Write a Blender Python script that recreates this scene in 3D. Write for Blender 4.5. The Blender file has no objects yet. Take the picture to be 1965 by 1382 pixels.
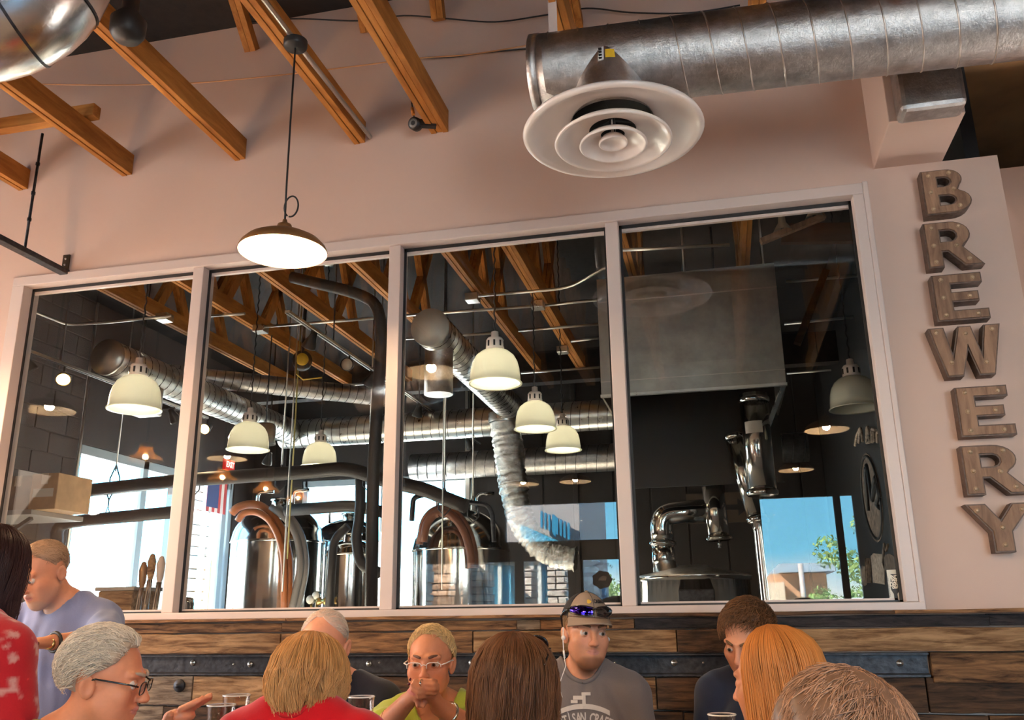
import bpy, math, random
import numpy as np
from mathutils import Vector, Matrix

S = bpy.context.scene
COL = S.collection
PI = math.pi

# ---------------------------------------------------------------- camera
FPX, YAW, PIT, ROLL = 1690.346, -.227276, .282982, -.0128314
_cy, _sy = math.cos(YAW), math.sin(YAW)
FWD = np.array([_sy*math.cos(PIT), _cy*math.cos(PIT), math.sin(PIT)])
_rt = np.array([_cy, -_sy, 0.]); _up = np.cross(_rt, FWD)
RGT = math.cos(ROLL)*_rt + math.sin(ROLL)*_up
UPV = -math.sin(ROLL)*_rt + math.cos(ROLL)*_up
EYE = np.array([0., -3.8, 1.3])
cam_data = bpy.data.cameras.new('camera')
cam_data.sensor_fit = 'HORIZONTAL'; cam_data.sensor_width = 36.0
cam_data.lens = FPX/1965*36.0
cam_data.clip_start = .02; cam_data.clip_end = 400
cam = bpy.data.objects.new('camera', cam_data); COL.objects.link(cam)
cam.matrix_world = Matrix(((RGT[0], UPV[0], -FWD[0], EYE[0]), (RGT[1], UPV[1], -FWD[1], EYE[1]),
                           (RGT[2], UPV[2], -FWD[2], EYE[2]), (0, 0, 0, 1)))
S.camera = cam

# ---------------------------------------------------------------- sky, sun, daylight, exposure
S.view_settings.view_transform = 'Standard'
S.view_settings.look = 'None'
S.view_settings.exposure = -0.42
S.view_settings.gamma = 1.0
S.view_settings.use_curve_mapping = False
S.cycles.sample_clamp_indirect = 40.0
world = bpy.data.worlds.new('sky'); S.world = world
world.use_nodes = True
wn, wl = world.node_tree.nodes, world.node_tree.links
for n in list(wn): wn.remove(n)
wo = wn.new('ShaderNodeOutputWorld'); wb = wn.new('ShaderNodeBackground')
wt = wn.new('ShaderNodeTexCoord'); ws = wn.new('ShaderNodeSeparateXYZ'); wr = wn.new('ShaderNodeValToRGB')
wnz = wn.new('ShaderNodeTexNoise'); wnz.inputs['Scale'].default_value = 9; wnz.inputs['Detail'].default_value = 4
wm = wn.new('ShaderNodeMath'); wm.operation = 'MULTIPLY_ADD'; wm.inputs[1].default_value = .05
wl.new(wt.outputs['Generated'], ws.inputs[0]); wl.new(wt.outputs['Generated'], wnz.inputs['Vector'])
wl.new(wnz.outputs['Fac'], wm.inputs[0]); wl.new(ws.outputs['Z'], wm.inputs[2]); wl.new(wm.outputs[0], wr.inputs[0])
cr = wr.color_ramp
cr.elements[0].position = .03; cr.elements[0].color = (1.0, .98, .93, 1)
cr.elements[1].position = .085; cr.elements[1].color = (.22, .62, .88, 1)
e = cr.elements.new(.35); e.color = (.12, .42, .78, 1)
wb.inputs['Strength'].default_value = 18.0
wl.new(wr.outputs[0], wb.inputs[0]); wl.new(wb.outputs[0], wo.inputs[0])

def light(name, kind, loc, energy, color, size=None, size_y=None, aim=None, portal=False, soft=None):
    d = bpy.data.lights.new(name, kind); d.energy = energy; d.color = color
    if kind == 'AREA':
        d.shape = 'RECTANGLE'; d.size = size; d.size_y = size_y
        if portal: d.cycles.is_portal = True
    if soft is not None:
        if kind == 'SUN': d.angle = soft
        else: d.shadow_soft_size = soft
    o = bpy.data.objects.new(name, d); COL.objects.link(o); o.location = loc
    if aim is not None:
        o.rotation_euler = Vector(aim).to_track_quat('-Z', 'Y').to_euler()
    return o
# sun from the brewery side (+y, slightly left), high
light('sun', 'SUN', (0, 0, 20), 120, (1, .93, .82), aim=(.80, -.62, -.80), soft=.01)
# sky portals at window openings, dining side one added; added fill light at left
light('portal_dining', 'AREA', (-2.7, -7.58, 1.4), 1, (1, 1, 1), 3.1, 2.7, aim=(0, 1, 0), portal=True)
light('portal_dining_right', 'AREA', (1.08, -7.58, 1.8), 1, (1, 1, 1), 1.16, 1.75, aim=(0, 1, 0), portal=True)
light('portal_dining_side', 'AREA', (3.65, -7.58, 1.9), 1, (1, 1, 1), 2.5, 2.8, aim=(0, 1, 0), portal=True)  # portal for an unseen opening added to bring in front light
light('portal_brewery_left', 'AREA', (-5.98, 4.9, 1.93), 1, (1, 1, 1), 2.9, 2.06, aim=(1, 0, 0), portal=True)
light('portal_brewery_far', 'AREA', (-4.05, 6.78, 2.0), 1, (1, 1, 1), 1.8, 2.1, aim=(0, -1, 0), portal=True)
light('daylight_left_window', 'AREA', (-6.1, -1.5, 1.75), 110, (1, .82, .66), 1.9, 1.9, aim=(1, .0, -.8)).data.spread = 2.0  # added fill light from the left, no known window there

# ---------------------------------------------------------------- pixel rays (photo pixel -> point at a real depth)
def ray(px, py): return (px-982.5)/FPX*RGT - (py-691)/FPX*UPV + FWD
def uy(px, py, Y=0.): d = ray(px, py); return EYE + d*((Y-EYE[1])/d[1])
def ux(px, py, X): d = ray(px, py); return EYE + d*((X-EYE[0])/d[0])
def uz(px, py, Z): d = ray(px, py); return EYE + d*((Z-EYE[2])/d[2])
def ud(px, py, zc): return EYE + ray(px, py)*zc

# ---------------------------------------------------------------- helpers
class MB:
    """collects shapes and links them as ONE mesh object"""
    def __init__(s): s.v = []; s.f = []; s.sm = []
    def add(s, vs, fs, smooth=False):
        o = len(s.v); s.v += [tuple(map(float, p)) for p in vs]
        s.f += [tuple(i+o for i in f) for f in fs]; s.sm += [smooth]*len(fs)
        return s
    def box(s, a, b, M=None):
        (x0, y0, z0), (x1, y1, z1) = a, b
        vs = [(x0,y0,z0),(x1,y0,z0),(x1,y1,z0),(x0,y1,z0),(x0,y0,z1),(x1,y0,z1),(x1,y1,z1),(x0,y1,z1)]
        if M is not None: vs = [M @ Vector(p) for p in vs]
        return s.add(vs, [(0,3,2,1),(4,5,6,7),(0,1,5,4),(1,2,6,5),(2,3,7,6),(3,0,4,7)])
    def bar(s, p, q, w, h, up=(0,0,1)):
        """rectangular bar from p to q"""
        p, q = np.array(p, float), np.array(q, float); d = q-p; d /= np.linalg.norm(d)
        a = np.cross(d, up)
        if np.linalg.norm(a) < 1e-4: a = np.cross(d, (1,0,0))
        a /= np.linalg.norm(a); b = np.cross(a, d)
        vs = [c + a*i*w/2 + b*j*h/2 for c in (p, q) for i, j in ((-1,-1),(1,-1),(1,1),(-1,1))]
        return s.add(vs, [(3,2,1,0),(4,5,6,7),(0,1,5,4),(1,2,6,5),(2,3,7,6),(3,0,4,7)])
    def tube(s, pts, r, n=12, caps=True, smooth=True):
        pts = [np.array(p, float) for p in pts]; rs = r if hasattr(r, '__len__') else [r]*len(pts)
        m = len(pts); T = []
        for i in range(m):
            t = pts[min(i+1, m-1)]-pts[max(i-1, 0)]; T.append(t/(np.linalg.norm(t)+1e-12))
        a = np.cross(T[0], (0,0,1))
        if np.linalg.norm(a) < 1e-3: a = np.cross(T[0], (1,0,0))
        a /= np.linalg.norm(a); vs = []
        for i in range(m):
            a = a - T[i]*(a@T[i]); a /= np.linalg.norm(a); b = np.cross(T[i], a)
            for k in range(n):
                w = 2*PI*k/n; vs.append(pts[i]+rs[i]*(math.cos(w)*a+math.sin(w)*b))
        fs = [(i*n+k, i*n+(k+1)%n, (i+1)*n+(k+1)%n, (i+1)*n+k) for i in range(m-1) for k in range(n)]
        s.add(vs, fs, smooth)
        if caps:
            o = len(s.v)-m*n
            s.f += [tuple(o+k for k in range(n))[::-1], tuple(o+(m-1)*n+k for k in range(n))]; s.sm += [False]*2
        return s
    def lathe(s, prof, c=(0,0,0), n=32, axis=(0,0,1), smooth=True):
        """profile [(r,z)..] turned about an axis through c"""
        ax = np.array(axis, float); ax /= np.linalg.norm(ax)
        a = np.cross(ax, (0,1,0))
        if np.linalg.norm(a) < 1e-3: a = np.cross(ax, (1,0,0))
        a /= np.linalg.norm(a); b = np.cross(ax, a); c = np.array(c, float)
        vs = [c+ax*z+max(r, 1e-4)*(math.cos(2*PI*k/n)*a+math.sin(2*PI*k/n)*b) for r, z in prof for k in range(n)]
        fs = [(i*n+k, i*n+(k+1)%n, (i+1)*n+(k+1)%n, (i+1)*n+k) for i in range(len(prof)-1) for k in range(n)]
        return s.add(vs, fs, smooth)
    def sphere(s, c, r, n=12, sq=(1,1,1)):
        m = max(4, n//2)
        vs = [(c[0]+r*sq[0]*math.sin(PI*i/m)*math.cos(2*PI*k/n), c[1]+r*sq[1]*math.sin(PI*i/m)*math.sin(2*PI*k/n), c[2]-r*sq[2]*math.cos(PI*i/m)) for i in range(m+1) for k in range(n)]
        return s.add(vs, [(i*n+k, i*n+(k+1)%n, (i+1)*n+(k+1)%n, (i+1)*n+k) for i in range(m) for k in range(n)], True)
    def prism(s, poly, d0, d1):
        """poly: list of 3d pts (planar), extruded by offsets d0..d1 (vectors)"""
        n = len(poly); d0, d1 = np.array(d0, float), np.array(d1, float)
        vs = [np.array(p)+d0 for p in poly]+[np.array(p)+d1 for p in poly]
        fs = [tuple(range(n))[::-1], tuple(range(n, 2*n))]+[(i, (i+1)%n, n+(i+1)%n, n+i) for i in range(n)]
        return s.add(vs, fs)
    def build(s, name, mat, parent=None, bevel=0., label=None, kind=None, origin=None, fix=False):
        me = bpy.data.meshes.new(name)
        off = wloc(parent) if parent is not None else np.array(origin if origin is not None else (0,0,0), float)
        me.from_pydata([tuple(np.array(p)-off) for p in s.v], [], s.f)
        me.polygons.foreach_set('use_smooth', s.sm); me.update()
        if fix:
            import bmesh
            b = bmesh.new(); b.from_mesh(me); bmesh.ops.recalc_face_normals(b, faces=b.faces); b.to_mesh(me); b.free()
        for m in (mat if isinstance(mat, (list, tuple)) else [mat]): me.materials.append(m)
        o = bpy.data.objects.new(name, me); COL.objects.link(o)
        if parent is not None: o.parent = parent
        elif origin is not None: o.location = origin
        if bevel:
            bv = o.modifiers.new('bevel', 'BEVEL'); bv.width = bevel; bv.segments = 2; bv.limit_method = 'ANGLE'; bv.angle_limit = .7
        if label: o['label'] = label
        if kind: o['kind'] = kind
        return o
WL = {}
def wloc(o):
    t = np.array(o.location, float)
    while o.parent is not None: o = o.parent; t = t+np.array(o.location, float)
    return t
def tag(o, label=None, cat=None, group=None, kind=None):
    if label: o['label'] = label
    if cat: o['category'] = cat
    if group: o['group'] = group
    if kind: o['kind'] = kind
    return o
def thing(name, label, cat, loc=(0,0,0), group=None):
    o = bpy.data.objects.new(name, None); COL.objects.link(o); o.location = tuple(map(float, loc)); o.empty_display_size = .05
    return tag(o, label, cat, group)
def struct(name, mb, mat, label=None, bevel=0.):
    o = mb.build(name, mat, bevel=bevel); o['kind'] = 'structure'
    if label: o['label'] = label
    return o
def sgroup(name, loc=(0,0,0)):
    o = bpy.data.objects.new(name, None); COL.objects.link(o); o.location = loc; o['kind'] = 'structure'; return o
def dup(root, loc, label=None, group=None):
    def cp(o, par):
        c = o.copy(); COL.objects.link(c); c.parent = par
        for ch in o.children: cp(ch, c)
        return c
    r = cp(root, None); r.location = tuple(map(float, loc))
    if label: r['label'] = label
    if group: r['group'] = group
    return r
def arc(c, r, a0, a1, u, v, n=8):
    c, u, v = np.array(c, float), np.array(u, float), np.array(v, float)
    return [c+r*(math.cos(a0+(a1-a0)*i/n)*u+math.sin(a0+(a1-a0)*i/n)*v) for i in range(n+1)]
def bend(pts, r, n=6):
    """polyline with rounded corners"""
    pts = [np.array(p, float) for p in pts]; out = [pts[0]]
    for i in range(1, len(pts)-1):
        a, b, c = pts[i-1], pts[i], pts[i+1]
        u = (a-b); v = (c-b); lu, lv = np.linalg.norm(u), np.linalg.norm(v); k = min(r, lu*.49, lv*.49); u, v = u/lu, v/lv
        for j in range(n+1):
            t = j/n; out.append((1-t)**2*(b+u*k)+2*t*(1-t)*b+t*t*(b+v*k))
    return out+[pts[-1]]
def text_mesh(s, size, font_scale_x=1., extrude=.001, align='CENTER', bold=0.):
    """built-in font text as plain vertex/face lists in the xy plane"""
    c = bpy.data.curves.new('t', 'FONT'); c.body = s; c.size = size; c.extrude = extrude; c.align_x = align; c.align_y = 'CENTER'; c.offset = bold; c.resolution_u = 3
    o = bpy.data.objects.new('t', c); COL.objects.link(o)
    bpy.context.view_layer.update()
    me = o.to_mesh(); vs = [(v.co.x*font_scale_x, v.co.y, v.co.z) for v in me.vertices]; fs = [tuple(p.vertices) for p in me.polygons]
    o.to_mesh_clear(); bpy.data.objects.remove(o); bpy.data.curves.remove(c)
    return vs, fs

# ---------------------------------------------------------------- materials
def newmat(name):
    m = bpy.data.materials.new(name); m.use_nodes = True
    t = m.node_tree; b = t.nodes['Principled BSDF']
    return m, t.nodes, t.links, b
def mat(name, col, rough=.5, metal=0., emit=None, es=0., alpha=None, spec=None, bump=0., bscale=200., sss=0., coat=0., vary=0.):
    m, N, L, b = newmat(name)
    b.inputs['Base Color'].default_value = (*col, 1); b.inputs['Roughness'].default_value = rough; b.inputs['Metallic'].default_value = metal
    if emit: b.inputs['Emission Color'].default_value = (*emit, 1); b.inputs['Emission Strength'].default_value = es
    if spec is not None: b.inputs['Specular IOR Level'].default_value = spec
    if coat: b.inputs['Coat Weight'].default_value = coat
    if sss: b.inputs['Subsurface Weight'].default_value = sss; b.inputs['Subsurface Radius'].default_value = (.012, .004, .002); b.inputs['Subsurface Scale'].default_value = .5
    tc = None
    if bump or vary:
        tc = N.new('ShaderNodeTexCoord'); nz = N.new('ShaderNodeTexNoise'); nz.inputs['Scale'].default_value = bscale; nz.inputs['Detail'].default_value = 4
        L.new(tc.outputs['Object'], nz.inputs['Vector'])
        if bump:
            bp = N.new('ShaderNodeBump'); bp.inputs['Strength'].default_value = bump; bp.inputs['Distance'].default_value = .01
            L.new(nz.outputs['Fac'], bp.inputs['Height']); L.new(bp.outputs[0], b.inputs['Normal'])
        if vary:
            rp = N.new('ShaderNodeValToRGB'); rp.color_ramp.elements[0].position = .3; rp.color_ramp.elements[1].position = .7
            rp.color_ramp.elements[0].color = (*[c*(1-vary) for c in col], 1); rp.color_ramp.elements[1].color = (*[min(1, c*(1+vary)) for c in col], 1)
            L.new(nz.outputs['Fac'], rp.inputs[0]); L.new(rp.outputs[0], b.inputs['Base Color'])
    return m
def wood(name, dark, light_, axis='x', grain=14., rough=.65, bump=.25, random_tint=0., streak=7.):
    """grain stretched along an axis, each object with its own shift and tint"""
    m, N, L, b = newmat(name); b.inputs['Roughness'].default_value = rough; b.inputs['Specular IOR Level'].default_value = .25
    tc = N.new('ShaderNodeTexCoord'); mp = N.new('ShaderNodeMapping'); oi = N.new('ShaderNodeObjectInfo')
    sc = {'x': (1, streak, streak), 'y': (streak, 1, streak), 'z': (streak, streak, 1)}[axis]
    mp.inputs['Scale'].default_value = sc
    ad = N.new('ShaderNodeVectorMath'); ad.operation = 'ADD'
    mu = N.new('ShaderNodeMath'); mu.operation = 'MULTIPLY'; mu.inputs[1].default_value = 37.
    L.new(oi.outputs['Random'], mu.inputs[0]); L.new(tc.outputs['Object'], ad.inputs[0]); L.new(mu.outputs[0], ad.inputs[1]); L.new(ad.outputs[0], mp.inputs['Vector'])
    n1 = N.new('ShaderNodeTexNoise'); n1.inputs['Scale'].default_value = grain/4; n1.inputs['Detail'].default_value = 8; n1.inputs['Roughness'].default_value = .65; n1.inputs['Distortion'].default_value = .6
    L.new(mp.outputs[0], n1.inputs['Vector'])
    rp = N.new('ShaderNodeValToRGB'); rp.color_ramp.elements[0].position = .36; rp.color_ramp.elements[1].position = .64
    rp.color_ramp.elements[0].color = (*dark, 1); rp.color_ramp.elements[1].color = (*light_, 1)
    L.new(n1.outputs['Fac'], rp.inputs[0])
    out = rp.outputs[0]
    if random_tint:
        hs = N.new('ShaderNodeHueSaturation'); mr = N.new('ShaderNodeMapRange'); mr.inputs['To Min'].default_value = 1-random_tint; mr.inputs['To Max'].default_value = 1+random_tint
        L.new(oi.outputs['Random'], mr.inputs['Value']); L.new(mr.outputs[0], hs.inputs['Value']); L.new(out, hs.inputs['Color']); out = hs.outputs[0]
    L.new(out, b.inputs['Base Color'])
    if bump:
        bp = N.new('ShaderNodeBump'); bp.inputs['Strength'].default_value = bump; bp.inputs['Distance'].default_value = .006
        L.new(n1.outputs['Fac'], bp.inputs['Height']); L.new(bp.outputs[0], b.inputs['Normal'])
    return m
def galv(name, col, rough=.34, scale=14., bump=.12, var=.25, rvar=.12):
    """galvanised / stainless sheet: spangle and soft dents"""
    m, N, L, b = newmat(name); b.inputs['Metallic'].default_value = 1.
    tc = N.new('ShaderNodeTexCoord'); n1 = N.new('ShaderNodeTexNoise'); n1.inputs['Scale'].default_value = scale; n1.inputs['Detail'].default_value = 9; n1.inputs['Roughness'].default_value = .7
    L.new(tc.outputs['Object'], n1.inputs['Vector'])
    rp = N.new('ShaderNodeValToRGB'); rp.color_ramp.elements[0].position = .34; rp.color_ramp.elements[1].position = .66
    rp.color_ramp.elements[0].color = (*[c*(1-var) for c in col], 1); rp.color_ramp.elements[1].color = (*[min(1, c*(1+var)) for c in col], 1)
    L.new(n1.outputs['Fac'], rp.inputs[0]); L.new(rp.outputs[0], b.inputs['Base Color'])
    mr = N.new('ShaderNodeMapRange'); mr.inputs['To Min'].default_value = rough-rvar; mr.inputs['To Max'].default_value = rough+rvar
    L.new(n1.outputs['Fac'], mr.inputs['Value']); L.new(mr.outputs[0], b.inputs['Roughness'])
    bp = N.new('ShaderNodeBump'); bp.inputs['Strength'].default_value = bump; bp.inputs['Distance'].default_value = .01
    L.new(n1.outputs['Fac'], bp.inputs['Height']); L.new(bp.outputs[0], b.inputs['Normal'])
    return m
def pane(name, r0=.038, tint=(.97, .98, .97)):
    """clear sheet: sees through, reflects by angle, the same on both faces"""
    m, N, L, b = newmat(name); N.remove(b)
    lw = N.new('ShaderNodeLayerWeight'); lw.inputs['Blend'].default_value = .5
    pw = N.new('ShaderNodeMath'); pw.operation = 'POWER'; pw.inputs[1].default_value = 5
    ma = N.new('ShaderNodeMath'); ma.operation = 'MULTIPLY_ADD'; ma.inputs[1].default_value = 1-r0; ma.inputs[2].default_value = r0
    tr = N.new('ShaderNodeBsdfTransparent'); tr.inputs[0].default_value = (*tint, 1)
    gl = N.new('ShaderNodeBsdfGlossy'); gl.inputs['Roughness'].default_value = 0.; gl.inputs[0].default_value = (1, 1, 1, 1)
    mx = N.new('ShaderNodeMixShader'); o = N['Material Output']
    L.new(lw.outputs['Facing'], pw.inputs[0]); L.new(pw.outputs[0], ma.inputs[0]); L.new(ma.outputs[0], mx.inputs[0])
    L.new(tr.outputs[0], mx.inputs[1]); L.new(gl.outputs[0], mx.inputs[2]); L.new(mx.outputs[0], o.inputs['Surface'])
    return m
M = {}
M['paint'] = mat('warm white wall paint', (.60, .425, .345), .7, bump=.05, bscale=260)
M['frame'] = mat('window frame aluminium', (.60, .49, .445), .4, bump=.03)
M['gasket'] = mat('black gasket', (.012, .011, .012), .5)
M['glass'] = pane('window glass')
M['truss'] = wood('orange lumber along y', (.32, .115, .022), (.54, .225, .05), 'y', 10, random_tint=.15)
M['trussx'] = wood('orange lumber along x', (.36, .14, .032), (.56, .25, .065), 'x', 10, random_tint=.15)
M['trussz'] = wood('orange lumber along z', (.32, .115, .022), (.54, .225, .05), 'z', 10, random_tint=.15)
M['deck'] = mat('dark roof deck', (.011, .006, .005), .8, bump=.3, bscale=20, vary=.5)
M['galv'] = galv('galvanised duct', (.56, .53, .51), .33, 18, .5)
M['galv_b'] = galv('bright duct', (.70, .70, .68), .3, 10, .15, .15)
M['chrome'] = galv('shiny new duct', (.78, .77, .75), .2, 6, .2, .12, .08)
M['sheet'] = galv('sheet metal hood', (.42, .40, .37), .38, 5, .06, .18)
M['steel'] = galv('stainless tank', (.62, .60, .57), .12, 3, .03, .1, .04)
M['foil'] = galv('aluminium foil duct', (.72, .70, .67), .16, 45, .9, .2, .08)
M['seam'] = mat('duct seam', (.58, .52, .47), .4, 1.)
M['conduit'] = mat('conduit', (.62, .60, .56), .35, 1.)
M['white_enamel'] = mat('white enamel', (.84, .74, .68), .28, coat=.4)
M['white_in'] = mat('white lamp inside', (.88, .82, .70), .5)
M['bronze'] = mat('bronze lamp outside', (.30, .15, .06), .38, .4)
M['black'] = mat('matt black', (.012, .011, .011), .5)
M['blackpipe'] = mat('black pipe insulation', (.030, .024, .024), .55, bump=.25, bscale=60)
M['bulb'] = mat('lit bulb', (1, .9, .7), .4, emit=(1, .72, .38), es=60)
M['bulb_soft'] = mat('lit filament bulb', (1, .8, .5), .4, emit=(1, .50, .16), es=22)
M['cord'] = mat('black cord', (.015, .013, .013), .6)
M['brass'] = mat('brass', (.55, .38, .14), .3, 1.)
M['letterwood'] = wood('sign face wood', (.17, .095, .06), (.34, .20, .125), 'z', 16, random_tint=.12)
M['letterside'] = mat('sign side metal', (.12, .075, .055), .55, .3, bump=.3, bscale=60, vary=.3)
M['letterrim'] = mat('sign rim', (.05, .032, .025), .5, .4)
M['sbulb'] = mat('small unlit bulb', (.42, .29, .18), .25, coat=.3)
M['channel'] = mat('steel channel', (.050, .049, .055), .5, .7, bump=.3, bscale=40, vary=.4)
M['zinc'] = mat('zinc bolt', (.62, .58, .52), .35, 1.)
M['plank_brown'] = wood('old barn board brown', (.055, .024, .012), (.34, .17, .075), 'x', 26, .8, .9, .3, 9.)
M['plank_tan'] = wood('old barn board tan', (.13, .060, .024), (.46, .27, .135), 'x', 22, .8, .9, .2, 9.)
M['plank_char'] = wood('charred board', (.010, .009, .011), (.055, .042, .042), 'x', 40, .6, 1.4, .2, 5.)
M['plank_grey'] = wood('weathered grey board', (.085, .055, .038), (.32, .24, .17), 'x', 26, .8, .9, .25, 9.)
M['plank_dark'] = wood('dark stained board', (.020, .012, .009), (.12, .06, .03), 'x', 26, .75, .8, .3, 9.)
M['cmu'] = mat('grey painted block', (.042, .034, .032), .75, bump=.4, bscale=90, vary=.2)
M['mortar'] = mat('painted joint', (.055, .046, .043), .8)
M['darkwall'] = mat('dark grey wall', (.018, .013, .012), .65, bump=.1, bscale=80, vary=.15)
M['chalkwall'] = mat('chalkboard black', (.009, .007, .007), .55, vary=.4, bscale=6)
M['chalk'] = mat('chalk', (.42, .32, .25), .9, vary=.45, bscale=35)
M['chalk_d'] = mat('thin chalk wash', (.20, .145, .11), .9, vary=.5, bscale=20)
M['floor'] = mat('polished concrete floor', (.22, .18, .15), .35, bump=.05, bscale=30, vary=.2)
M['dimwood'] = wood('old dim lumber', (.07, .03, .012), (.14, .06, .02), 'x', 10)  # lumber darkened in its colour for the shade of the top right corner
M['floor_b'] = mat('pale sealed concrete', (.62, .56, .48), .5, vary=.1, bscale=5)
M['ply'] = mat('plywood soffit', (.30, .15, .06), .6, vary=.35, bscale=3)
# ================================================================ dining room shell
b = MB()
T = .14
WX0, WX1, WZ0, WZ1 = -3.68, .722, 1.305, 3.12
b.box((-6.2, 0, 0), (WX0, T, 4.52)); b.box((WX0, 0, 0), (WX1, T, WZ0)); b.box((WX0, 0, WZ1), (WX1, T, 4.52))
b.box((WX1, 0, 0), (.78, T, 4.52)); b.box((.78, 0, 0), (1.283, T, 3.187))
struct('wall_back', b, M['paint'])
b = MB(); b.box((1.283, .5, 0), (5.2, .62, 3.36)); b.box((1.2, .14, 0), (1.283, .62, 3.187))
struct('wall_right_return', b, mat('shaded tan wall paint', (.52, .33, .25), .75, bump=.05, bscale=260))  # darker copy of the wall paint, shade put into its colour
b = MB(); b.box((1.2, .14, 3.95), (5.3, 7.0, 4.0)); b.box((1.26, .14, 4.0), (5.3, .2, 4.6)); struct('ceiling_soffit', b, M['ply'])
b = MB(); b.box((5.2, .62, 0), (5.3, 7, 4.6)); b.box((1.27, 6.9, 0), (5.3, 7, 4.6)); b.box((.78, T-.005, 3.95), (1.283, T+.05, 4.6)); struct('wall_right_hall', b, M['darkwall'])
b = MB(); b.box((-6.2, -7.7, 4.52), (5.2, T, 4.6)); struct('ceiling', b, M['deck'])
b = MB(); b.box((-6.2, -7.7, -.1), (5.2, 0, 0)); struct('floor', b, M['floor'])
b = MB(); b.box((-6.3, -7.7, 0), (-6.2, -2.5, 4.6)); b.box((-6.3, -.5, 0), (-6.2, 0, 4.6)); b.box((-6.3, -2.5, 0), (-6.2, -.5, .8)); b.box((-6.3, -2.5, 2.7), (-6.2, -.5, 4.6)); struct('wall_left', b, M['paint'])  # gap in this wall is made up to go with the left fill light
b = MB(); b.box((1.283, .62, -.1), (5.3, 7.0, 0)); struct('floor_hall', b, M['floor'])
b = MB(); b.box((5.2, -7.7, 0), (5.3, .62, 4.6)); struct('wall_right', b, M['paint'])
# wall behind the camera with the two glazed openings that show as reflections
BY = -7.6
b = MB()
b.box((-6.2, BY-.1, 0), (-4.25, BY, 4.52)); b.box((-4.25, BY-.1, 2.72), (-1.15, BY, 4.52))
b.box((-1.15, BY-.1, 0), (.5, BY, 4.52)); b.box((.5, BY-.1, 2.68), (1.66, BY, 4.52)); b.box((.5, BY-.1, 0), (1.66, BY, .95)); b.box((1.66, BY-.1, 0), (2.4, BY, 4.52)); b.box((2.4, BY-.1, 0), (4.9, BY, .5)); b.box((2.4, BY-.1, 3.3), (4.9, BY, 4.52)); b.box((4.9, BY-.1, 0), (5.2, BY, 4.52))  # the rightmost opening is unseen, added to let in more light
struct('wall_front', b, M['darkwall'])

# ---------------------------------------------------------------- the long interior window
win = sgroup('window_1')
win['label'] = 'long four pane interior window with pale aluminium frame onto the brewery'
fy0, fy1 = -.018, .10
def fbar(name, x0, x1, z0, z1, y0=fy0, y1=fy1, m='frame', bev=.003):
    q = MB(); q.box((x0, y0, z0), (x1, y1, z1)); return q.build(name, M[m], win, bevel=bev)
fbar('head', WX0, WX1, 3.068, WZ1)
fbar('sill', WX0-.03, WX1+.02, WZ0-.002, 1.334, -.03)
fbar('jamb', WX0, WX0+.075, 1.334, 3.068); fbar('jamb', WX1-.045, WX1, 1.334, 3.068)
MX = [-2.548, -1.464, -.392]
for x in MX: fbar('mullion', x-.030, x+.030, 1.334, 3.068, -.006)
edges = [WX0+.075]+[v for x in MX for v in (x-.030, x+.030)]+[WX1-.045]
for i in range(4):
    x0, x1 = edges[2*i], edges[2*i+1]
    q = MB()
    for (a, c) in (((x0, .046, 1.334), (x0+.012, .052, 3.068)), ((x1-.012, .046, 1.334), (x1, .052, 3.068)), ((x0, .046, 3.052), (x1, .052, 3.068)), ((x0, .046, 1.334), (x1, .052, 1.342))): q.box(a, c)
    q.build('gasket', M['gasket'], win)
    q = MB(); q.box((x0, .054, 3.040), (x1, .075, 3.054)); q.box((x0, .054, 1.334), (x1, .075, 1.35)); q.build('glazing_bead', M['frame'], win)
    q = MB(); q.box((x0, .058, 1.336), (x1, .064, 3.066)); q.build('pane', M['glass'], win)
# raised casing at the right of the window
q = MB(); q.box((WX1, -.024, WZ0), (WX1+.022, 0, WZ1+.004)); q.build('casing', M['frame'], win, bevel=.004)

# ---------------------------------------------------------------- reclaimed boards below the window
tr = sgroup('trim_1'); tr['label'] = 'reclaimed barn board wainscot with a bolted steel channel'
rows = [
 (1.289, 1.306, -.078, [(-4.4, -1.9, 'brown'), (-1.9, -.55, 'brown'), (-.55, .62, 'dark'), (.62, 2.6, 'brown')]),
 (1.243, 1.287, -.050, [(-4.4, -2.9, 'dark'), (-2.9, -1.93, 'brown'), (-1.93, -.86, 'brown'), (-.86, -.76, 'grey'), (-.76, -.372, 'brown'), (-.37, .95, 'char'), (.95, 2.6, 'char')]),
 (1.153, 1.241, -.064, [(-4.4, -2.7, 'tan'), (-2.7, -1.93, 'tan'), (-1.925, -1.05, 'brown'), (-1.045, -.206, 'tan'), (-.202, .02, 'dark'), (.024, 1.3, 'tan'), (1.305, 2.6, 'brown')]),
 (.935, 1.060, -.040, [(-4.4, -2.62, 'dark'), (-2.615, -2.36, 'grey'), (-2.355, -1.72, 'tan'), (-1.715, -.55, 'dark'), (-.545, -.3, 'brown'), (-.295, .70, 'dark'), (.705, 1.1, 'dark'), (1.105, 2.6, 'brown')]),
 (.80, .931, -.034, [(-4.4, -2.5, 'grey'), (-2.495, -1.2, 'dark'), (-1.195, -.2, 'dark'), (-.195, .9, 'dark'), (.905, 2.6, 'brown')]),
 (.66, .796, -.040, [(-4.4, -1.6, 'dark'), (-1.595, .5, 'brown'), (.505, 2.6, 'dark')]),
 (.52, .656, -.034, [(-4.4, -2.3, 'dark'), (-2.295, -.1, 'dark'), (-.095, 2.6, 'brown')]),
]
R = random.Random(5)
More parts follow.
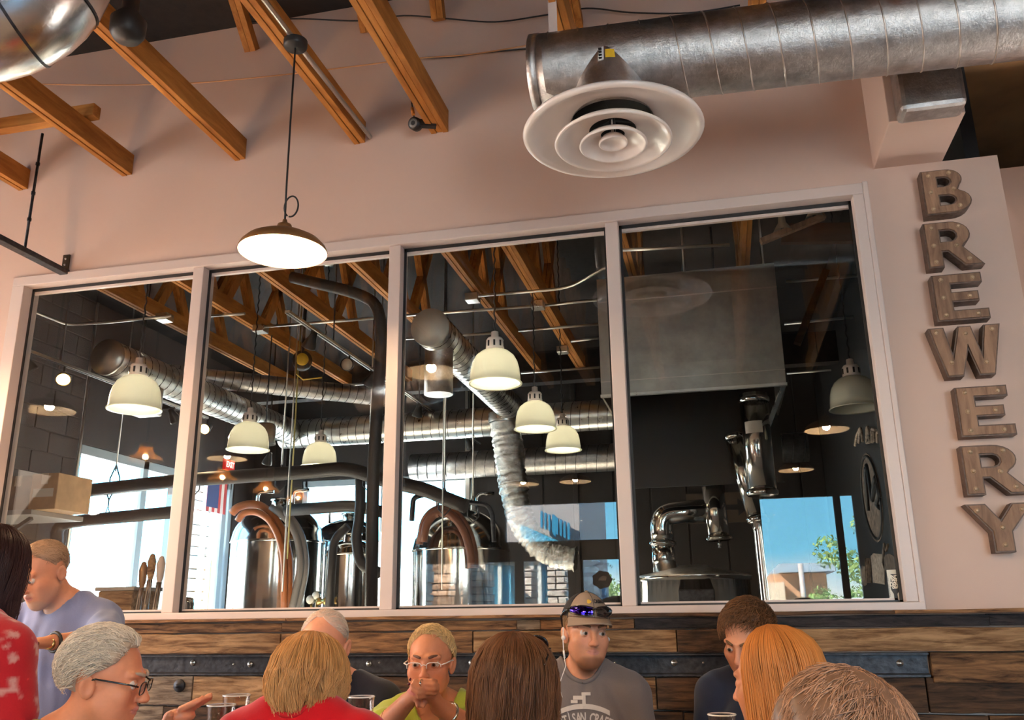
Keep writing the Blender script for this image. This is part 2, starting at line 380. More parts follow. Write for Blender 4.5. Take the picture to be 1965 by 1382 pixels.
for z0, z1, y, ps in rows:
    for x0, x1, k in ps:
        q = MB(); dy = y-R.random()*.008; n = 9
        # a slightly wavy edge board
        top = [z1-R.random()*.004 for _ in range(n+1)]; bot = [z0+R.random()*.004 for _ in range(n+1)]
        xs = [x0+(x1-x0)*i/n for i in range(n+1)]
        vs = []
        for i in range(n+1): vs += [(xs[i], dy, bot[i]), (xs[i], dy, top[i]), (xs[i], -.001, top[i]), (xs[i], -.001, bot[i])]
        fs = [(3, 2, 1, 0), (4*n, 4*n+1, 4*n+2, 4*n+3)]
        for i in range(n):
            for k2 in range(4): fs.append((4*i+k2, 4*i+(k2+1) % 4, 4*i+4+(k2+1) % 4, 4*i+4+k2))
        q.add(vs, fs); q.build('plank', M['plank_'+k], tr, bevel=.003, fix=True)
q = MB(); q.box((.73, -.05, 1.042), (2.6, -.001, 1.150)); q.build('plank', M['plank_brown'], tr, bevel=.004)
q = MB(); zc0, zc1 = 1.066, 1.148
q.add([(x, y, z) for x in (-4.4, .722) for y, z in ((-.058, zc1), (-.058, zc1-.006), (-.024, zc1-.008), (-.022, zc0+.008), (-.052, zc0+.004), (-.052, zc0-.003), (-.001, zc0-.003), (-.001, zc1))],
      [(i, (i+1) % 8, 8+(i+1) % 8, 8+i) for i in range(8)]+[tuple(range(8))[::-1], tuple(range(8, 16))])
q.build('steel_channel', M['channel'], tr, fix=True)
for px, py, big in [(905, 1272, 1), (1294, 1272, 1), (1727, 1273, 1), (480, 1275, 1), (370, 1272, 1), (868, 1272, 0), (448, 1275, 0), (1180, 1272, 0), (1350, 1272, 0), (1560, 1272, 1), (708, 1274, 1), (728, 1272, 0)]:
    p = uy(px, py, -.024); q = MB()
    if big: q.lathe([(0, .012), (.006, .012), (.006, .006), (.011, .006), (.013, .003), (.013, 0)], (p[0], -.022, p[2]), 18, (0, -1, 0))
    else: q.lathe([(0, .006), (.004, .005), (.0055, 0)], (p[0], -.022, p[2]), 12, (0, -1, 0))
    q.build('bolt', M['zinc'], tr)
for px, py in [(345, 1316), (1228, 1316)]:
    p = uy(px, py, -.04); q = MB(); q.lathe([(0, .022), (.009, .022), (.010, .006), (.026, .006), (.028, .002), (.028, -.02)], (p[0], -.044, p[2]), 20, (0, -1, 0)); q.build('washer_bolt', M['channel'], tr)

# ---------------------------------------------------------------- roof trusses (dining side bears on the wall, brewery side runs on behind it)
CZ = 3.665
TX = [(-4.35, 2), (-3.725, 2), (-3.05, 2), (-2.36, 2), (-1.675, 2), (-1.24, 3), (-.485, 2), (.31, 2), (1.0, 2)]
words_d = ['at the far left edge', 'left of the threaded rod', 'under the shiny elbow duct', 'below the round black canopy', 'carrying the bronze pendant and a conduit', 'three ply, carrying the small camera', 'hidden behind the round diffuser', 'ending just under the spiral duct', 'over the rectangular duct']
def truss(x, n, y0, y1, nm, label, group, webs, zt):
    t = thing(nm, label, 'truss', (x, y0, CZ), group)
    w = .031; z1 = CZ+.125
    for i in range(n):
        xa = x+(i-n/2)*w; q = MB(); dz = (.004 if i % 2 else 0)
        q.box((xa+.0012, y0, CZ+dz), (xa+w-.0012, y1, z1)); q.build('ply', M['truss'], t, bevel=.002)
    y = webs[0]; k = 0
    while y < webs[1]:
        ya, yb = (y, y+.42) if k % 2 == 0 else (y+.42, y)
        for i in range(2):
            xa = x+(i-.5)*w; q = MB(); q.bar((xa, ya, z1-.04), (xa, yb, zt), w-.003, .075, (0, 1, 0)); q.build('web_member', M['trussz'], t)
        if k % 2: y += .62
        k += 1
    return t
for (x, n), wd in zip(TX, words_d):
    truss(x, n, -5.2, -.001, 'roof_truss', 'orange truss chord meeting the pale wall, '+wd, 'dining room roof trusses', (-4.8, -1.6), 4.45)
# short rafter ends on the wall near the top of the picture
for (bx, by_), (tx, ty), wd in [((484, 97), (452, -6), 'over the black wire at the left'), ((706, 62), (693, -10), 'just left of the three ply truss'), ((842, 38), (836, -14), 'between the three ply truss and the duct'), ((1107, 50), (1096, -10), 'at the left end of the spiral duct')]:
    p = uy(bx, by_, -.04); q0 = ux(tx, ty, p[0]); r_ = thing('rafter_end', 'short orange rafter end high on the wall, '+wd, 'rafter', p, 'rafter ends on the wall')
    d = q0-p; q1 = p+d*1.0
    for i in (-1, 1):
        q = MB(); q.bar(p+np.array([i*.017, 0, 0]), (q1[0]+i*.017, q1[1], min(q1[2], 4.515)), .031, .06, (0, 1, 0)); q.build('ply', M['trussz'], r_)
# blocking board between the first two trusses
q = MB(); q.box((-4.3, -.40, 3.80), (-2.98, -.345, 3.87)); o = q.build('blocking_board', M['trussx'], bevel=.003); tag(o, 'short horizontal blocking board behind the hanging rod', 'board')

# ---------------------------------------------------------------- spiral duct with round diffuser
DY, DZ0, DZ1, DX0, DX1, DR = -.85, 3.335, 3.285, -.575, 2.6, .150
def dax(x): return np.array([x, DY, DZ0+(DZ1-DZ0)*(x-DX0)/(1.15-DX0)])
d_ = thing('spiral_duct', 'large galvanised spiral duct running right along the wall top', 'duct', dax(DX0))
q = MB(); q.tube([dax(DX0+(DX1-DX0)*i/24) for i in range(25)], DR, 56, True); q.build('duct_shell', M['galv'], d_)
q = MB(); pts = []; turns = 27; pitch = (DX1-DX0)/turns
for i in range(turns*40+1):
    a = 2*PI*i/40; pts.append(dax(DX0+.03+pitch*i/40*.985)+(DR+.001)*np.array([0, math.cos(a), math.sin(a)]))
q.tube(pts, .0032, 5, True); q.build('spiral_seam', M['seam'], d_)
q = MB(); q.tube([dax(DX0-.004), dax(DX0+.03)], DR+.003, 56, True); q.build('end_cap', M['galv'], d_)
for px, py in [(1025, 92), (1078, 118), (1163, 92), (1261, 97)]:
    p = uy(px, py, DY-.11); q = MB(); q.sphere(p, .005, 8); q.build('screw', M['zinc'], d_)
q = MB(); q.bar((-.5, DY+.01, 3.47), (-.5, DY+.01, 4.50), .035, .003, (0, 1, 0)); o = q.build('hanger_strap', M['frame'], d_)
q = MB(); q.bar((1.4, DY+.01, 3.43), (1.4, DY+.01, 4.50), .035, .003, (0, 1, 0)); q.build('hanger_strap', M['frame'], d_)

fc = np.array([-.283, DY, 3.03])
df = thing('round_diffuser', 'round white ceiling diffuser of nested cones under the spiral duct', 'diffuser', fc)
q = MB(); vs = []; nt, na = 18, 28; ztop = DZ0+.095-fc[2]
def tap_front(t, a): return np.array([.150*(1-t**2.1)**.62*math.sin(a), -(.168-.016*t)*(1-t**2.1)**.05*math.cos(a)-.0*t, .055+(ztop-.055)*t])
for i in range(nt+1):
    for j in range(na+1): vs.append(fc+tap_front(i/nt, -PI/2+PI*j/na))
q.add(vs, [(i*(na+1)+j, i*(na+1)+j+1, (i+1)*(na+1)+j+1, (i+1)*(na+1)+j) for i in range(nt) for j in range(na)], True); q.lathe([(.158, .05), (.150, .065), (.146, .12)], fc, 48); q.build('conical_tap', M['galv'], df)
q = MB(); q.lathe([(.149, .060), (.145, .11), (0, .115)], fc, 40); q.build('dark_throat', mat('dark duct throat', (.012, .010, .009), .6), df)
q = MB()   # saddle plate that hugs the duct
for i in range(25):
    for j in range(17): pass
nx, na = 14, 14; vs = []
for i in range(nx+1):
    x = fc[0]-.235+.47*i/nx
    for j in range(na+1):
        a = math.radians(150+110*j/na); ww = 1-.35*abs(2*i/nx-1)**3
        a = math.radians(205)+(a-math.radians(205))*ww
        vs.append(dax(x)+(DR+.0045)*np.array([0, math.cos(a), math.sin(a)]))
q.add(vs, [(i*(na+1)+j, i*(na+1)+j+1, (i+1)*(na+1)+j+1, (i+1)*(na+1)+j) for i in range(nx) for j in range(na)], True); q.build('saddle_plate', M['galv'], df)
def ring(name, prof, z):
    q = MB(); q.lathe(prof, fc+np.array([0, 0, z]), 72); return q.build(name, M['white_enamel'], df)
ring('outer_cone', [(.150, .065), (.158, .058), (.20, .05), (.262, .028), (.300, .004), (.318, -.006), (.332, -.005), (.338, .003), (.334, .012), (.316, .016), (.285, .040), (.20, .064), (.158, .072), (.150, .07)], 0)
ring('middle_cone', [(.088, .045), (.118, .038), (.17, .018), (.203, -.006), (.213, -.012), (.219, -.008), (.216, .001), (.19, .022), (.13, .046), (.088, .052), (.088, .045)], -.028)
ring('inner_cone', [(.045, .038), (.068, .032), (.098, .012), (.116, -.006), (.122, -.010), (.127, -.006), (.124, .002), (.105, .02), (.07, .040), (.045, .045), (.045, .038)], -.040)
ring('centre_cup', [(0, .012), (.03, .010), (.044, -.002), (.049, -.008), (.054, -.006), (.053, .004), (.04, .022), (.012, .03), (.010, .10)], -.034)
q = MB()
for k in range(3):
    a = 2*PI*k/3+.4; q.bar(fc+np.array([0, 0, .06]), fc+np.array([.14*math.cos(a), .14*math.sin(a), .06]), .012, .004)
q.bar(fc+np.array([0, 0, -.02]), fc+np.array([0, 0, .075]), .02, .02, (0, 1, 0))
q.build('bracket', M['black'], df)
# stickers on the neck
def neck_patch(name, px0, px1, z0, z1, m, lift):
    q = MB(); a0, a1 = px0, px1; vs = []
    for i in range(7):
        a = a0+(a1-a0)*i/6
        for z in (z0, z1): v = tap_front((z-.055)/(ztop-.055), a); vs.append(fc+v*np.array([1, 1+lift/.15, 1])+np.array([0, -.001, 0]))
    q.add(vs, [(2*i, 2*i+2, 2*i+3, 2*i+1) for i in range(6)], True); return q.build(name, m, df)
neck_patch('white_label', -.20, -.03, .215, .275, mat('white sticker', (.75, .74, .72), .5), .002)
neck_patch('yellow_label', .02, .30, .225, .262, mat('yellow sticker', (.85, .52, .03), .5), .002)
q = MB()
for k in range(4): q.box((fc[0]-.022, fc[1]-.1665, fc[2]+.222+.013*k), (fc[0]-.010, fc[1]-.1560, fc[2]+.227+.013*k))
q.build('label_print', M['black'], df)

# white chase with the rectangular metal duct
ch = thing('duct_chase', 'white drywall box chase above the BREWERY sign', 'chase', (.92, -.2, 3.187))
q = MB(); q.box((.78, -.40, 3.187), (1.065, .02, 4.5)); q.build('box', M['paint'], ch, bevel=.004)
q = MB(); q.box((.805, -.52, 3.165), (1.045, -.401, 3.80)); q.build('duct_face', M['galv'], ch, bevel=.02, label='galvanised rectangular duct face')

# shiny elbow duct, top left
c = ud(82, 38, 2.55); u = np.array([-1, -.25, -.02]); u /= np.linalg.norm(u)
e_ = thing('elbow_duct', 'shiny silver round duct elbow at the top left corner', 'duct', c)
path = bend([c+np.array([0, 0, 1.2]), c, c+u*.8], .26, 10)
q = MB(); q.tube(path, .178, 48, True); q.build('duct_shell', M['chrome'], e_)
for k in (4, 7, 10, 11):
    i = min(k, len(path)-2); p, p2 = path[i], path[i+1]; dd = (p2-p)/np.linalg.norm(p2-p)
    q = MB(); q.tube([p-dd*.004, p+dd*.004], .1805, 40, False); q.build('gore_seam', M['channel'], e_)
p = ud(246, 50, 3.15); q = MB(); q.lathe([(0, -.06), (.045, -.055), (.06, -.03), (.062, .02), (.03, .06), (.028, 1.0)], p, 24)
o = q.build('canopy_light', M['black']); tag(o, 'round black canopy light above the truss, beside the shiny elbow', 'light')

# ---------------------------------------------------------------- wires, conduit, camera, hanging rail
def wire(name, pts, Y, r, m, label, cat='wire'):
    P = [uy(px, py, Y) for px, py in pts]; Q = []
    for i in range(len(P)-1):
        p0, p1, p2, p3 = P[max(i-1, 0)], P[i], P[i+1], P[min(i+2, len(P)-1)]
        for t in np.linspace(0, 1, 6, endpoint=False): Q.append(.5*((2*p1)+(p2-p0)*t+(2*p0-5*p1+4*p2-p3)*t*t+(3*p1-p0-3*p2+p3)*t**3))
    Q.append(P[-1]); q = MB(); q.tube(Q, r, 6); o = q.build(name, m); return tag(o, label, cat)
wire('copper_wire', [(-40, 158), (100, 162), (240, 163), (375, 159), (470, 151), (565, 141), (690, 126), (800, 112), (905, 104), (1030, 84)], -.10, .0035, mat('copper coloured cable', (.62, .30, .12), .45), 'thin copper coloured cable strung along the wall under the ceiling')
wire('black_wire', [(470, 45), (560, 36), (690, 40), (775, 30), (860, 36), (950, 42), (1040, 30), (1125, 16), (1210, 24), (1320, 25), (1420, 10)], -.03, .004, M['cord'], 'long drooping black cable at the very top of the wall')
wire('black_wire', [(810, 111), (870, 109), (930, 101), (1030, 92)], -.02, .004, M['cord'], 'short black cable just under the copper cable by the duct end')
q = MB(); q.tube([(-1.66+.05, -2.4, CZ+.004), (-1.66+.05, -.9, CZ+.002), (-1.66+.05, -.02, CZ+.02)], .011, 10); o = q.build('conduit', M['conduit']); tag(o, 'silver conduit strapped along the pendant truss', 'conduit')
p = uy(797, 238, -.10)
sc = thing('security_camera', 'small black ring camera beside the three ply truss', 'camera', p)
q = MB(); q.lathe([(0, .022), (.020, .022), (.033, .016), (.034, -.02), (.022, -.03), (0, -.03)], p, 24, (-.2, -1, -.25)); q.build('camera_body', M['black'], sc)
q = MB(); q.lathe([(.012, .0235), (.024, .0235), (.024, .0215), (.012, .0215)], p, 24, (-.2, -1, -.25)); q.build('led_ring', mat('grey led ring', (.18, .17, .16), .4), sc)
q = MB(); q.bar(p+np.array([.02, 0, 0]), p+np.array([.10, .03, .0]), .03, .035); q.build('arm', M['black'], sc)
q = MB(); q.tube([p+np.array([-.005, 0, .03]), p+np.array([-.02, .02, .08]), p+np.array([-.035, .03, .16]), p+np.array([-.02, .05, .24])], .004, 6); q.build('cable', M['cord'], sc)
q = MB(); q.tube([p+np.array([-.012, .0, .055]), p+np.array([-.022, .01, .10])], .009, 8); q.build('orange_connector', mat('orange plug', (.65, .25, .05), .5), sc)
rl = thing('hanging_rail', 'grey slotted steel rail bolted to the wall at the left', 'rail', (-3.36, -.3, 3.13))
q = MB(); q.box((-3.385, -2.4, 3.105), (-3.335, -.005, 3.135)); q.build('channel', M['channel'], rl, bevel=.003)
q = MB(); q.box((-3.385, -.012, 3.13), (-3.345, -.003, 3.225)); q.build('wall_bracket', mat('dark plate', (.08, .05, .03), .5, .6), rl)
for z in (3.165, 3.20):
    q = MB(); q.sphere((-3.365, -.014, z), .006, 8); q.build('bolt', M['zinc'], rl)
p = uz(45, 480, 3.13); q = MB(); q.tube([(-3.36, p[1], 3.13), (-3.36, p[1], 3.80)], .007, 8); q.build('threaded_rod', M['channel'], rl)
for z in (3.3, 3.45, 3.62):
    q = MB(); q.lathe([(.011, -.008), (.011, .008)], (-3.36, p[1], z), 6); q.build('nut', M['channel'], rl)

# ---------------------------------------------------------------- pendant lamps of the dining room
def pendant(x, y, z, label, near=False, power=200):
    t = thing('pendant_lamp', label, 'lamp', (x, y, z), 'bronze dome pendants of the dining room')
    o_ = np.array([x, y, z])
    q = MB(); q.lathe([(.1725, 0), (.1735, .004), (.166, .022), (.145, .045), (.11, .064), (.07, .078), (.032, .086), (.028, .088)], o_, 48); q.build('shade', M['bronze'], t)
    q = MB(); q.lathe([(.171, .001), (.164, .020), (.143, .043), (.109, .061), (.069, .074), (.02, .083), (0, .083)], o_, 48); q.build('shade_lining', M['white_in'], t)
    q = MB(); q.lathe([(.030, .084), (.031, .105), (.027, .118), (.012, .124), (.008, .14)], o_, 24); q.build('socket_cap', M['bronze'], t)
    q = MB(); q.sphere(o_+np.array([0, 0, .030]), .019, 14); q.build('bulb', M['bulb'], t)
    q = MB(); q.tube([o_+np.array([0, 0, .13]), o_+np.array([-.003, 0, .3]), o_+np.array([-.004, 0, .6]), (x-.004, y, CZ-.03)], .0042, 8); q.build('cord', M['cord'], t)
    q = MB(); q.lathe([(0, -.035), (.045, -.034), (.050, -.025), (.050, 0)], (x-.004, y, CZ-.005), 24); q.build('canopy', M['black'], t)
    if near:
        l = [o_+np.array([.024+.030*math.sin(a)-.02*0, 0, .195+.045*math.cos(a)]) for a in np.linspace(-2.6, 3.4, 26)]
        q = MB(); q.tube(l, .0035, 7); q.build('cord_loop', M['cord'], t)
    d = bpy.data.lights.new('pendant_light', 'POINT'); d.energy = power; d.color = (1, .66, .36); d.shadow_soft_size = .028
    lo = bpy.data.objects.new('pendant_light', d); COL.objects.link(lo); lo.parent = t; lo.location = (0, 0, .030)
    return t
pendant(-1.60, -.87, 2.69, 'lit bronze dome pendant hanging before the window on a black cord', True, 75)
for x, y, w in [(-4.42, -1.09, 'over the left end tables'), (-4.28, -3.15, 'further back over the left tables'), (-2.08, -5.55, 'at the back by the glass doors'), (-1.5, -5.54, 'second one by the glass doors'), (.88, -3.37, 'over the table right of the camera'), (.79, -5.45, 'by the back right window')]:
    pendant(x, y, 2.69, 'lit bronze dome pendant '+w)
M['clearglass'] = pane('clear lamp glass', .09, (1., .93, .82))
M['amberglass'] = pane('amber tinted lamp glass', .09, (1., .90, .75))
_n, _l = M['amberglass'].node_tree.nodes, M['amberglass'].node_tree.links
_t = _n.new('ShaderNodeBsdfTranslucent'); _t.inputs[0].default_value = (1, .50, .16, 1); _m = _n.new('ShaderNodeMixShader'); _m.inputs[0].default_value = .5  # orange translucency puts the filament glow into the clear glass
_o = _n['Material Output']; _s = _o.inputs['Surface'].links[0].from_socket; _l.new(_s, _m.inputs[1]); _l.new(_t.outputs[0], _m.inputs[2]); _l.new(_m.outputs[0], _o.inputs['Surface'])
def clear_pendant(x, y, z, label, group, power, room_z=CZ):
    t = thing('glass_pendant', label, 'lamp', (x, y, z), group); o_ = np.array([x, y, z])
    q = MB(); q.lathe([(.10, -.03), (.096, -.012), (.06, .012), (.042, .03), (.038, .055)], o_, 28); q.build('glass_shade', M['amberglass'], t)
    q = MB(); q.sphere(o_+np.array([0, 0, -.005]), .024, 12, (1, 1, 1.4)); q.build('bulb', M['clearglass'], t)
    q = MB(); q.tube([o_+np.array([-.006, 0, .02]), o_+np.array([-.007, 0, -.02]), o_+np.array([.007, 0, -.02]), o_+np.array([.006, 0, .02])], .003, 6); q.build('filament', M['bulb'], t)
    q = MB(); q.lathe([(.040, .05), (.036, .075), (.012, .085)], o_, 18); q.build('socket_cap', M['brass'], t)
    q = MB(); q.tube([o_+np.array([0, 0, .08]), (x, y, room_z)], .003, 6); q.build('cord', M['cord'], t)
    if power:
        d = bpy.data.lights.new('filament_light', 'POINT'); d.energy = power; d.color = (1, .62, .32); d.shadow_soft_size = .013
        lo = bpy.data.objects.new('filament_light', d); COL.objects.link(lo); lo.parent = t; lo.location = (0, 0, -.004)
for y, w in [(-.68, 'nearest the wall'), (-1.54, 'second from the wall'), (-2.15, 'third from the wall'), (-2.69, 'fourth from the wall')]:
    clear_pendant(-3.33, y, 2.25, 'clear glass filament pendant over the dining bar, '+w, 'filament pendants over the bar', 46)

# ---------------------------------------------------------------- BREWERY marquee letters on the wall
def oval(cx, cz, rx, rz, a0, a1, n=9): return [(cx+rx*math.cos(math.radians(a0+(a1-a0)*i/n)), cz+rz*math.sin(math.radians(a0+(a1-a0)*i/n))) for i in range(n+1)]
GL = {
 'B': ([(0, 0), (.42, 0)]+oval(.46, .27, .34, .27, -90, 62)+[(.60, .53)]+oval(.42, .765, .27, .235, -35, 90)+[(0, 1)],
       [[(.27, .20), (.40, .20)]+oval(.41, .30, .12, .10, -80, 80, 5)+[(.27, .40)], [(.27, .62), (.36, .62)]+oval(.37, .715, .11, .095, -80, 80, 5)+[(.27, .81)]],
       [(.13, .12), (.13, .5), (.13, .88), (.58, .15), (.52, .53), (.48, .90)]),
 'R': ([(0, 0), (.27, 0), (.27, .33), (.36, .33), (.62, 0), (.95, 0), (.63, .42)]+oval(.44, .70, .34, .30, -50, 90)+[(0, 1)],
       [[(.27, .56), (.40, .56)]+oval(.42, .68, .12, .12, -80, 80, 5)+[(.27, .80)]],
       [(.13, .12), (.13, .48), (.13, .87), (.52, .45), (.70, .14), (.60, .87)]),
 'E': ([(0, 0), (.80, 0), (.80, .22), (.28, .22), (.28, .39), (.68, .39), (.68, .61), (.28, .61), (.28, .78), (.76, .78), (.76, 1), (0, 1)], [],
       [(.14, .12), (.14, .5), (.14, .88), (.62, .11), (.54, .5), (.62, .89)]),
 'W': ([(.20, 0), (.46, 0), (.585, .52), (.70, 0), (.95, 0), (1.14, 1), (.88, 1), (.79, .45), (.68, 1), (.47, 1), (.34, .45), (.25, 1), (0, 1)], [],
       [(.12, .90), (.29, .28), (.575, .84), (.83, .25), (1.0, .90)]),
 'Y': ([(.33, 0), (.62, 0), (.62, .42), (.96, 1), (.66, 1), (.475, .66), (.29, 1), (0, 1), (.33, .42)], [],
       [(.16, .86), (.79, .86), (.475, .50), (.475, .15)]),
}
def letter(ch_, x0, z0, w, h, label, tilt=0.):
    out, holes, bulbs = GL[ch_]; k = max(p[0] for p in out)
    f = lambda p: (p[0]/k*w, p[1]*h)
    def curve(name, ext, off, m, yy, par, bev=0):
        cu = bpy.data.curves.new(name, 'CURVE'); cu.dimensions = '2D'; cu.fill_mode = 'BOTH'; cu.extrude = ext; cu.offset = off
        for poly in [out]+holes:
            sp = cu.splines.new('POLY'); sp.points.add(len(poly)-1)
            for i, p in enumerate(poly): a, c_ = f(p); sp.points[i].co = (a, c_, 0, 1)
            sp.use_cyclic_u = True
        o = bpy.data.objects.new(name, cu); COL.objects.link(o); bpy.context.view_layer.update()
        me = bpy.data.meshes.new_from_object(o.evaluated_get(bpy.context.evaluated_depsgraph_get()))
        bpy.data.objects.remove(o); bpy.data.curves.remove(cu)
        me.transform(Matrix.Rotation(PI/2, 4, 'X')); me.transform(Matrix.Translation((0, yy, 0))); me.materials.clear(); me.materials.append(m)
        ob = bpy.data.objects.new(name, me); COL.objects.link(ob); ob.parent = par; return ob
    t = thing('marquee_letter', label, 'letter', (x0, 0, z0), 'BREWERY sign letters'); t.rotation_euler = (0, tilt, 0)
    dep = .062
    curve('side_wall', dep/2, .0, M['letterside'], -.001-dep/2, t)
    curve('face', .004, -.006, M['letterwood'], -dep-.004, t)
    for i, p in enumerate(bulbs):
        a, c_ = f(p); q = MB(); q.sphere((0, 0, 0), .0072, 10); q.lathe([(.012, -.001), (.012, .0015), (.008, .004)], (0, .006, 0), 12, (0, -1, 0)); o = q.build('bulb', M['sbulb']); o.parent = t; o.location = (a, -dep-.011, c_)
    return t
LT = [('B', (1772, 426), (1838, 425), (1747, 345)), ('R', (1777, 526), (1866, 516), (1763, 442)), ('E', (1793, 627), (1872, 616), (1781, 540)), ('W', (1793, 733), (1886, 722), (1774, 640)),
      ('E', (1838, 845), (1918, 833), (1817, 752)), ('R', (1849, 955), (1950, 945), (1833, 862)), ('Y', (1900, 1063), (1935, 1062), (1843, 972))]
wds = ['topmost letter of the sign', 'letter below the top B', 'letter above the W', 'widest letter, middle of the sign', 'letter below the W', 'letter above the bottom Y', 'bottom letter of the sign']
LX = [.885, .890, .895, .860, .915, .925, .915]
LW = [.185, .215, .20, .27, .20, .235, .24]
for (c_, bl, br, tl), wd, lx, lw in zip(LT, wds, LX, LW):
    zb = uy(*bl, 0)[2]; zt = uy(*tl, 0)[2]
    x0 = uy(bl[0], bl[1], 0)[0] if c_ in 'BRE' else uy(tl[0], tl[1], 0)[0]
    letter(c_, x0, zb, lw, zt-zb, 'weathered wooden marquee letter %s with small bulbs, %s' % (c_, wd))
# ================================================================ brewery shell (beyond the window)
XL, YF, XR, ZB = -6.0, 6.8, 1.2, 4.55
b = MB(); b.box((XL-.1, T, ZB), (XR+.1, YF+.1, ZB+.08)); struct('ceiling_brewery', b, M['deck'])
b = MB(); b.box((XL-.1, T, -.1), (XR+.1, YF+.1, 0)); struct('floor_brewery', b, M['floor_b'])
b = MB(); b.box((XR, T+.001, 0), (XR+.06, YF, 4.6)); struct('wall_brewery_right', b, M['chalkwall'])
b = MB(); b.box((-6.3, T, 0), (XL-.01, .2, ZB)); struct('wall_brewery_end', b, M['darkwall'])
LY0 = ux(152, 850, XL)[1]; LY1 = 6.35; LZ1 = ux(152, 850, XL)[2]
wl_ = sgroup('wall_brewery_left'); wl_['label'] = 'dark grey block wall of the brewery with tall bright windows'
q = MB(); q.box((XL-.2, T, 0), (XL-.012, LY0, ZB)); q.build('mortar_bed', M['mortar'], wl_)
q = MB(); q.box((XL-.2, LY0, LZ1), (XL, YF, ZB)); q.box((XL-.2, LY0, 0), (XL, YF, .9)); q.box((XL-.2, LY1, .9), (XL, YF, LZ1)); q.build('header', M['darkwall'], wl_)
zz = 1.4; r = 0
while zz < 4.5:
    y = LY0-(.39 if r % 2 else .195)
    if r % 2 == 0:
        q = MB(); q.box((XL-.05, y+.004, zz+.005), (XL, LY0-.002, zz+.195)); q.build('block', M['cmu'], wl_, bevel=.006)
    else:
        y = LY0; 
    while y > .9:
        q = MB(); q.box((XL-.05, max(y-.396, .2)+.004, zz+.005), (XL, y-.004, zz+.195)); q.build('block', M['cmu'], wl_, bevel=.006); y -= .4
    zz += .2; r += 1
def frames(prefix, n, axis, fixed, us, z0, z1, w=.06, label=None):
    g = sgroup('window_%d' % n); g['label'] = label
    def bx(name, u0, u1, za, zb):
        q = MB()
        if axis == 'y': q.box((fixed-.09, u0, za), (fixed-.02, u1, zb))
        else: q.box((u0, fixed+.02, za), (u1, fixed+.09, zb))
        return q.build(name, prefix, g, bevel=.004)
    for u in us: bx('mullion', u-w/2, u+w/2, z0, z1)
    bx('head', us[0], us[-1], z1-w, z1); bx('sill', us[0], us[-1], z0, z0+w)
    for i in range(len(us)-1):
        q = MB(); a, c_ = us[i]+w/2, us[i+1]-w/2
        if axis == 'y': q.box((fixed-.058, a, z0+w), (fixed-.052, c_, z1-w))
        else: q.box((a, fixed+.052, z0+w), (c_, fixed+.058, z1-w))
        q.build('pane', M['glass'], g)
M['winframe'] = mat('pale blue grey window frame', (.30, .36, .40), .45)
frames(M['winframe'], 2, 'y', XL, [LY0+.03, ux(278, 960, XL)[1], ux(350, 1000, XL)[1], ux(432, 1000, XL)[1], LY1-.03], .9, LZ1, .09, 'tall overexposed windows on the left brewery wall')
fx0, fx1 = uy(580, 930, YF)[0], uy(905, 930, YF)[0]; fz1 = uy(640, 921, YF)[2]
b = MB(); b.box((XL, YF, 0), (fx0, YF+.1, ZB)); b.box((fx0, YF, fz1), (fx1, YF+.1, ZB)); b.box((fx0, YF, 0), (fx1, YF+.1, .9)); b.box((fx1, YF, 0), (XR, YF+.1, ZB))
struct('wall_brewery_far', b, M['darkwall'])
frames(M['winframe'], 3, 'x', YF, [fx0+.03, uy(735, 960, YF)[0], fx1-.03], .9, fz1, .08, 'bright window in the far brewery wall behind the tanks')
pn = thing('wall_panelling', 'dark vertical wall panels on the far brewery wall', 'panelling', (fx1, YF-.02, 0))
x = fx1+.06
while x < XR-.05:
    q = MB(); q.box((x+.005, YF-.022, .1), (min(x+.42, XR)-.005, YF-.001, 4.3)); q.build('panel', M['darkwall'], pn, bevel=.004); x += .43
for px, z0 in [(402, 1.0), (898, .2), (1103, .2), (548, 1.2)]:
    p = uy(px, 880, YF-.06); q = MB(); q.box((p[0]-.03, YF-.09, z0), (p[0]+.03, YF-.03, 4.4)); o = q.build('wall_post', M['conduit'] if px in (402, 898) else M['darkwall'], bevel=.004)
    tag(o, {402: 'pale vertical post at the corner behind the left tanks', 898: 'pale vertical post right of the far window', 1103: 'dark vertical post among the wall panels', 548: 'dark vertical post left of the far window'}[px], 'post')
q = MB(); cpx = ux(184, 600, XL+.03); q.tube([(XL+.03, LY0-.02, 1.2), (XL+.03, LY0-.02, 4.4)], .014, 8); o = q.build('corner_conduit', M['conduit']); tag(o, 'thin pale conduit running up the corner of the block wall', 'conduit')

# ---------------------------------------------------------------- trusses, blocking and girder
wb_ = ['at the far left of the brewery', 'crossing the first mullion top', 'behind the bronze pendant', 'left of the second mullion', 'above the first white dome lamp', 'three ply, to the right of it', 'seen past the third mullion', 'above the metal hood', 'near the right brewery wall']
for (x, n), wd in zip(TX[:8], wb_):
    truss(x, n, .16, 4.62, 'roof_truss', 'sunlit truss chord inside the brewery, '+wd, 'brewery roof trusses', (.9, 2.9), 4.5)
bl_names = ['left end', 'above the first pane', 'above the second pane', 'right part of the second pane', 'above the third pane', 'beside the dome lamp chain', 'above the fourth pane', 'over the hood']
for i in range(7):
    x0, x1 = TX[i][0]+.05, TX[i+1][0]-.05
    q = MB(); q.box((x0, 1.47, CZ+.03), (x1, 1.51, CZ+.115)); o = q.build('blocking_board', M['trussx'], bevel=.002); tag(o, 'pale blocking board between brewery trusses, '+bl_names[i], 'board', 'blocking between the brewery trusses')
q = MB(); q.box((XL, 4.64, CZ-.10), (XR, 4.78, CZ+.2)); o = q.build('girder', M['deck']); tag(o, 'dark lumber girder closing the brewery trusses at their far end', 'girder')

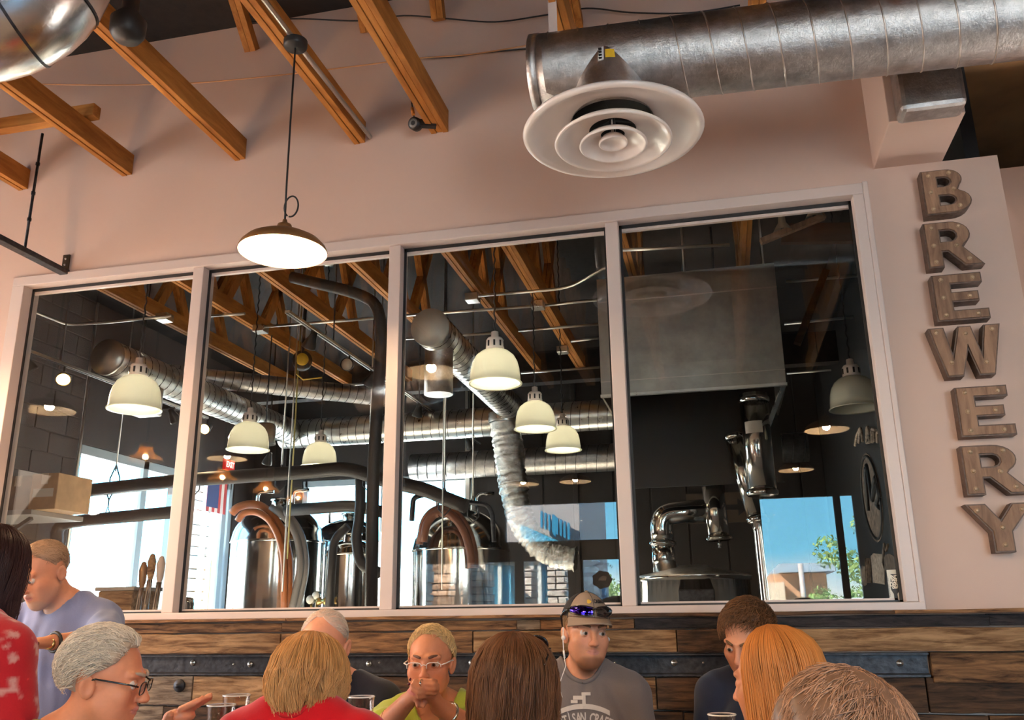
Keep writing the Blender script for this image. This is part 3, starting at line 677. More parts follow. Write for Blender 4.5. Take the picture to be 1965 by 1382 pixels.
# ---------------------------------------------------------------- spiral ducts and foil duct
def spiral(name, label, p, q_, r, m='galv_b', pitch=.09, cap=True):
    t = thing(name, label, 'duct', p); p, q_ = np.array(p, float), np.array(q_, float); d = q_-p; L_ = np.linalg.norm(d); d /= L_
    a = np.cross(d, (0, 0, 1)); a /= np.linalg.norm(a); c_ = np.cross(a, d)
    k = MB(); k.tube([p+d*L_*i/6 for i in range(7)], r, 32); k.build('duct_shell', M[m], t)
    pts = []; n = int(L_/pitch*16)
    for i in range(n+1): w = 2*PI*i/16; pts.append(p+d*L_*i/n+(r+.001)*(math.cos(w)*a+math.sin(w)*c_))
    k = MB(); k.tube(pts, .0035, 4, True, False); k.build('spiral_seam', M['channel'], t)
    if cap: k = MB(); k.lathe([(0, -.006), (r+.004, -.006), (r+.004, .02)], p, 32, d); k.build('end_cap', cap if not isinstance(cap, bool) else M['sheet'], t)
    return t
DZ = 3.2
d1 = spiral('spiral_duct', 'left spiral duct with dark round end cap inside the brewery', (-4.375, 1.666, DZ), (-4.36, 4.60, DZ), .135)
q = MB(); q.box((-4.47, 2.0, DZ-.34), (-4.27, 2.25, DZ-.11)); q.build('register_boot', M['galv'], d1, bevel=.01)
d3 = spiral('spiral_duct', 'middle spiral duct with pale end cap beside the dome lamp', (-1.83, 1.634, DZ), (-1.865, 4.60, DZ), .13, cap=mat('pale galvanised cap', (.50, .49, .45), .6, .5))
q = MB(); q.tube([(-1.835, 1.86, DZ-.09), (-1.835, 1.86, DZ-.42)], .10, 24); q.build('register_boot', M['galv'], d3)
spiral('spiral_duct', 'long cross spiral duct along the back of the brewery', (-4.50, 4.70, DZ), (-.2, 4.70, DZ), .15, cap=False)
spiral('spiral_duct', 'small dark duct high between the trusses', (-4.9, 2.9, 3.45), (-3.1, 4.5, 3.45), .09, 'galv', .08)
spiral('spiral_duct', 'dark duct near the far wall below the cross duct', (-3.6, 6.3, 3.05), (1.0, 6.3, 3.05), .16, 'galv', .12, False)
fp = [uy(*p, 4.15) for p in [(968, 806), (975, 850), (981, 905), (988, 955), (1002, 1008), (1033, 1050), (1072, 1070), (1105, 1073)]]
fp = bend(fp, .2, 4); nb = len(fp); R = random.Random(3)
t = thing('foil_duct', 'crinkled aluminium foil duct hanging down and curving right', 'duct', fp[0])
dens = [fp[0]]
for i in range(nb-1):
    for k in range(1, 4): dens.append(fp[i]+(fp[i+1]-fp[i])*k/3)
q = MB(); n = 22; rad = [(.145-.045*i/len(dens))*(1+.10*(R.random()-.5)+(.05 if i % 3 == 0 else -.04)) for i in range(len(dens))]
q.tube(dens, rad, n)
q.v = [tuple(np.array(v)+np.array([R.uniform(-1, 1), R.uniform(-1, 1), R.uniform(-1, 1)])*.009) for v in q.v]; q.build('foil_sleeve', M['foil'], t)
q = MB(); q.lathe([(.15, -.03), (.155, 0), (.15, .06)], fp[0], 24); q.build('collar', M['galv_b'], t)

# ---------------------------------------------------------------- hood, exhaust pipes, kettle
HX0, HX1, HY0, HY1, HZ0, HZ1 = -.722, .486, 2.0, 2.95, 2.722, 3.561
hd = thing('exhaust_hood', 'large galvanised sheet metal hood box hanging over the kettle', 'hood', (HX0, HY0, HZ0))
q = MB(); q.box((HX0, HY0, HZ0), (HX1, HY0+.012, HZ1)); q.build('front_panel', M['sheet'], hd, bevel=.003)
q = MB(); q.box((HX0, HY0+.012, HZ0), (HX0+.012, HY1, HZ1)); q.box((HX1-.012, HY0+.012, HZ0), (HX1, HY1, HZ1)); q.box((HX0, HY0, HZ1), (HX1, HY1, HZ1+.012)); q.build('side_panels', M['sheet'], hd)
q = MB(); q.box((HX0, HY1, HZ0-.5), (HX1, HY1+.012, HZ1)); q.build('back_panel', mat('dark hood back', (.03, .025, .024), .4, .6), hd)
q = MB(); q.box((HX0, HY0-.006, HZ1-.165), (HX1, HY0, HZ1-.158)); q.build('seam', M['seam'], hd)
q = MB(); q.box((HX0, HY0-.006, HZ0+.10), (HX1, HY0, HZ0+.105)); q.build('seam', M['seam'], hd)
q = MB(); q.box((HX0-.004, HY0-.012, HZ0-.006), (HX1+.004, HY0+.02, HZ0+.012)); q.build('drip_edge', M['galv_b'], hd)
P = [uy(1490, 768, 2.6), uy(1478, 800, 2.6)]
q = MB(); q.bar((HX1-.02, HY0+.05, HZ0), (HX1-.16, HY1-.1, HZ0-.26), .03, .012); q.build('angle_bracket', M['galv_b'], hd)
for x in (HX0+.05, HX1-.05, (HX0+HX1)/2):
    q = MB(); q.tube([(x, 2.3, HZ1), (x, 2.3, 4.5)], .008, 8); q.build('hanger_rod', M['conduit'], hd)
ca = [uy(1205, 860, 3.2), uy(1420, 846, 3.2), uy(1416, 906, 3.2), uy(1236, 911, 3.2)]
q = MB(); q.prism(ca, (0, 0, 0), (0, .5, 0)); o = q.build('lower_canopy', mat('dark canopy steel', (.05, .042, .04), .35, .7), fix=True); tag(o, 'dark steel lower canopy over the kettle', 'canopy')
q = MB(); q.bar(uy(1236, 911, 3.18), uy(1416, 906, 3.18), .02, .015); co = o; q.build('canopy_lip', M['conduit'], co); q = MB()
for px in (1250, 1400): pp = uy(px, 880, 3.5); q.tube([pp, (pp[0], pp[1], ZB)], .01, 8)
q.build('hanger_rod', M['channel'], co)
def pipe(name, label, cat, pts, r, m, collars=(), n=20, parent=None):
    t = thing(name, label, cat, pts[0]); q = MB(); q.tube(pts, r, n); q.build('pipe', m, t)
    for i, c_ in enumerate(collars):
        p, d = c_; q = MB(); rr = r if not hasattr(r, '__len__') else r[0]; d = np.array(d, float); q.lathe([(rr+.002, -.02), (rr+.010, -.012), (rr+.010, .012), (rr+.002, .02)], p, n, d); q.build('clamp', M['steel'], t)
    return t
A0, A1 = uy(1445, 757, 2.5), uy(1463, 946, 2.5)
pipe('exhaust_pipe', 'wide stainless exhaust pipe dropping from the right of the hood', 'pipe', [A0, A1], .098, M['steel'], [(A1, A1-A0), (A0+(A1-A0)*.06, A1-A0)])
q = MB(); dA = (A1-A0)/np.linalg.norm(A1-A0); vs = []
for i in range(9):
    a = -.9+1.3*i/8-PI/2
    for k in (.30, .42): vs.append(A0+(A1-A0)*k+.0995*np.array([math.cos(a), math.sin(a), 0]))
q.add(vs, [(2*i, 2*i+2, 2*i+3, 2*i+1) for i in range(8)], True)
o = q.build('paper_label', mat('pale label', (.45, .40, .36), .7)); tag(o, 'pale paper label wrapped on the wide exhaust pipe', 'label')
B0, B1 = uy(1408, 838, 2.75), uy(1452, 996, 2.75)
pipe('exhaust_pipe', 'slanted narrower stainless pipe left of the wide exhaust', 'pipe', [B0, B1], .064, M['steel'], [(B0, B1-B0), (B1, B1-B0)])
C0, C1 = uy(1456, 1000, 2.75), uy(1478, 1175, 2.75)
pipe('exhaust_pipe', 'lower vertical stainless pipe below the taped joint', 'pipe', [B1, C0, uy(1460, 1020, 2.75), C1, (C1[0], C1[1], 0)], [.064, .06, .052, .062, .062], M['steel'], [(C0, C1-C0)])
kc = uy(1330, 1105, 3.4); kc = np.array([kc[0], 3.4, 0]); kr = .43
kt = thing('brew_kettle', 'stainless brew kettle with shallow conical lid below the hood', 'kettle', kc)
kz = uy(1330, 1104, 3.0)[2]
q = MB(); q.lathe([(kr-.02, .35), (kr, .38), (kr, kz-.03), (kr+.012, kz-.03), (kr+.012, kz)], kc, 56); q.build('body', M['steel'], kt)
q = MB(); q.lathe([(kr+.014, kz), (kr+.014, kz+.012), (.13, kz+.075), (.11, kz+.09), (0, kz+.09)], kc, 56); q.build('lid', M['galv'], kt)
for a in (-2.5, -1.2):
    q = MB(); q.tube([kc+np.array([.3*math.cos(a), .3*math.sin(a), 0]), kc+np.array([.3*math.cos(a), .3*math.sin(a), .4])], .03, 10); q.build('leg', M['steel'], kt)
for a in (.6, 1.9):
    q = MB(); q.tube([kc+np.array([.3*math.cos(a), .3*math.sin(a), 0]), kc+np.array([.3*math.cos(a), .3*math.sin(a), .4])], .03, 10); q.build('leg', M['steel'], kt)
q = MB(); q.box((kc[0]-.10, kc[1]-kr-.006, kz-.38), (kc[0]+.16, kc[1]-kr+.05, kz-.10)); q.build('glass_door', M['channel'], kt, bevel=.01)  # dark box stands in for a door's reflection on the steel
e0, e1, e2 = uy(1276, 1098, 3.4), uy(1268, 988, 3.4), uy(1388, 976, 3.4)
st = thing('steam_stack', 'stainless elbow stack bending right off the kettle', 'stack', e0)
q = MB(); q.tube([e0, uy(1272, 1042, 3.4)], .093, 28); q.build('lower_pipe', M['steel'], st)
q = MB(); q.tube(bend([uy(1272, 1044, 3.4), e1, e2], .26, 12), .09, 28); q.build('elbow', M['steel'], st)
q = MB(); c_ = uy(1272, 1043, 3.4); q.lathe([(.092, -.018), (.108, -.012), (.108, .012), (.092, .018)], c_, 28); q.build('clamp', M['steel'], st)
tv0, tv1 = uy(1367, 934, 3.36), uy(1380, 1034, 3.36)
q = MB(); q.tube([tv0, tv1], .085, 28); q.lathe([(.086, -.015), (.102, -.01), (.102, .01), (.086, .015)], tv1, 28, tv1-tv0); q.build('tee', M['steel'], st)
q = MB(); q.tube([tv1, tv1+np.array([0, -.02, -.07])], .012, 8); q.build('drain', M['steel'], st)

# ---------------------------------------------------------------- tanks with hoses, gauges
def tank(label, cx, cy, r, zs, zt, m='steel', ports=True):
    c_ = np.array([cx, cy, 0.]); t = thing('fermenter_tank', label, 'tank', c_)
    q = MB(); q.lathe([(r-.02, .45), (r, .5), (r, zs)], c_, 56); q.build('shell', M[m], t)
    pr = [(r+.006, zs-.012), (r+.014, zs-.004), (r+.008, zs+.012)]+[(r*math.cos(a), zs+.012+(zt-zs)*math.sin(a)) for a in np.linspace(.12, PI/2-.05, 12)]+[(0, zt+.012)]
    q = MB(); q.lathe(pr, c_, 56); q.build('dome', M[m], t)
    q = MB(); q.lathe([(.09, zt-.03), (.09, zt+.05), (.105, zt+.055), (.105, zt+.075), (0, zt+.08)], c_, 24); q.build('manway', M[m], t)
    for k in range(4):
        a = PI/4+k*PI/2; q = MB(); q.tube([c_+np.array([r*.7*math.cos(a), r*.7*math.sin(a), 0]), c_+np.array([r*.7*math.cos(a), r*.7*math.sin(a), .55])], .035, 10); q.build('leg', M[m], t)
    if ports:
        for dx in (-.22, .2):
            q = MB(); q.tube(bend([c_+np.array([dx, -.1, zt-.1]), c_+np.array([dx, -.1, zt+.14]), c_+np.array([dx+.16, -.05, zt+.15])], .05), .018, 10); q.build('port_pipe', M[m], t)
    return t
def ztank(px, py, Y): return uy(px, py, Y)[2]
TA = uy(530, 1100, 5.0); tank('left stainless fermenter with orange and grey hoses over it', TA[0], 5.0, .485, ztank(530, 1034, 4.5), ztank(510, 972, 5.0))
TB = uy(668, 1100, 6.0); tank('dark fermenter behind, partly hidden by black pipes', TB[0], 6.0, .40, ztank(668, 1036, 5.6), ztank(668, 998, 6.0))
TD = uy(672, 1100, 4.6); tank('small vessel in front of the dark fermenter', TD[0], 4.6, .24, ztank(672, 1062, 4.4), ztank(672, 1038, 4.6), ports=False)
TCc = uy(884, 1100, 4.8); tank('middle fermenter with a brown hose over its dome', TCc[0], 4.8, .475, ztank(884, 1050, 4.3), ztank(875, 980, 4.8))
def hose(pts, Y, r, m, label):
    q = MB(); P = bend([uy(*p, Y) for p in pts], .3, 5); q.tube(P, r, 12); tag(q.build('hose', m), label, 'hose', 'transfer hoses on the tanks')
orange = mat('orange hose', (.40, .12, .035), .45, bump=.2, bscale=60); greyh = mat('grey hose', (.26, .23, .22), .5, bump=.2, bscale=60); brownh = mat('brown hose', (.20, .07, .035), .5, bump=.2, bscale=60)
hose([(445, 985), (455, 974), (476, 967), (502, 970), (528, 994), (546, 1028), (555, 1074), (553, 1200)], 4.36, .042, orange, 'outer orange hose arching over the left tank')
hose([(456, 1000), (466, 984), (491, 981), (517, 996), (536, 1030), (546, 1074), (545, 1200)], 4.30, .034, orange, 'inner orange hose arching over the left tank')
hose([(520, 973), (551, 996), (570, 1028), (578, 1082), (569, 1130), (556, 1185)], 4.34, .034, greyh, 'inner grey hose arching down the left tank')
hose([(532, 973), (563, 998), (581, 1032), (588, 1085), (580, 1130), (562, 1190)], 4.40, .036, greyh, 'outer grey hose arching down the left tank')
hose([(812, 1040), (818, 1005), (833, 986), (855, 982), (876, 996), (893, 1022), (903, 1060), (905, 1090)], 4.25, .040, brownh, 'brown hose arching over the middle tank')
hose([(805, 1045), (812, 1000), (830, 978), (858, 974), (882, 990), (900, 1018), (911, 1058), (912, 1090)], 4.30, .034, brownh, 'second brown hose just behind the first on the middle tank')
for i, (px, py, r) in enumerate([(595, 1151, .045), (606, 1143, .042)]):
    p = uy(px, py, 4.3); g = thing('pressure_gauge', ('front' if i == 0 else 'rear')+' round white pressure gauge low between the tanks', 'gauge', p, 'pressure gauges')
    q = MB(); q.lathe([(r, 0), (r, -.03), (0, -.03)], p, 24, (0, -1, 0)); q.build('case', M['steel'], g)
    q = MB(); q.lathe([(0, .003), (r*.9, .003), (r*.9, 0)], p, 24, (0, -1, 0)); q.build('dial', mat('gauge dial', (.75, .70, .62), .4), g)
    q = MB(); q.tube([p+np.array([0, .03, -.03]), p+np.array([0, .06, -.5])], .014, 8); q.build('stem', M['brass'], g)
p = uy(619, 1154, 4.3); v = thing('valve', 'brass valve with a small lever beside the gauges', 'valve', p)
q = MB(); q.lathe([(.0, -.06), (.035, -.06), (.035, -.03), (.022, -.02), (.022, .02), (.035, .03), (.035, .06), (0, .06)], p, 16, (1, -.3, 0)); q.build('body', M['brass'], v)
q = MB(); q.bar(p, p+np.array([.08, -.02, .07]), .02, .01); q.build('lever', M['steel'], v)
q = MB(); q.tube([p+np.array([.06, 0, 0]), p+np.array([.09, 0, -.02]), p+np.array([.09, 0, -.4])], .016, 8); q.build('outlet', M['steel'], v)

# ---------------------------------------------------------------- insulated pipes, rods, conduits
def bpipe(pts, Y, r, label, m='blackpipe', rr=.15, name='insulated_pipe'):
    t = thing(name, label, 'pipe', uy(*pts[0], Y)); P = bend([uy(*p, Y) for p in pts], rr, 5); q = MB(); q.tube(P, r, 14); q.build('pipe', M[m], t); return t
bpipe([(118, 947), (350, 922), (600, 905), (668, 898), (735, 922), (815, 939), (862, 960), (895, 972)], 3.2, .060, 'upper black insulated pipe crossing before the windows and tanks')
bpipe([(112, 1160), (108, 1008), (150, 1000), (345, 982)], 3.2, .055, 'lower black pipe with an elbow in front of the left window')
bpipe([(548, 980), (679, 970), (735, 983)], 3.9, .055, 'short black pipe above the dark tank')
bpipe([(690, 900), (692, 955), (689, 1000), (683, 1030), (690, 1085), (730, 1100)], 3.3, .045, 'black drop pipe bent between the tanks')
bpipe([(668, 1010), (640, 1035), (632, 1170)], 3.5, .038, 'thin black pipe curving down left of the drop pipe')
bpipe([(560, 532), (600, 542), (676, 560), (724, 580), (733, 640), (716, 905), (712, 1190)], 1.45, .040, 'tall black riser pipe bending over at the top of the second pane')
bpipe([(862, 960), (935, 968), (945, 985), (948, 1040)], 3.6, .020, 'thin pipe run over the middle tank', 'channel')
bpipe([(790, 1000), (793, 955), (812, 950)], 3.4, .022, 'small bent pipe left of the middle tank', 'channel')
for px, y0, y1, Y, w in [(222, 600, 905, 3.2, 'with a clevis in the first pane'), (540, 520, 905, 3.2, 'in the middle of the second pane'), (375, 600, 915, 3.2, 'beside the first mullion'), (708, 640, 905, 3.2, 'near the black riser pipe'), (853, 690, 950, 3.2, 'in the third pane'), (908, 870, 965, 3.6, 'short, right of the track lights')]:
    p0 = uy(px, y1, Y); r_ = thing('hanger_rod', 'thin steel hanger rod '+w, 'rod', p0, 'pipe hanger rods')
    q = MB(); q.tube([p0, (p0[0], p0[1], ZB)], .007, 6); q.build('rod', M['conduit'], r_)
    q = MB(); l = .085; pts = [p0+np.array([0, 0, .06]), p0+np.array([-.05, 0, -.06]), p0+np.array([-.05, 0, -.12]), p0+np.array([0, 0, -.17]), p0+np.array([.05, 0, -.12]), p0+np.array([.05, 0, -.06]), p0+np.array([0, 0, .06])]
    q.tube(pts, .006, 6); q.build('clevis', M['channel'], r_)
p0 = uy(206, 985, 3.2); r_ = thing('hanger_rod', 'short clevis link between the two pipes in the first pane', 'rod', p0, 'pipe hanger rods')
q = MB(); q.tube([p0+np.array([-.05, 0, -.08]), p0+np.array([0, 0, .06]), p0+np.array([.05, 0, -.08])], .006, 6); q.build('clevis', M['channel'], r_)
q = MB(); q.tube([p0+np.array([0, 0, .06]), p0+np.array([0, 0, .12]), p0+np.array([-.05, 0, .22])], .006, 6); q.tube([p0+np.array([0, 0, .12]), p0+np.array([.05, 0, .22])], .006, 6); q.build('rod', M['channel'], r_)
cds = [([(60, 596), (100, 612), (130, 624), (215, 618), (330, 606)], 'left one with a bend at the block wall'), ([(395, 607), (470, 602)], 'short one beside the first mullion'), ([(508, 627), (740, 609)], 'under the second pane trusses'),
       ([(770, 606), (1021, 588)], 'left of the dome lamp box'), ([(1046, 586), (1152, 575)], 'right of the junction box'), ([(918, 568), (1090, 553), (1164, 512)], 'upper one with a bend'), ([(770, 651), (943, 640)], 'behind the first dome lamp'), ([(995, 635), (1150, 622)], 'below the boxes'),
       ([(1000, 716), (1150, 705)], 'lowest in the third pane'), ([(1096, 655), (1148, 649)], 'thick short one by the hood'), ([(1510, 717), (1670, 704)], 'right of the hood, low'), ([(1508, 541), (1650, 529)], 'right of the hood, high'), ([(1505, 622), (1655, 607)], 'right of the hood, middle'), ([(455, 748), (740, 735)], 'above the left dome lamps'), ([(1195, 480), (1400, 470)], 'above the hood')]
for pts, w in cds:
    P = [uz(*p, 3.64) if len(pts) < 3 else uz(*p, 3.62) for p in pts]
    q = MB(); q.tube(bend(P, .12, 4), .012, 8); o = q.build('conduit', M['conduit']); tag(o, 'thin metal conduit across the brewery ceiling, '+w, 'conduit', 'brewery ceiling conduits')
for px, py, w in [(1032, 586, 'middle of the three ply truss'), (500, 632, 'end of the left conduit'), (907, 572, 'on the truss above the dome lamp'), (316, 610, 'on the first pane truss'), (1080, 672, 'lower on the three ply truss')]:
    p = uz(px, py, 3.63); q = MB(); q.box(p-np.array([.05, .05, .03]), p+np.array([.05, .05, .03])); o = q.build('junction_box', M['galv_b'], bevel=.005); tag(o, 'small square metal junction box '+w, 'box', 'junction boxes')
for px, w in ((572, 'behind the bronze pendant'), (733, 'beside the second mullion'), (770, 'by the third pane edge'), (853, 'left of the dome lamp')):
    p = uz(px, 620, 3.66); q = MB(); q.tube([(p[0], p[1], ZB), (p[0], p[1], 1.5)], .006, 6); o = q.build('drop_cable', M['conduit']); tag(o, 'thin straight drop cable '+w, 'cable')

# ---------------------------------------------------------------- white dome pendants
m_, N, L, bs = newmat('prismatic dome'); M['dome'] = m_
bs.inputs['Base Color'].default_value = (.66, .66, .54, 1); bs.inputs['Roughness'].default_value = .25; bs.inputs['Transmission Weight'].default_value = .0; bs.inputs['Coat Weight'].default_value = .5
tl_ = N.new('ShaderNodeBsdfTranslucent'); tl_.inputs[0].default_value = (.80, .80, .66, 1); mx_ = N.new('ShaderNodeMixShader'); mx_.inputs[0].default_value = .12
L.new(bs.outputs[0], mx_.inputs[1]); L.new(tl_.outputs[0], mx_.inputs[2]); L.new(mx_.outputs[0], N['Material Output'].inputs['Surface'])
def dome(px, py, zc, label, s=1.):
    p = uz(px, py, zc); c_ = np.array([p[0], p[1], zc-.095*s]); t = thing('dome_pendant', label, 'lamp', c_, 'white dome pendants of the brewery')
    n = 96; pr = [(.148, -.038), (.160, -.043), (.161, -.037), (.151, -.030), (.149, .01), (.144, .055), (.134, .095), (.114, .132), (.084, .158), (.056, .170), (.046, .172)]
    q = MB(); q.lathe([(r*s, z*s) for r, z in pr], c_, n)
    q.v = [tuple(c_+(np.array(v)-c_)*np.array([1+.007*(i % n % 2), 1+.007*(i % n % 2), 1])) for i, v in enumerate(q.v)]; q.build('shade', M['dome'], t)
    q = MB(); q.lathe([(.050*s, .17*s), (.056*s, .175*s), (.054*s, .23*s), (.044*s, .245*s), (.024*s, .25*s), (.022*s, .285*s), (.010*s, .29*s), (0, .29*s)], c_, 24); q.build('vented_cap', M['white_enamel'], t)
    q = MB()
    for k in range(9):
        a = 2*PI*k/9; u = np.array([math.cos(a), math.sin(a), 0]); q.bar(c_+u*.0535*s+np.array([0, 0, .186*s]), c_+u*.0535*s+np.array([0, 0, .222*s]), .012*s, .006*s, u)
    q.build('vent_slot', M['black'], t)
    z0 = c_[2]+.285*s; q = MB(); k = 0; L2 = .028
    pts = [np.array([c_[0]+.004*math.cos(i*1.1), c_[1]+.004*math.sin(i*1.1), z0+(ZB-.01-z0)*i/120]) for i in range(121)]
    q.tube(pts, .0055, 5); q.build('chain', M['channel'], t)
    if px < 1600:
        d = bpy.data.lights.new('dome_light', 'POINT'); d.energy = 9; d.color = (1, .86, .66); d.shadow_soft_size = .03; lo = bpy.data.objects.new('dome_light', d); COL.objects.link(lo); lo.parent = t; lo.location = (0, 0, .075)
        q = MB(); q.sphere(c_+np.array([0, 0, .10]), .024, 10); q.build('bulb', M['white_in'], t)
    q = MB(); q.lathe([(0, 0), (.04, 0), (.045, .02), (.045, .03)], (c_[0], c_[1], ZB-.032), 16); q.build('canopy', M['galv_b'], t)
for px, py, w, s in [(262, 745, 'largest one, in the first pane', 1.05), (478, 830, 'left one of the second pane', 1.05), (614, 866, 'right one of the second pane', 1.), (950, 695, 'biggest one in the third pane', .98), (1027, 790, 'middle one in the third pane', .97), (1080, 835, 'smallest one in the third pane', .95), (1637, 745, 'dim one in the dark right corner', 1.05)]:
    dome(px, py, 2.74, 'white ribbed dome pendant on a chain, '+w, s)
p = uz(508, 845, 2.74); q = MB(); q.lathe([(.085, -.03), (.085, .12), (.07, .14), (0, .14)], p, 24); q.lathe([(.09, -.035), (.09, -.02)], p, 24); o = q.build('wall_speaker', M['galv_b']); tag(o, 'grey can shaped fixture behind the left dome of the second pane', 'fixture')
q = MB(); q.tube([p+np.array([0, 0, .14]), (p[0], p[1], CZ)], .006, 6); q.build('stem', M['channel'], o)
for px, py, w in [(240, 866, 'before the bright left window'), (428, 918, 'in front of the upper black pipe'), (505, 938, 'above the left tank'), (565, 953, 'beside the far window'), (618, 970, 'on the pipe above the dark tank')]:
    pass

# ---------------------------------------------------------------- track lights
def rail(p, q_, label):
    t = thing('track_rail', label, 'rail', p); k = MB(); k.bar(p, q_, .035, .02); k.build('track', M['conduit'], t)
    k = MB(); k.bar(np.array(p)-np.array([0, 0, .012]), np.array(q_)-np.array([0, 0, .012]), .014, .006); k.build('slot', M['black'], t)
    for f in (.15, .55, .9):
        c_ = np.array(p)+(np.array(q_)-np.array(p))*f; k = MB(); k.tube([c_, (c_[0], c_[1], ZB)], .006, 6); k.build('stem', M['channel'], t)
Z2 = 3.35
ra, rb = uz(551, 598, Z2), uz(912, 852, Z2); rb[0] = ra[0]
rail(ra, rb, 'long white and black track rail crossing the second and third panes')
rc, rd = uz(50, 672, 3.15), uz(345, 806, 3.15); rd[0] = rc[0]
rail(rc, rd, 'dark track rail along the left block wall')
m_face = mat('lamp face', (.55, .50, .42), .25); m_lit = mat('lit spot lamp', (1, .8, .5), .4, emit=(1, .55, .2), es=14)
def on_rail(px, py, Z):
    a, b_ = (ra, rb) if Z == Z2 else (rc, rd); best = None
    for f in np.linspace(-.05, 1.1, 400):
        w = a+(b_-a)*f-np.array([0, 0, .09]); q_ = w-EYE; zc = q_@FWD; e_ = abs(982.5+FPX*(q_@RGT)/zc-px)+.5*abs(691-FPX*(q_@UPV)/zc-py)
        if best is None or e_ < best[0]: best = (e_, w)
    return best[1]
def spot(px, py, Z, d, label, face=None, lit=False, amber=False):
    p = on_rail(px, py, Z) if Z > 3.05 else uz(px, py, Z-.09); d = np.array(d, float); d /= np.linalg.norm(d); t = thing('track_spotlight', label, 'lamp', p, 'track spotlights of the brewery')
    q = MB(); q.lathe([(0, -.07), (.022, -.065), (.028, -.03), (.045, .02), (.052, .05), (.053, .062), (.047, .064)], p, 20, d); q.build('housing', M['brass'] if amber else M['black'], t)
    q = MB(); q.lathe([(0, .056), (.048, .056), (.048, .05)], p, 20, d); q.build('lens', m_lit if lit else m_face, t)
    q = MB(); q.tube([p, p+np.array([0, 0, .055]), p+np.array([0, 0, .10 if Z > 3.05 else ZB-p[2]])], .008, 8); q.build('yoke', M['black'], t)
    if lit and not amber:
        q = MB(); q.sphere(p+d*.06, .028, 10); q.build('bulb', M['bulb_soft'], t)
    if lit:
        dd = bpy.data.lights.new('spot_light', 'SPOT'); dd.energy = 60; dd.color = (1, .72, .42); dd.spot_size = 1.6; dd.spot_blend = .5; dd.shadow_soft_size = .03
        lo = bpy.data.objects.new('spot_light', dd); COL.objects.link(lo); lo.parent = t; lo.location = tuple(d*.10); lo.rotation_euler = Vector(d).to_track_quat('-Z', 'Y').to_euler()
spot(670, 705, Z2, (.1, -1, -.2), 'track spotlight with pale round face seen head on')
spot(711, 738, Z2, (-.6, .2, -.8), 'black track spotlight beside the riser pipe')
spot(598, 655, Z2, (-.5, .3, -.8), 'black track spotlight near the yellow reel')
spot(803, 797, Z2, (-.3, .3, -.9), 'first black spotlight of the third pane')
spot(838, 817, Z2, (.6, .3, -.8), 'second black spotlight of the third pane')
spot(857, 841, Z2, (-.1, -1, -.4), 'pale faced spotlight third along the rail in the third pane')
spot(900, 853, Z2, (.3, .4, -.9), 'last dark spotlight by the foil duct')
spot(122, 735, 3.15, (.5, -.55, -.55), 'lit amber spotlight on the block wall', lit=True, amber=True)
spot(52, 716, 3.15, (.3, .5, -.8), 'dark spotlight at the left frame edge')
spot(398, 836, 3.15, (.1, -.9, -.4), 'glowing spotlight just past the first mullion', lit=True)
spot(333, 806, 3.15, (.2, .5, -.8), 'small dark spotlight by the first mullion')
spot(515, 880, 3.0, (-.4, .3, -.8), 'dark spotlight with a curled hook under the left dome lamps')
# cord reel
p = uz(580, 690, 3.52); cr_ = thing('cord_reel', 'yellow and black cord reel hung under the trusses', 'reel', p)
q = MB(); q.lathe([(.0, -.03), (.05, -.035), (.056, 0), (.05, .035), (0, .03)], p, 24, (.5, -1, 0)); q.build('yellow_disc', mat('yellow plastic', (.62, .40, .02), .4), cr_)
q = MB(); q.lathe([(.02, .0), (.085, .0), (.09, .04), (.085, .09), (0, .09)], p, 24, (-.5, 1, 0)); q.build('drum', M['black'], cr_)
q = MB(); q.bar(p, (p[0], p[1], ZB), .05, .01); q.build('hanger', M['channel'], cr_)
q = MB(); q.tube([p+np.array([-.04, -.03, -.03]), p+np.array([-.03, -.04, -.14]), p+np.array([.04, -.04, -.20]), p+np.array([.2, 0, -.18])], .007, 6); q.build('cord', mat('yellow cord', (.55, .38, .06), .5), cr_)
p = uz(571, 730, 3.4); q = MB(); q.tube([(p[0], p[1], ZB), p+np.array([0, 0, -1.6])], .007, 6); o = q.build('yellow_cord', mat('tan cord', (.42, .34, .10), .5)); tag(o, 'yellowish cord hanging straight down from the reel', 'cable'); o.name = 'drop_cable'

# fixture and beam at the top right of the fourth pane
fa, fb = uz(1460, 464, 3.6), uz(1582, 415, 3.75)
fx = thing('twin_bell_fixture', 'tan bar fixture with two bell shaped mounts at the dark top right', 'fixture', fa)
q = MB(); q.bar(fa, fb, .05, .035); q.build('bar', M['letterwood'], fx)
for k, f in enumerate((.35, .85)):
    c_ = fa+(fb-fa)*f; q = MB(); q.tube([c_, (c_[0], c_[1], ZB)], .012, 8); q.build('stem', M['channel'], fx)
    q = MB(); q.lathe([(.06, .0), (.05, .02), (.025, .06), (.02, .12)], c_+np.array([0, 0, .01]), 20); q.build('bell_mount', mat('tan bell', (.42, .33, .24), .5), fx)
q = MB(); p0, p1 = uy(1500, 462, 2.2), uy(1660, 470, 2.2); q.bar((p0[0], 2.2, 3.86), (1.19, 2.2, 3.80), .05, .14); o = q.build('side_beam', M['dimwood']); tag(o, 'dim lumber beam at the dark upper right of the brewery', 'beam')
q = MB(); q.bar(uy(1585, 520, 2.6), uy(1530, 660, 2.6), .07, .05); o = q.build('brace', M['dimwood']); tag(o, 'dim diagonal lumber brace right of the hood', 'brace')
q = MB(); q.tube([(.3, 1.2, 3.63), (1.15, 1.2, 3.63)], .028, 12); o = q.build('sprinkler_pipe', mat('red pipe', (.16, .015, .012), .4)); tag(o, 'dark red sprinkler pipe at the top of the fourth pane', 'pipe')

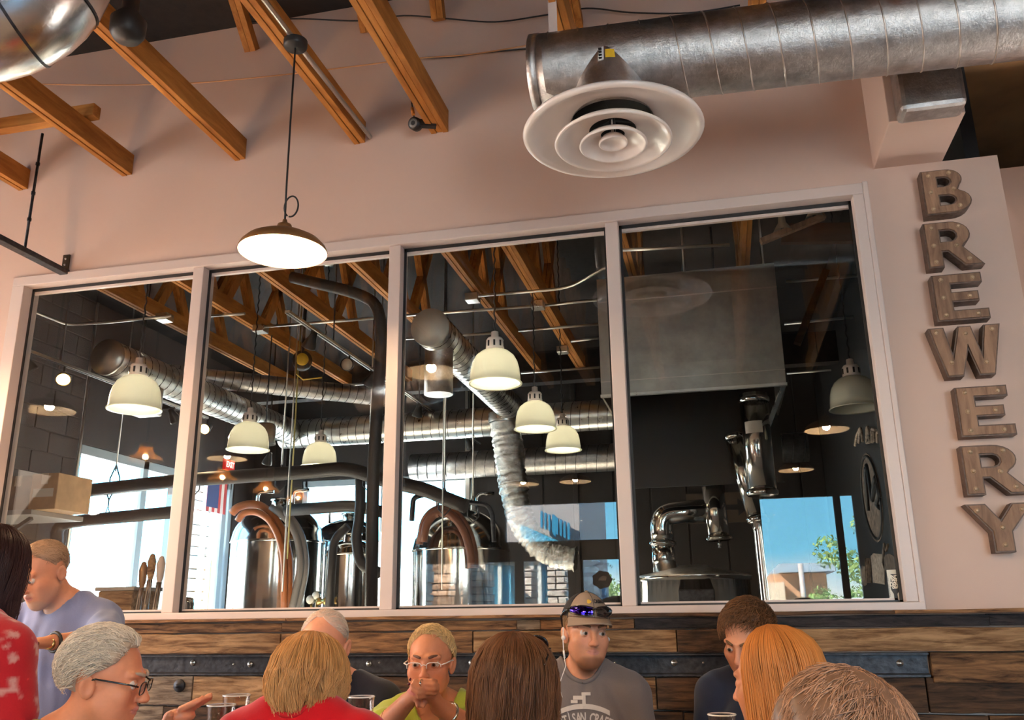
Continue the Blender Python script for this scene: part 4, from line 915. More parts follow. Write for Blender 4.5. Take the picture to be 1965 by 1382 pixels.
# ---------------------------------------------------------------- shelf with boxes on the block wall
sp = uy(100, 984, 2.4); sh = thing('wall_shelf', 'grey shelf slab on the block wall at the left edge', 'shelf', (XL, 2.4, sp[2]))
q = MB(); q.box((XL+.002, 2.15, sp[2]-.04), (sp[0]+.02, 2.75, sp[2])); q.build('board', mat('grey shelf', (.24, .22, .21), .6), sh, bevel=.004)
q = MB(); q.bar((XL+.02, 2.3, sp[2]-.04), (XL+.02, 2.3, sp[2]-.4), .04, .03, (0, 1, 0)); q.bar((XL+.03, 2.3, sp[2]-.38), (sp[0]-.1, 2.3, sp[2]-.05), .03, .03, (0, 1, 0)); q.build('bracket', M['channel'], sh)
card = mat('cardboard', (.40, .25, .14), .8, vary=.15, bscale=12); card2 = mat('dark cardboard', (.17, .095, .06), .8, vary=.3, bscale=12)
def carton(x0, x1, h, y0, y1, m, label):
    z = sp[2]+.001; t = thing('cardboard_box', label, 'box', ((x0+x1)/2, y0, z), 'boxes on the shelf')
    q = MB(); q.box((x0, y0, z), (x1, y1, z+h)); q.build('carton', m, t, bevel=.006)
    q = MB(); q.box(((x0+x1)/2-.03, y0-.002, z+h*.7), ((x0+x1)/2+.03, y0, z+h)); q.build('tape', mat('pale tape', (.55, .45, .34), .4), t); return t
bx0, bx1 = uy(57, 950, 2.2)[0], uy(108, 950, 2.2)[0]; hh = uy(80, 909, 2.2)[2]-sp[2]
t = carton(bx0, bx1, hh, 2.2, 2.6, card, 'tan cardboard box with a pale label, right on the shelf')
q = MB(); z = sp[2]; q.box((bx0+.03, 2.197, z+hh*.35), (bx1-.03, 2.199, z+hh*.58)); q.build('label', mat('pale paper', (.58, .54, .48), .8), t)
carton(bx0-.02-(bx1-bx0), bx0-.02, hh*.98, 2.22, 2.6, card2, 'dark brown box at the left end of the shelf')

# bar items behind the first and second panes
ctr = MB(); ctr.box((-4.6, .7, 0), (-2.9, 1.15, 1.06)); o = ctr.build('tap_counter', M['plank_dark'], bevel=.01); tag(o, 'dark counter carrying the beer taps behind the window', 'counter')
def ontop(px, Y): return uy(px, 1170, Y)
p = uy(245, 1100, .9); t = thing('wood_crate', 'brown wooden crate with a pale rim behind the first pane', 'crate', (p[0], .9, 1.061))
q = MB(); q.box((p[0]-.11, .8, 1.061), (p[0]+.12, 1.05, 1.47)); q.build('body', M['plank_tan'], t, bevel=.01)
q = MB(); q.box((p[0]-.125, .79, 1.47), (p[0]+.135, 1.06, 1.49)); q.build('rim', M['galv_b'], t)
for k, (px, h, w) in enumerate([(268, .56, 'left'), (283, .62, 'middle'), (301, .60, 'right')]):
    p = uy(px, 1130, .78); t = thing('beer_tap', 'slim beer tap handle behind the first pane, %s one' % w, 'tap', (p[0], .78, 1.061), 'beer taps')
    q = MB(); q.tube([(p[0]-.02, .78, 1.061), (p[0]+.01, .78, 1.061+h*.75)], .016, 10); q.build('column', M['steel'], t)
    q = MB(); q.lathe([(.008, 0), (.02, .05), (.024, .12), (.012, .16), (0, .165)], (p[0]+.012, .78, 1.061+h*.72), 12); q.build('handle', [M['bronze'], M['plank_tan'], M['frame']][k], t)
p = uy(350, 1140, .8); t = thing('tap_tower', 'stainless cylindrical tap tower with a leaning handle right of the first mullion', 'tap', (p[0], .8, 1.061))
q = MB(); q.lathe([(.07, 0), (.07, .33), (.06, .36), (0, .37)], (p[0], .8, 1.061), 28); q.build('tower', M['steel'], t)
q = MB(); q.tube([(p[0]-.02, .74, 1.40), (p[0]+.05, .72, 1.55)], .02, 10); q.build('handle', M['plank_dark'], t)
# wall mural on the chalkboard wall
mu_ = thing('wall_art', 'chalk mural of lettering, an oval emblem and jars on the black wall', 'mural', (XR, 3.5, 2.0))
def mural_poly(name, px, m, dx=.003):
    P = [ux(x, y, XR-dx) for x, y in px]; q = MB(); q.prism(P, (0, 0, 0), (-.002, 0, 0)); return q.build(name, m, mu_, fix=True)
def oval_px(cx, cy, rx, ry, tilt, n=20): return [(cx+rx*math.cos(2*PI*i/n)+tilt*math.sin(2*PI*i/n)*ry, cy+ry*math.sin(2*PI*i/n)) for i in range(n)]
mural_poly('oval_emblem', oval_px(1673, 955, 19, 86, .13), M['chalk_d'])
def stroke(name, px, w, m, dx=.007):
    P = [ux(x, y, XR-dx) for x, y in px]; q = MB(); q.tube(bend(P, .1, 3), w, 6); q.build(name, m, mu_)
stroke('oval_line', oval_px(1673, 955, 17, 80, .13)+[oval_px(1673, 955, 17, 80, .13)[0]], .012, M['chalkwall'])
for s_ in ([(1668, 980), (1661, 900), (1664, 890), (1676, 970), (1677, 925), (1681, 915)], [(1675, 960), (1684, 925), (1688, 950), (1682, 970), (1690, 975)]): stroke('script_line', s_, .020, M['chalkwall'], .009)
for s_ in ([(1641, 855), (1644, 835), (1650, 822)], [(1648, 850), (1651, 815), (1656, 848)], [(1663, 850), (1664, 815), (1669, 830), (1665, 833), (1671, 848), (1663, 850)], [(1674, 850), (1673, 822)], [(1678, 848), (1677, 826)], [(1674, 824), (1681, 826)], [(1684, 850), (1683, 828), (1687, 830)]): stroke('chalk_letter', s_, .012, M['chalk'])
mural_poly('jar_drawing', [(1671, 1068), (1676, 1062), (1692, 1064), (1697, 1072), (1698, 1122), (1676, 1118)], M['chalk'])
mural_poly('hop_drawing', oval_px(1658, 1105, 7, 20, .1, 12), M['chalk_d'])
mural_poly('mug_drawing', oval_px(1708, 1083, 14, 20, .1, 12), M['chalk_d'])
for k in range(4): stroke('sketch_line', [(1661+3*k, 1072), (1662+3*k, 1118)], .008, M['chalk_d'])
stroke('sketch_line', [(1694, 1080), (1697, 1040), (1700, 1060), (1704, 1045)], .010, M['chalk_d'])
q = MB(); p0, p1 = uy(1400, 945, YF-.04), uy(1432, 1002, YF-.04); q.box((p0[0]-.5, YF-.05, p1[2]), (p1[0]+.2, YF-.03, p0[2])); o = q.build('arrow_sign', mat('dim brown sign', (.07, .045, .03), .7)); tag(o, 'dim brown arrow sign on the far wall behind the stack', 'sign')
ac = (p0+p1)/2; q = MB(); q.prism([(ac[0]-.3, YF-.052, ac[2]-.03), (ac[0], YF-.052, ac[2]-.03), (ac[0], YF-.052, ac[2]-.1), (ac[0]+.14, YF-.052, ac[2]), (ac[0], YF-.052, ac[2]+.1), (ac[0], YF-.052, ac[2]+.03), (ac[0]-.3, YF-.052, ac[2]+.03)], (0, 0, 0), (0, -.004, 0)); q.build('arrow', M['black'], o, fix=True)

# window sticker
sk = thing('window_sticker', 'white window sticker with a black bottle shape at the lower right corner', 'sticker', uy(1722, 1125, .056))
def stk(px, py): return uy(px, py, .056)
q = MB(); q.prism([stk(1701, 1094), stk(1729, 1093), stk(1738, 1156), stk(1708, 1157)], (0, 0, 0), (0, -.001, 0)); q.build('paper', mat('white vinyl', (.62, .60, .52), .5), sk, fix=True)
q = MB(); q.prism([stk(x, y) for x, y in [(1709, 1102), (1724, 1102), (1727, 1125), (1727, 1131), (1722, 1140), (1724, 1153), (1717, 1153), (1715, 1140), (1710, 1132), (1709, 1126)]], (0, -.0012, 0), (0, -.002, 0)); q.build('bottle_print', M['black'], sk, fix=True)
def place_text(s, center, size, M_, parent, m, name, sx=1., bold=0., ext=.0004):
    vs, fs = text_mesh(s, size, sx, ext, bold=bold); q = MB(); q.add([center+M_ @ np.array(v) for v in vs], fs); return q.build(name, m, parent)
MZ = np.array([[1, 0, 0], [0, 0, -1], [0, 1, 0]], float)   # text in the xz plane facing -y
for s, px, py in (('INDE', 1717.5, 1108), ('PEN', 1717.5, 1115), ('DENT', 1718, 1122), ('CRAFT', 1718.5, 1128)):
    place_text(s, stk(px, py)+np.array([0, -.0024, 0]), .021 if s != 'CRAFT' else .012, MZ, sk, M['white_in'], 'lettering', .72, .0006)
vs, fs = text_mesh('INDEPENDENT CRAFT', .008, 1, .0003); a = stk(1705.5, 1126)+np.array([0, -.0012, 0]); q = MB(); q.add([a+np.array([-v[1], -v[2], v[0]]) for v in vs], fs); q.build('lettering', M['channel'], sk)
# ================================================================ what the window panes reflect: the glazed front of the dining room and the street beyond
def mp(px, py, Y): p = uy(px, py, Y); return np.array([p[0], -p[1], p[2]])
xa = mp(965, 1000, 7.6)[0]; zt_ = mp(1080, 1050, 7.6)[2]; zt2 = mp(1080, 1036, 7.6)[2]
b = MB(); b.box((-4.25, BY-.1, zt_), (xa, BY, 2.73)); struct('wall_front_panel', b, M['darkwall'])
bronze = mat('dark bronze storefront', (.05, .036, .03), .45)
sf = sgroup('window_4'); sf['label'] = 'dark bronze glazed front of the dining room behind the camera'
def sbar(name, x0, x1, z0, z1): q = MB(); q.box((x0, BY-.08, z0), (x1, BY-.01, z1)); q.build(name, bronze, sf, bevel=.004)
sbar('transom', -4.25, -1.15, zt_-.16, zt2)
for px, w in ((872, .03), (992, .06), (1101, .10)): x = mp(px, 1100, 7.6)[0]; sbar('mullion', x-w, x+w, .08, zt_)
sbar('mullion', -4.25, -4.19, .08, zt_); sbar('mullion', -1.21, -1.15, .08, 2.72)
for x0, x1, z0, z1 in ((-4.25, -1.15, .1, zt_-.1), (xa, -1.15, zt2, 2.72), (.5, 1.66, .95, 2.68)):
    q = MB(); q.box((x0, BY-.05, z0), (x1, BY-.044, z1)); q.build('pane', M['glass'], sf)
x = mp(1617, 1050, 7.6)[0]
q = MB(); q.box((x-.03, BY-.08, .95), (x+.05, BY-.01, 2.68)); q.box((1.60, BY-.08, .95), (1.66, BY-.01, 2.68)); q.build('mullion', bronze, sf)
c_ = mp(1153, 1112, 7.56); dc = thing('door_decal', 'dark round brewery emblem decal on the glass door', 'decal', c_)
q = MB(); n = 28; q.prism([c_+np.array([(.125+.010*math.cos(7*2*PI*i/n))*math.cos(2*PI*i/n), 0, (.11+.008*math.cos(7*2*PI*i/n))*math.sin(2*PI*i/n)]) for i in range(n)], (0, 0, 0), (0, .002, 0)); q.build('emblem', mat('dark print', (.08, .05, .04), .7), dc, fix=True)
q = MB(); q.prism([c_+np.array([x, .002, z]) for x, z in ((-.05, -.01), (.05, -.01), (.06, .035), (.02, .05), (-.03, .03))], (0, 0, 0), (0, .002, 0)); q.build('emblem_pale_patch', M['frame'], dc, fix=True)  # pale polygon on the dark print
for word, top in (('Pioneer Hill', 1), ('Brewery', 0)):
    for i, chr_ in enumerate(word):
        f = (i-(len(word)-1)/2); a = f*.13; rr = .20
        vs, fs = text_mesh(chr_, .062, 1, .0005); q = MB(); s_ = 1 if top else -1
        ca_, sa_ = math.cos(a), math.sin(a)
        # lettered to read from the street, so it reads right in the mirror of the window
        q.add([c_+np.array([(rr*sa_+v[0]*ca_+s_*v[1]*sa_), .001, s_*rr*ca_+(-s_*v[0]*sa_*1.0+v[1]*ca_)]) for v in vs], fs); q.build('lettering', bronze, dc)
# ground and buildings outside
b = MB(); b.box((-60, -90, -.14), (60, -7.71, -.06)); b.box((-60, -7.7, -.14), (-6.31, 40, -.06)); b.box((-6.3, 7.0, -.14), (60, 40, -.06)); b.box((5.31, -7.7, -.14), (60, 7, -.06))
struct('ground', b, mat('pale concrete paving', (.55, .50, .44), .8, vary=.1, bscale=1.5))
stone = wood('ledge stone', (.30, .15, .09), (.62, .44, .32), 'x', 20, .85, .5, .45, 3.); stone_w = wood('pale ledge stone', (.48, .38, .32), (.82, .74, .66), 'x', 20, .85, .5, .25, 3.)
def stone_pier(label, x0, x1, y0, y1, z1, m, sx=.38, sz=.13, zmin=1.2, seed=1):
    t = thing('stone_pier', label, 'pier', ((x0+x1)/2, (y0+y1)/2, -.06), 'stone piers outside'); R = random.Random(seed)
    q = MB(); q.box((x0+.03, y0+.03, -.06), (x1-.03, y1-.03, z1)); q.build('core', mat('pier mortar', (.10, .07, .055), .9), t)
    z = zmin
    while z < z1-.02:
        h = sz*R.uniform(.7, 1.3)
        for ax in (0, 1):
            u = x0 if ax == 0 else y0; ue = x1 if ax == 0 else y1
            while u < ue-.04:
                w = sx*R.uniform(.6, 1.3); ub = min(u+w, ue); d = R.uniform(-.015, .02)
                q = MB()
                if ax == 0: q.box((u+.010, y1-.05, z+.010), (ub-.010, y1+d, min(z+h, z1)-.010))
                else: q.box((x1-.05, u+.006, z+.006), (x1+d, ub-.006, min(z+h, z1)-.006))
                q.build('stone', m, t, bevel=.01); u = ub
        z += h
    return t
Y1 = 10.4
def mx(px, Y): return mp(px, 1120, Y)[0]
stone_pier('brown stone pier outside the glass front, middle one', mx(815, Y1), mx(886, Y1), -Y1-.3, -Y1, mp(850, 1061, Y1)[2], stone, seed=2)
stone_pier('greyer stone pier by the blue doors', mx(893, Y1+.3), mx(928, Y1+.3), -Y1-.85, -Y1-.35, mp(910, 1068, Y1)[2], stone_w, .25, .12, seed=3)
stone_pier('narrow stone pier between the blue doors', mx(1002, Y1+1), mx(1018, Y1+1), -Y1-1.5, -Y1-1, mp(1010, 1090, Y1+1)[2], stone_w, .2, .1, seed=4)
stone_pier('stone pier right of the blue doors', mx(1047, Y1+1), mx(1085, Y1+1), -Y1-1.5, -Y1-1, mp(1060, 1085, Y1+1)[2], stone_w, .25, .1, seed=5)
stone_pier('bright stone pier at the left of the glass front', mx(755, 9), mx(806, 9), -9.5, -9, mp(790, 980, 9)[2], stone_w, .34, .14, seed=6)
eb = thing('shop_building', 'grey stucco shop building with blue slab lettering and blue doors across the street', 'building', (mx(1000, 13), -13, 0))
q = MB(); q.box((mx(640, 13), -17, -.06), (mx(1114, 13), -13, 5.5)); q.build('wall', mat('grey stucco', (.40, .35, .34), .85), eb)
q = MB(); z0, z1 = mp(980, 1072, 12.4)[2], mp(980, 1056, 12.4)[2]; q.box((mx(700, 12.4), -13, z0), (mx(1116, 12.4), -12.4, z1)); q.build('canopy', bronze, eb)
q = MB(); q.box((mx(880, 12.3), -13, z0-.25), (mx(1090, 12.3), -12.9, z0-.01)); q.build('white_band', mat('white soffit', (.8, .76, .7), .7), eb)
blue = mat('blue lettering', (.02, .24, .42), .4); blueg = mat('blue door glass', (.16, .50, .68), .2)
for k in range(8):
    px = 1037+7.4*k; dy = 1.0*(px-1037)*.42; w = 4.0 if k != 3 else 7
    pl = [mp(px, 980+dy-(4 if k == 3 else 0), 12.9), mp(px+w, 982+dy, 12.9), mp(px+w, 1014+dy+(8 if k == 3 else 0), 12.9), mp(px, 1012+dy, 12.9)]
    q = MB(); q.prism(pl, (0, 0, 0), (0, .12, 0)); q.build('sign_letter', blue, eb, fix=True)
q = MB(); q.prism([mp(x_, y_, 12.9) for x_, y_ in ((995, 1005), (1035, 1022), (1090, 1046), (1090, 1054), (1035, 1052), (1000, 1030))], (0, 0, 0), (0, .06, 0)); q.build('blue_band', mat('blue band', (.03, .30, .48), .5), eb, fix=True)
for x0, x1 in ((935, 953), (957, 977), (1020, 1031), (1034, 1045), (1068, 1090)):
    q = MB(); q.box((mx(x0, 12.6), -12.95, .05), (mx(x1, 12.6), -12.6, mp(960, 1085, 12.6)[2])); q.build('blue_door', blueg, eb)
    q = MB(); q.box((mx(x0, 12.5)-.05, -12.6, .05), (mx(x0, 12.5)+.02, -12.5, mp(960, 1080, 12.6)[2])); q.build('door_frame', mat('pale door frame', (.75, .74, .70), .5), eb)
# brick building, pole, pickup and trees seen through the right window
bb = thing('brick_building', 'tan brick building with a flat overhanging roof far down the street', 'building', (mx(1545, 34), -34, 0))
z_ = mp(1545, 1100, 34)[2]
q = MB(); q.box((mx(1480, 34), -42, -.06), (mx(1588, 34), -34, z_)); q.build('wall', mat('tan brick', (.62, .34, .20), .85, vary=.08, bscale=2), bb)
q = MB(); q.box((mx(1496, 34), -43, z_+.02), (mx(1602, 34), -33, z_+.35)); q.build('roof', mat('blue grey roof', (.38, .45, .52), .6), bb)
q = MB(); q.box((mx(1530, 34), -33.95, .2), (mx(1580, 34), -33.9, z_*.55)); q.build('window_band', mat('dark shop glass', (.35, .42, .46), .2), bb)
q = MB(); q.box((mx(1445, 33), -41, -.06), (mx(1505, 33), -32.9, mp(1480, 1118, 33)[2])); q.build('low_wing', mat('cream wing', (.75, .58, .42), .85), bb)
q = MB(); q.tube([(mx(1540, 30), -30, -.06), (mx(1540, 30), -30, mp(1540, 1082, 30)[2])], .09, 8); o = q.build('light_pole', M['frame']); tag(o, 'tall pale light pole before the brick building', 'pole')
tk = thing('pickup_truck', 'white pickup truck parked across the street', 'truck', (mx(1560, 20), -20, -.06))
def tp(u, z): return np.array([mx(1505, 20)+u, -20, z-.06])
q = MB(); q.prism([tp(0, .45), tp(0, .95), tp(.25, 1.05), tp(.75, 1.10), tp(1.15, 1.68), tp(2.05, 1.70), tp(2.3, 1.12), tp(4.1, 1.10), tp(4.15, .5)], (0, 0, 0), (0, -1.8, 0)); q.build('body', mat('white car paint', (.85, .85, .84), .25, coat=.5), tk, bevel=.05, fix=True)
q = MB(); q.prism([tp(.95, 1.15), tp(1.25, 1.60), tp(1.6, 1.61), tp(1.6, 1.13)], (0, .01, 0), (0, 0, 0)); q.prism([tp(1.66, 1.13), tp(1.66, 1.61), tp(2.0, 1.61), tp(2.15, 1.13)], (0, .01, 0), (0, 0, 0)); q.build('window', M['winframe'], tk, fix=True)
for u in (.85, 3.3):
    for y in (.05, -1.75): q = MB(); c = tp(u, .42); q.lathe([(0, -.1), (.38, -.1), (.38, .1), (0, .1)], c+np.array([0, y, 0]), 20, (0, 1, 0)); q.build('wheel', M['black'], tk)
def tree(label, x, y, h, r, n, seed, squash=1.):
    t = thing('street_tree', label, 'tree', (x, y, -.06), 'street trees'); R = random.Random(seed)
    q = MB(); q.tube([(x, y, -.06), (x+.1, y, h*.35), (x-.05, y, h*.7)], [.16, .12, .06], 8); q.build('trunk', M['plank_grey'], t)
    blobs = [(R.gauss(0, .45), R.gauss(0, .45), R.uniform(-.6, .6)) for _ in range(14)]; vs = []; fs = []
    for k in range(n):
        b_ = blobs[R.randrange(14)]; d = np.array([R.gauss(0, 1), R.gauss(0, 1), R.gauss(0, 1)]); d /= np.linalg.norm(d)
        p = np.array([x, y, h*.68])+np.array(b_)*r*np.array([1, 1, squash])+d*r*.42*R.uniform(.7, 1)
        a = np.array([R.gauss(0, 1), R.gauss(0, 1), R.gauss(0, 1)]); a /= np.linalg.norm(a); c = np.cross(a, d); s = R.uniform(.06, .13)*r/1.3
        o = len(vs); vs += [p-a*s, p+c*s*.5, p+a*s, p-c*s*.5]; fs.append((o, o+1, o+2, o+3))
    q = MB(); q.add(vs, fs); o = q.build('crown', mat('leaves', (.30, .42, .13), .6, vary=.4, bscale=3), t); o['kind'] = 'stuff'
tree('leafy tree at the right of the right window', mx(1688, 16), -16, 3.9, .85, 2600, 1); tree('bushy tree low behind the pickup', mx(1600, 26), -26, 2.2, 1.0, 1400, 2, .6)
tree('pale green tree beyond the glass door', mx(1146, 24), -24, 2.6, .8, 1800, 3, 1.2); tree('second tree beyond the glass door', mx(1196, 34), -34, 2.6, .9, 1400, 4, 1.2)
q = MB(); x0 = mx(1157, 15); q.tube([(x0, -15, -.06), (x0, -15, mp(1157, 1128, 15)[2])], .05, 8); o = q.build('sign_post', blue); tag(o, 'slim blue post beyond the glass door', 'post')
cp_ = thing('parked_car', 'blue parked car beyond the glass door', 'car', (mx(1150, 17), -17, -.06)); cx_ = mx(1136, 17)
def cpt(u, z): return np.array([cx_+u, -17, z-.06])
q = MB(); q.prism([cpt(0, .4), cpt(0, .85), cpt(.6, .95), cpt(1.1, 1.4), cpt(2.3, 1.42), cpt(2.9, 1.0), cpt(3.3, .9), cpt(3.3, .4)], (0, 0, 0), (0, -1.7, 0)); q.build('body', mat('blue car paint', (.08, .35, .6), .25, coat=.5), cp_, bevel=.06, fix=True)
for u in (.6, 2.6):
    for y in (.03, -1.68): q = MB(); q.lathe([(0, -.1), (.33, -.1), (.33, .1), (0, .1)], cpt(u, .36)+np.array([0, y, 0]), 18, (0, 1, 0)); q.build('wheel', M['black'], cp_)
# dining chairs near the back windows (their rounded tops show in the panes)
def bchair(x, y, label, w=.42, top=1.36):
    t = thing('high_back_chair', label, 'chair', (x, y, 0), 'chairs by the back windows')
    q = MB(); pl = [(x-w/2, y, .55), (x+w/2, y, .55)]+[(x+w/2*math.cos(a), y, top-.16+.16*math.sin(a)) for a in np.linspace(0, PI, 12)]; q.prism(pl, (0, -.02, 0), (0, .03, 0)); q.build('backrest', M['black'], t, fix=True)
    q = MB(); q.box((x-w/2, y-.42, .43), (x+w/2, y, .49)); q.build('seat', M['black'], t, bevel=.02)
    for sx in (-1, 1):
        for yy in (-.39, -.03): q = MB(); q.tube([(x+sx*(w/2-.04), y+yy, 0), (x+sx*(w/2-.04), y+yy, .44)], .018, 8); q.build('leg', M['black'], t)
p = mp(1545, 1155, 6.3); bchair(p[0], p[1], 'black round topped chair by the right back window', .42, mp(1545, 1146, 6.3)[2])
p = mp(1180, 1155, 5.2); bchair(p[0], p[1], 'black round topped chair by the glass doors', .46, mp(1180, 1143, 5.2)[2])
# outside the left brewery windows
stone_pier('bright stone pier outside the left brewery window', -7.6, -7.1, ux(362, 960, -7.2)[1], ux(400, 960, -7.2)[1], 3.4, stone_w, .4, .16, 1.3, 8)
um = ux(392, 1066, -8.7); pu = thing('patio_umbrella', 'red and yellow patio umbrella outside the left windows', 'umbrella', (um[0], um[1], -.06))
q = MB(); n = 8; top = um+np.array([0, 0, .28]); vs = [top]+[um+np.array([.75*math.cos(2*PI*k/n), .75*math.sin(2*PI*k/n), -.12]) for k in range(n)]; q.add(vs, [(0, 1+k, 1+(k+1) % n) for k in range(n)]); q.build('canopy', mat('red canvas', (.70, .10, .07), .8), pu)
q = MB(); q.tube([(um[0], um[1], -.06), top], .03, 10); q.build('pole', M['frame'], pu)
q = MB(); q.lathe([(.3, 0), (.3, .08), (.05, .12)], (um[0], um[1], -.06), 20); q.build('base', M['frame'], pu)
q = MB(); p0, p1 = ux(404, 1075, -6.9), ux(416, 1170, -6.9); q.box((-6.92, p0[1], .9), (-6.88, p1[1], p0[2])); o = q.build('yellow_banner', mat('yellow banner', (.72, .62, .22), .8)); tag(o, 'tall yellow banner outside beside the red umbrella', 'banner')
q = MB(); q.tube([(-6.9, p0[1]-.02, -.06), (-6.9, p0[1]-.02, p0[2]+.05)], .02, 8); q.build('pole', M['frame'], o)
fl = thing('hanging_flag', 'american flag hanging inside the left brewery window', 'flag', ux(415, 918, XL+.12)); f0, f1 = ux(400, 918, XL+.12), ux(432, 988, XL+.12)
w = (f1[1]-f0[1])/7
for k in range(7):
    q = MB(); q.box((XL+.115, f0[1]+k*w+.002, f1[2]), (XL+.121, f0[1]+(k+1)*w-.002, f0[2])); q.build('stripe', mat('flag red', (.45, .04, .04), .8) if k % 2 == 0 else M['frame'], fl)
q = MB(); q.box((XL+.122, f0[1]+.002, f0[2]-.33), (XL+.126, f0[1]+4*w, f0[2])); q.build('canton', mat('flag blue', (.03, .05, .16), .8), fl)
q = MB(); q.tube([(XL+.118, f0[1]-.03, f0[2]), (XL+.118, f1[1]+.03, f0[2])], .01, 8); q.bar((XL, f0[1], f0[2]), (XL+.118, f0[1], f0[2]), .015, .015); q.build('rod', M['conduit'], fl)
p = ux(439, 893, XL+.02); xs = thing('exit_sign', 'small red exit sign above the left windows', 'sign', p)
q = MB(); q.box((XL+.001, p[1]-.11, p[2]-.065), (XL+.04, p[1]+.11, p[2]+.065)); q.build('box', mat('exit sign red', (.4, .02, .02), .5, emit=(1, .03, .02), es=.5), xs)
vs, fs = text_mesh('EXIT', .10, .9, .001, bold=.004); q = MB(); q.add([np.array([XL+.042, p[1]+v[0], p[2]+v[1]]) for v in vs], fs); q.build('lettering', mat('exit letters', (.9, .85, .8), .5, emit=(1, .8, .7), es=.7), xs)
